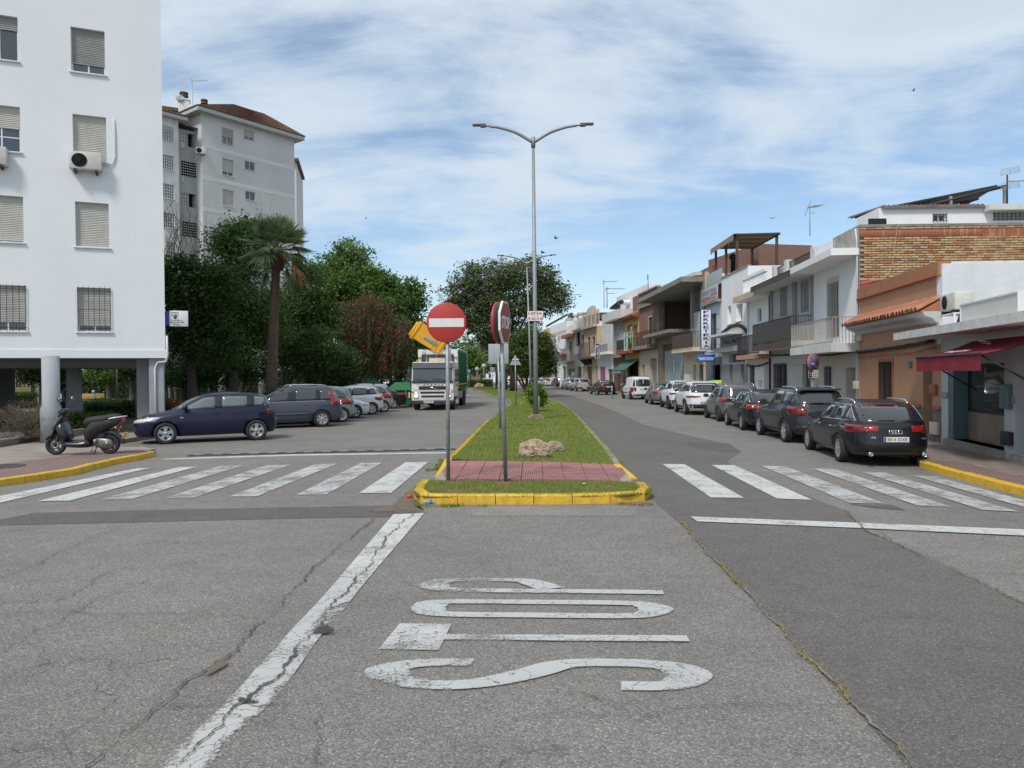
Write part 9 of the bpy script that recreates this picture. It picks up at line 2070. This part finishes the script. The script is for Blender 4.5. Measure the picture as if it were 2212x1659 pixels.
# feather palm behind the signs
b = Vector((PX(1109,88).x,88,.12)); p2_ = thing('feather_palm',b,0,'low feather palm with arching grey green fronds behind the road signs','palm tree'); q = MB(); q.tube([(0,0,0),(0,0,2.5),(0,0,4.6)],[.48,.40,.42],14); q.build('trunk',PBARK,p2_); R_ = random.Random(9)
for k in range(30):
    az = k*2.4; el = math.radians(70-75*k/30); d = Vector((math.cos(az)*math.cos(el),math.sin(az)*math.cos(el),math.sin(el))); pts = [Vector((0,0,4.6))+d*(4.2*t)+Vector((0,0,-2.6*t*t)) for t in [i/8 for i in range(9)]]; q = MB(); q.tube(pts,.035,4,cap=False)
    for i in range(40):
        t = .15+.85*i/40; f = t*8; j = min(7,int(f)); p = pts[j].lerp(pts[j+1],f-j); tg_ = (pts[j+1]-pts[j]).normalized(); sd_ = tg_.cross(Vector((0,0,1))).normalized(); l = .75*math.sin(math.pi*min(1,t*.9+.12))
        for s in (-1,1): e = p+(sd_*s+tg_*.6+Vector((0,0,-.35)))*l; q.poly([p-tg_*.03,p+tg_*.05,e])
    q.build('frond',PALMG,p2_,fix=False)
# trunks along the island seen below the crowns
for k,(px,Y,r_,lab) in enumerate(((1083,102,.20,'straight grey trunk left of the thick island trunks'),(1072,108,.16,'thin trunk at the left end of the island trees'))):
    b = Vector((PX(px,Y).x,Y,.12)); t = thing('young_tree',b,0,lab,'tree'); q = MB(); q.tube([(0,0,0),(.05,0,3),(.1,0,6)],[r_,r_*.8,r_*.6],8); q.build('trunk',BARKG,t); C,_ = cloud([(0,0,6.6,2.4,2.0,2.0)],60,50,.6,k,(.4,1)); leaves('crown',C,.28,.5,LF_J,t,k)
# end of the street: trees on the roundabout, hedge, distant rows
def hedge(P,w_,d_,h_,rz,label,m_=LF_D,n=9000,size=.10,cat='hedge',name='hedge',group=None):
    t = thing(name,P,rz,label,cat,group); q = MB(); q.rbox((-w_/2+.08,-d_/2+.08,0),(w_/2-.08,d_/2-.08,h_-.08),.08); q.build('branch_mass',mat('hedge_core',(.012,.018,.008),.95,var=.3),t)
    r = np.random.default_rng(int(abs(P.x)*10)); A = np.array([w_*h_,w_*h_,d_*h_,d_*h_,w_*d_]); pick = r.choice(5,n,p=A/A.sum()); u,v = r.uniform(-.5,.5,n),r.uniform(0,1,n); X = np.where(pick < 2,u*w_,np.where(pick == 2,-w_/2,np.where(pick == 3,w_/2,u*w_))); Yv = np.where(pick == 0,-d_/2,np.where(pick == 1,d_/2,np.where(pick < 4,u*d_,(v-.5)*d_))); Z = np.where(pick < 4,v*h_,h_)
    leaves('foliage',np.c_[X,Yv,Z]+r.normal(size=(n,3))*.05,size,.55,m_,t,3); return t
hedge(Vector((PX(1033,124).x,124,.1)),4.6,3,1.15,0,'long low clipped hedge on the roundabout beyond the truck',LF_M,5000,.2)
for k,(px,Y,top,w_,m_,lab) in enumerate(((1040,165,745,40,LF_J,'green tree closing the view above the far saloon'),(1015,150,752,28,LF_L,'light green tree right of the refuse truck'),(1075,170,750,32,LF_M,'distant tree directly behind the stop sign post'),(1003,175,722,40,LF_M,'distant tree appearing over the refuse truck body'),(960,185,735,50,LF_D,'distant dark tree behind the no entry disc'),(1150,180,775,50,LF_D,'distant dark tree behind the round tree'),(1115,160,765,36,LF_J,'distant tree between the island trunks'),(910,120,690,35,LF_M,'green tree rising behind the yellow container'))):
    b = Vector((PX(px,Y).x,Y,.1)); cy = (top+800)/2; tree('distant_tree',b,3.0,.25,[LB_(px,cy,w_,(800-top)/2,Y,b),LB_(px-w_*.5,cy+12,w_*.6,(800-top)/2.6,Y,b),LB_(px+w_*.5,cy+14,w_*.6,(800-top)/2.8,Y,b)],130,40,1.2,.5,m_,lab,50+k,limbs=4,group='trees at the far end of the street')
# distant low houses, far left of the bend
FB = [(700,800,150,5.5,'white',WHTD),(935,1010,215,6,'cream',CREAM),(1000,1055,240,4.5,'red brick',BRK),(1050,1105,230,6.5,'white',WHT),(1100,1150,235,5.5,'ochre',YELR),(1140,1190,225,6,'pale grey',LGREY)]
for k,(a,b_,Y,h_,cn,m_) in enumerate(FB):
    hb = Bd('distant_house','distant %s house %s' % (cn,('in the trees left of the truck','above the truck roof line','beyond the far saloon','behind the jacaranda trunk','behind the round tree stems','right of the round tree at the street end')[k]),PX(a,Y),PX(b_,Y),10)
    for j in range(3): hb.win((hb.w*(j+.3)/3,hb.w*(j+.62)/3,1.2,2.6),0,rev=.2,sill=0); hb.win((hb.w*(j+.3)/3,hb.w*(j+.62)/3,h_-1.9,h_-.7),.5,SHT,rev=.2,sill=0) if h_ > 5 else None
    hb.finish(h_,[(h_,m_)])
# low buildings behind the parked cars on the left
hb = Bd('low_building','low beige brick building with dark shutters behind the left-hand trees',PX(640,74),PX(815,80),6,'building'); r1 = (2.2,3.9,.2,2.6); hb.win((hb.w*.52,hb.w*.72,1.5,2.9),1,BRO,sill=0); hb.win((hb.w*.36,hb.w*.47,.2,2.7),0,BRO,kind='door'); hb.finish(3.7,[(3.7,BRKY)])
fn = thing('brick_fence',PX(808,76),0,'red lattice brick fence beyond the silver car','fence'); q = MB(); q.box((0,0,0),(3.6,.2,.5)); q.build('fence_base',BRK,fn)
for k in range(18): q = MB(); q.box((k*.2,0,.5),(k*.2+.1,.16,2.2),None); q.build('fence_slat',TERR,fn)
q = MB(); q.box((0,.17,2.1),(3.6,.24,2.3)); q.box((0,.17,1.2),(3.6,.24,1.35)); q.build('fence_rail',TERR,fn)
for (px,Y,lab) in ((372,50,'thin pale column of the rear arcade beside the navy car roof'),(479,52,'pale round column behind the navy hatchback'),(566,53,'narrow column next to the palm trunk')):
    p = PX(px,Y); c_ = thing('arcade_column',(p.x,p.y,HP),0,lab,'column','columns of the rear arcade'); q = MB(); q.lathe([(.24,0),(.24,3.0)],n=16); q.build('shaft',GRS,c_)
for k,(px,Y,r_) in enumerate(((424,46,.2),(520,47,.22),(610,50,.2),(655,52,.2),(770,58,.22),(800,60,.18),(842,56,.16),(822,60,.14))):
    p = PX(px,Y); t = thing('tree_trunk',(p.x,p.y,HP),0,'shaded tree trunk under the left crowns, %s counted from the white block' % ('first','second','third','fourth','fifth','sixth','eighth','seventh')[k],'tree','trunks under the left crowns'); q = MB(); q.tube([(0,0,0),(.08,0,1.6),(.02,0,4.5)],[r_,r_*.8,r_*.7],8); q.build('trunk',BARK,t); q = MB(); q.tube([(.05,0,1.8),(.5,.1,3.0),(.8,0,4.4)],[r_*.5,r_*.4,r_*.3],6); q.build('limb',BARK,t); C,_ = cloud([(0,0,5.2,1.8,1.6,1.4)],40,45,.5,k+90,(.4,1)); leaves('crown',C,.18,.5,LF_D,t,k)
hedge(Vector((-23,57,HP)),22,2.0,2.3,.25,'long tall dark hedge in the shade behind the left-hand trunks',LF_D,9000,.22)  # added hedge, stands in for the darkness beneath the crowns
# red roses by the corner column
rb_ = thing('rose_bush',PX(372,27.5)+Vector((0,0,HP)),0,'rose bush with scarlet blooms behind the navy hatchback','bush'); lob = [LB_(365,878,20,16,27.5,rb_.location),LB_(385,882,18,14,27.5,rb_.location)]; C,cc = cloud(lob,110,34,.16,3,(.3,1)); leaves('foliage',C,.09,.55,LF_M,rb_,3); _r = np.random.default_rng(8); cs2 = cc[_r.choice(len(cc),34)]+np.array([0,-.1,.1]); leaves('roses',np.repeat(cs2,14,0)+_r.normal(size=(34*14,3))*.035,.07,.9,leafmat('rose_red',(.55,.01,.015),.3,.1,.5,(.5,.02,.02)),rb_,4)
# dry shrub and green shrub in the planter
def shrub(P,r3,m_,label,n,size,asp,seed,name='shrub',twig=None):
    s_ = thing(name,P,0,label,'shrub'); C,cc = cloud([(0,0,r3[2]*.75,*r3)],n,40,.16,seed,(.3,1.0)); C[:,2] = np.abs(C[:,2]); leaves('foliage',C,size,asp,m_,s_,seed,droop=0)
    q = MB(); R0 = random.Random(seed)
    for k in range(40):
        a = R0.uniform(0,6.28); e = Vector((math.cos(a)*r3[0]*R0.uniform(.4,1),math.sin(a)*r3[1]*R0.uniform(.4,1),r3[2]*R0.uniform(.8,1.7))); q.tube([(0,0,0),e*.5+Vector((0,0,.08)),e],[.014,.01,.005],4,cap=False)
    q.build('stems',twig or BARK,s_); return s_
TWG = mat('twig',(.17,.13,.095),.9,var=.3); p = G(10,962,HP); shrub(Vector((p.x,p.y+1.0,.3)),(1.15,.8,.62),LF_DRY,'dry brown twiggy shrub in the planter at the left edge',240,.10,.07,5,twig=TWG); p = G(60,940,.3); shrub(Vector((p.x,p.y+.9,.3)),(.55,.5,.42),LF_M,'small green shrub behind the dry one in the planter',90,.07,.5,6)
# park behind the stilts
gpk = gp('P',(60,905),(150,895),(330,885),(330,872),(60,875),z=HP); sheet('park_lawn',[Vector((-22,46,0)),Vector((-13,46,0)),Vector((-16,62,0)),Vector((-46,62,0)),Vector((-36,46,0))],HP+.004,TURF); sheet('park_path',[Vector((-24,34,0)),Vector((-19,34,0)),Vector((-24,62,0)),Vector((-29,62,0))],HP+.008,PB)
for (px,py,w_,h_,lab,m_) in ((228,900,2.2,.62,'clipped hedge block behind the scooter seat',LF_M),(228,882,2.8,.6,'second clipped hedge block under the arcade',LF_D),(236,868,2.6,1.1,'tallest dark hedge in front of the parked off-roader',LF_D),(168,933,1.6,.62,'low green hedge seen through the scooter',LF_M),(40,880,1.3,1.0,'dark shrub hedge by the left stairwell wall',LF_D),(300,905,1.6,.8,'leafy hedge near the front of the navy hatchback',LF_M)):
    p = G(px,py+4,HP); hedge(Vector((p.x,p.y+.5,HP)),w_,1.0,h_,.35,lab,m_,3200,.09)
for k,(px,Y,cy,rx,ry,lab) in enumerate(((98,40,812,50,34,'dark leafy tree framed by the stilts at the far left'),(235,48,812,42,30,'leafy tree under the soffit above the parked off-roader'),(285,44,800,36,24,'leafy tree close to the corner stilt'))):
    b = B0(px,Y); tree('park_tree',b,2.3,.17 if k else .34,[LB_(px,cy-12,rx,ry,Y,b),LB_(px-rx*.6,cy-6,rx*.5,ry*.8,Y,b),LB_(px+rx*.6,cy-8,rx*.5,ry*.7,Y,b)],150,60,.4,.15,LF_M if k else LF_D,lab,70+k,bark=BARKG)
gw = Bd('garden_wall','dark green garden wall in front of white houses across the side street',PX(174,88),PX(255,92),.4,'wall'); gw.finish(3.1,[(3.1,mat('wall_dark_green',(.03,.055,.05),.8,var=.2))]); hw2 = Bd('house','white house behind the dark green garden wall',PX(168,97),PX(262,101),8); hw2.win((2,3.2,3.4,4.6),.5); hw2.finish(7,[(7,WHT)])
hy = Bd('house','ochre house front at the far left under the block',PX(25,72),PX(62,74),8); hy.win((.5,1.3,1.2,2.4),0); hy.finish(4.6,[(4.6,YELR)]); hy2 = Bd('house','cream garden gateway with a dark door at the far left',PX(62,76),PX(92,78),6); hy2.win((.3,.9,.2,2.3),0,LIN,kind='door'); hy2.finish(3.2,[(3.2,CREAM)])
ar = thing('arcade_block',PX(180,58),.39,'beige upper floor of the rear arcade on two pale columns','building'); q = MB(); q.box((0,0,2.6),(6,6,14)); q.build('upper_floors',CREAM,ar)
for x,y in ((2.0,.3),(3.6,.8)): q = MB(); q.lathe([(.26,0),(.26,2.6)],c=(x,y,0),n=16); q.build('column',GRS,ar)
def bench(P,rz,m_,label):
    b_ = thing('park_bench',P,rz,label,'bench'); 
    for x in (-.7,.7): q = MB(); q.rbox((x-.08,-.25,0),(x+.08,.25,.42),.03); q.build('leg',m_,b_)
    q = MB(); q.rbox((-.95,-.28,.40),(.95,.28,.48),.03); q.build('seat',m_,b_); q = MB(); q.rbox((-.95,.22,.5),(.95,.30,.9),.05); q.build('backrest',m_,b_); return b_
p = G(140,880,HP); bench(p,.3,mat('bench_white',(.5,.5,.47),.8,var=.4,vs=7),'white mosaic park bench with an orange motif'); p = G(190,880,HP); bench(p,.35,mat('bench_ochre',(.42,.30,.12),.8,var=.3,vs=6),'ochre mosaic park bench where a person in a white cap sits')
sl2 = thing('slender_post',G(254,890,HP),0,'thin grey post between the hedges under the block','post'); q = MB(); q.tube([(0,0,0),(0,0,4)],.05,8); q.build('shaft',GALV,sl2)
# ================================================================== PEOPLE
SKIN = mat('skin',(.42,.24,.16),.6,var=.06); HAIR = mat('hair_dark',(.015,.011,.01),.6,var=.3,vs=20)
def person(P,rz,h,label,top,legs_,pose='stand',hair=HAIR,arm=(0,0)):
    t = thing('person',P,rz,label,'person'); k = h/1.75; J = {}; V_,E_,R0 = [],[],[]
    def add(p,r,par=None): V_.append(Vector(p)*k); R0.append(r*k); E_.append((par,len(V_)-1)) if par is not None else None; return len(V_)-1
    hz_ = .95 if pose != 'sit' else .50
    pel = add((0,0,hz_),.13); wa = add((0,0,hz_+.18),.12,pel); ch = add((0,.0,hz_+.38),.15,wa); nk = add((0,0,hz_+.56),.055,ch); hd = add((0,-.01,hz_+.66),.085,nk); tp = add((0,-.01,hz_+.76),.075,hd); add((0,-.10,hz_+.66),.028,hd)
    for s in (-1,1):
        sh_ = add((s*.17,0,hz_+.49),.06,ch); sw = arm[0 if s < 0 else 1]; el = add((s*.22,-.10*sw,hz_+.24),.042,sh_); wr_ = add((s*.22,-.28*sw-.02,hz_+.03+.16*sw),.03,el); pa = add((s*.22,-.33*sw-.03,hz_-.05+.18*sw),.034,wr_)
        for f in range(4): add((s*.22+(f-1.5)*.018,-.37*sw-.05,hz_-.14+.2*sw+.006*abs(f-1.5)),.009,pa)
        add((s*.18,-.35*sw-.06,hz_-.08+.2*sw),.011,pa)
        hp = add((s*.09,0,hz_-.06),.09,pel)
        if pose == 'sit': kn = add((s*.10,-.42,hz_-.02),.06,hp); an_ = add((s*.10,-.44,.08),.042,kn)
        else: st_ = s*(.18 if pose == 'walk' else .03); kn = add((s*.095,-st_-.02,.50),.062,hp); an_ = add((s*.095,-st_*1.3+.03,.08),.042,kn)
        add((s*.10,V_[an_].y/k-.16,.035),.035,an_)
    me = bpy.data.meshes.new('body'); me.from_pydata(V_,E_,[]); me.materials.append(SKIN); me.materials.append(top); me.materials.append(legs_); o = bpy.data.objects.new('body',me); COL.objects.link(o); o.parent = t
    m_ = o.modifiers.new('skin','SKIN'); sv = me.skin_vertices[0].data
    for i,r in enumerate(R0): sv[i].radius = (r,r*(.72 if i in (pel,wa,ch) else 1))
    sv[pel].use_root = True; s2 = o.modifiers.new('sub','SUBSURF'); s2.levels = 2; s2.render_levels = 2
    dg = bpy.context.evaluated_depsgraph_get(); m2 = bpy.data.meshes.new_from_object(o.evaluated_get(dg)); o.modifiers.clear(); o.data = m2
    for p in m2.polygons:
        c_ = p.center/k; p.use_smooth = True; p.material_index = 0
        if c_.z < hz_+.04 and c_.z > .10 and abs(c_.x) < .19: p.material_index = 2
        if hz_+.04 <= c_.z < hz_+.54: p.material_index = 1
    q = MB(); q.sphere((0,.012*k,(hz_+.73)*k),(.10*k,.115*k,.10*k),14,10); 
    if hair is HAIR and top is not GRN: q.sphere((0,.05*k,(hz_+.62)*k),(.09*k,.07*k,.14*k),12,8)
    q.build('hair' if hair is HAIR else 'cap',hair,t)
    for s in (-1,1): q = MB(); q.rbox((s*.10*k-.05,(V_[-1].y if s > 0 else V_[-1].y)-.09,0),(s*.10*k+.05,V_[-1].y+.14,.08),.03); q.build('shoe',BLK,t)
    return t
GRN = mat('shirt_green',(.02,.28,.16),.8,var=.1); GRY = mat('shirt_grey',(.24,.25,.26),.9,var=.1); TRO = mat('trousers_dark',(.02,.02,.025),.9,var=.1); CAPW = mat('cap_white',(.6,.6,.58),.8,var=.05)
p = G(133,914,.29); person(Vector((p.x+.1,p.y,.29)),1.9,1.5,'person with long dark hair and grey top standing behind the round column',GRY,TRO,arm=(.5,.3))
person(Vector((PX(187,86.5).x,86.5,HP)),1.4,1.95,'person in a green shirt walking past the dark green wall',GRN,TRO,'walk',arm=(.9,.2)); p = G(203,882,HP); person(Vector((p.x,p.y,HP-.05)),2.6,1.6,'person in a white cap sitting on the ochre bench',GRY,TRO,'sit',CAPW)
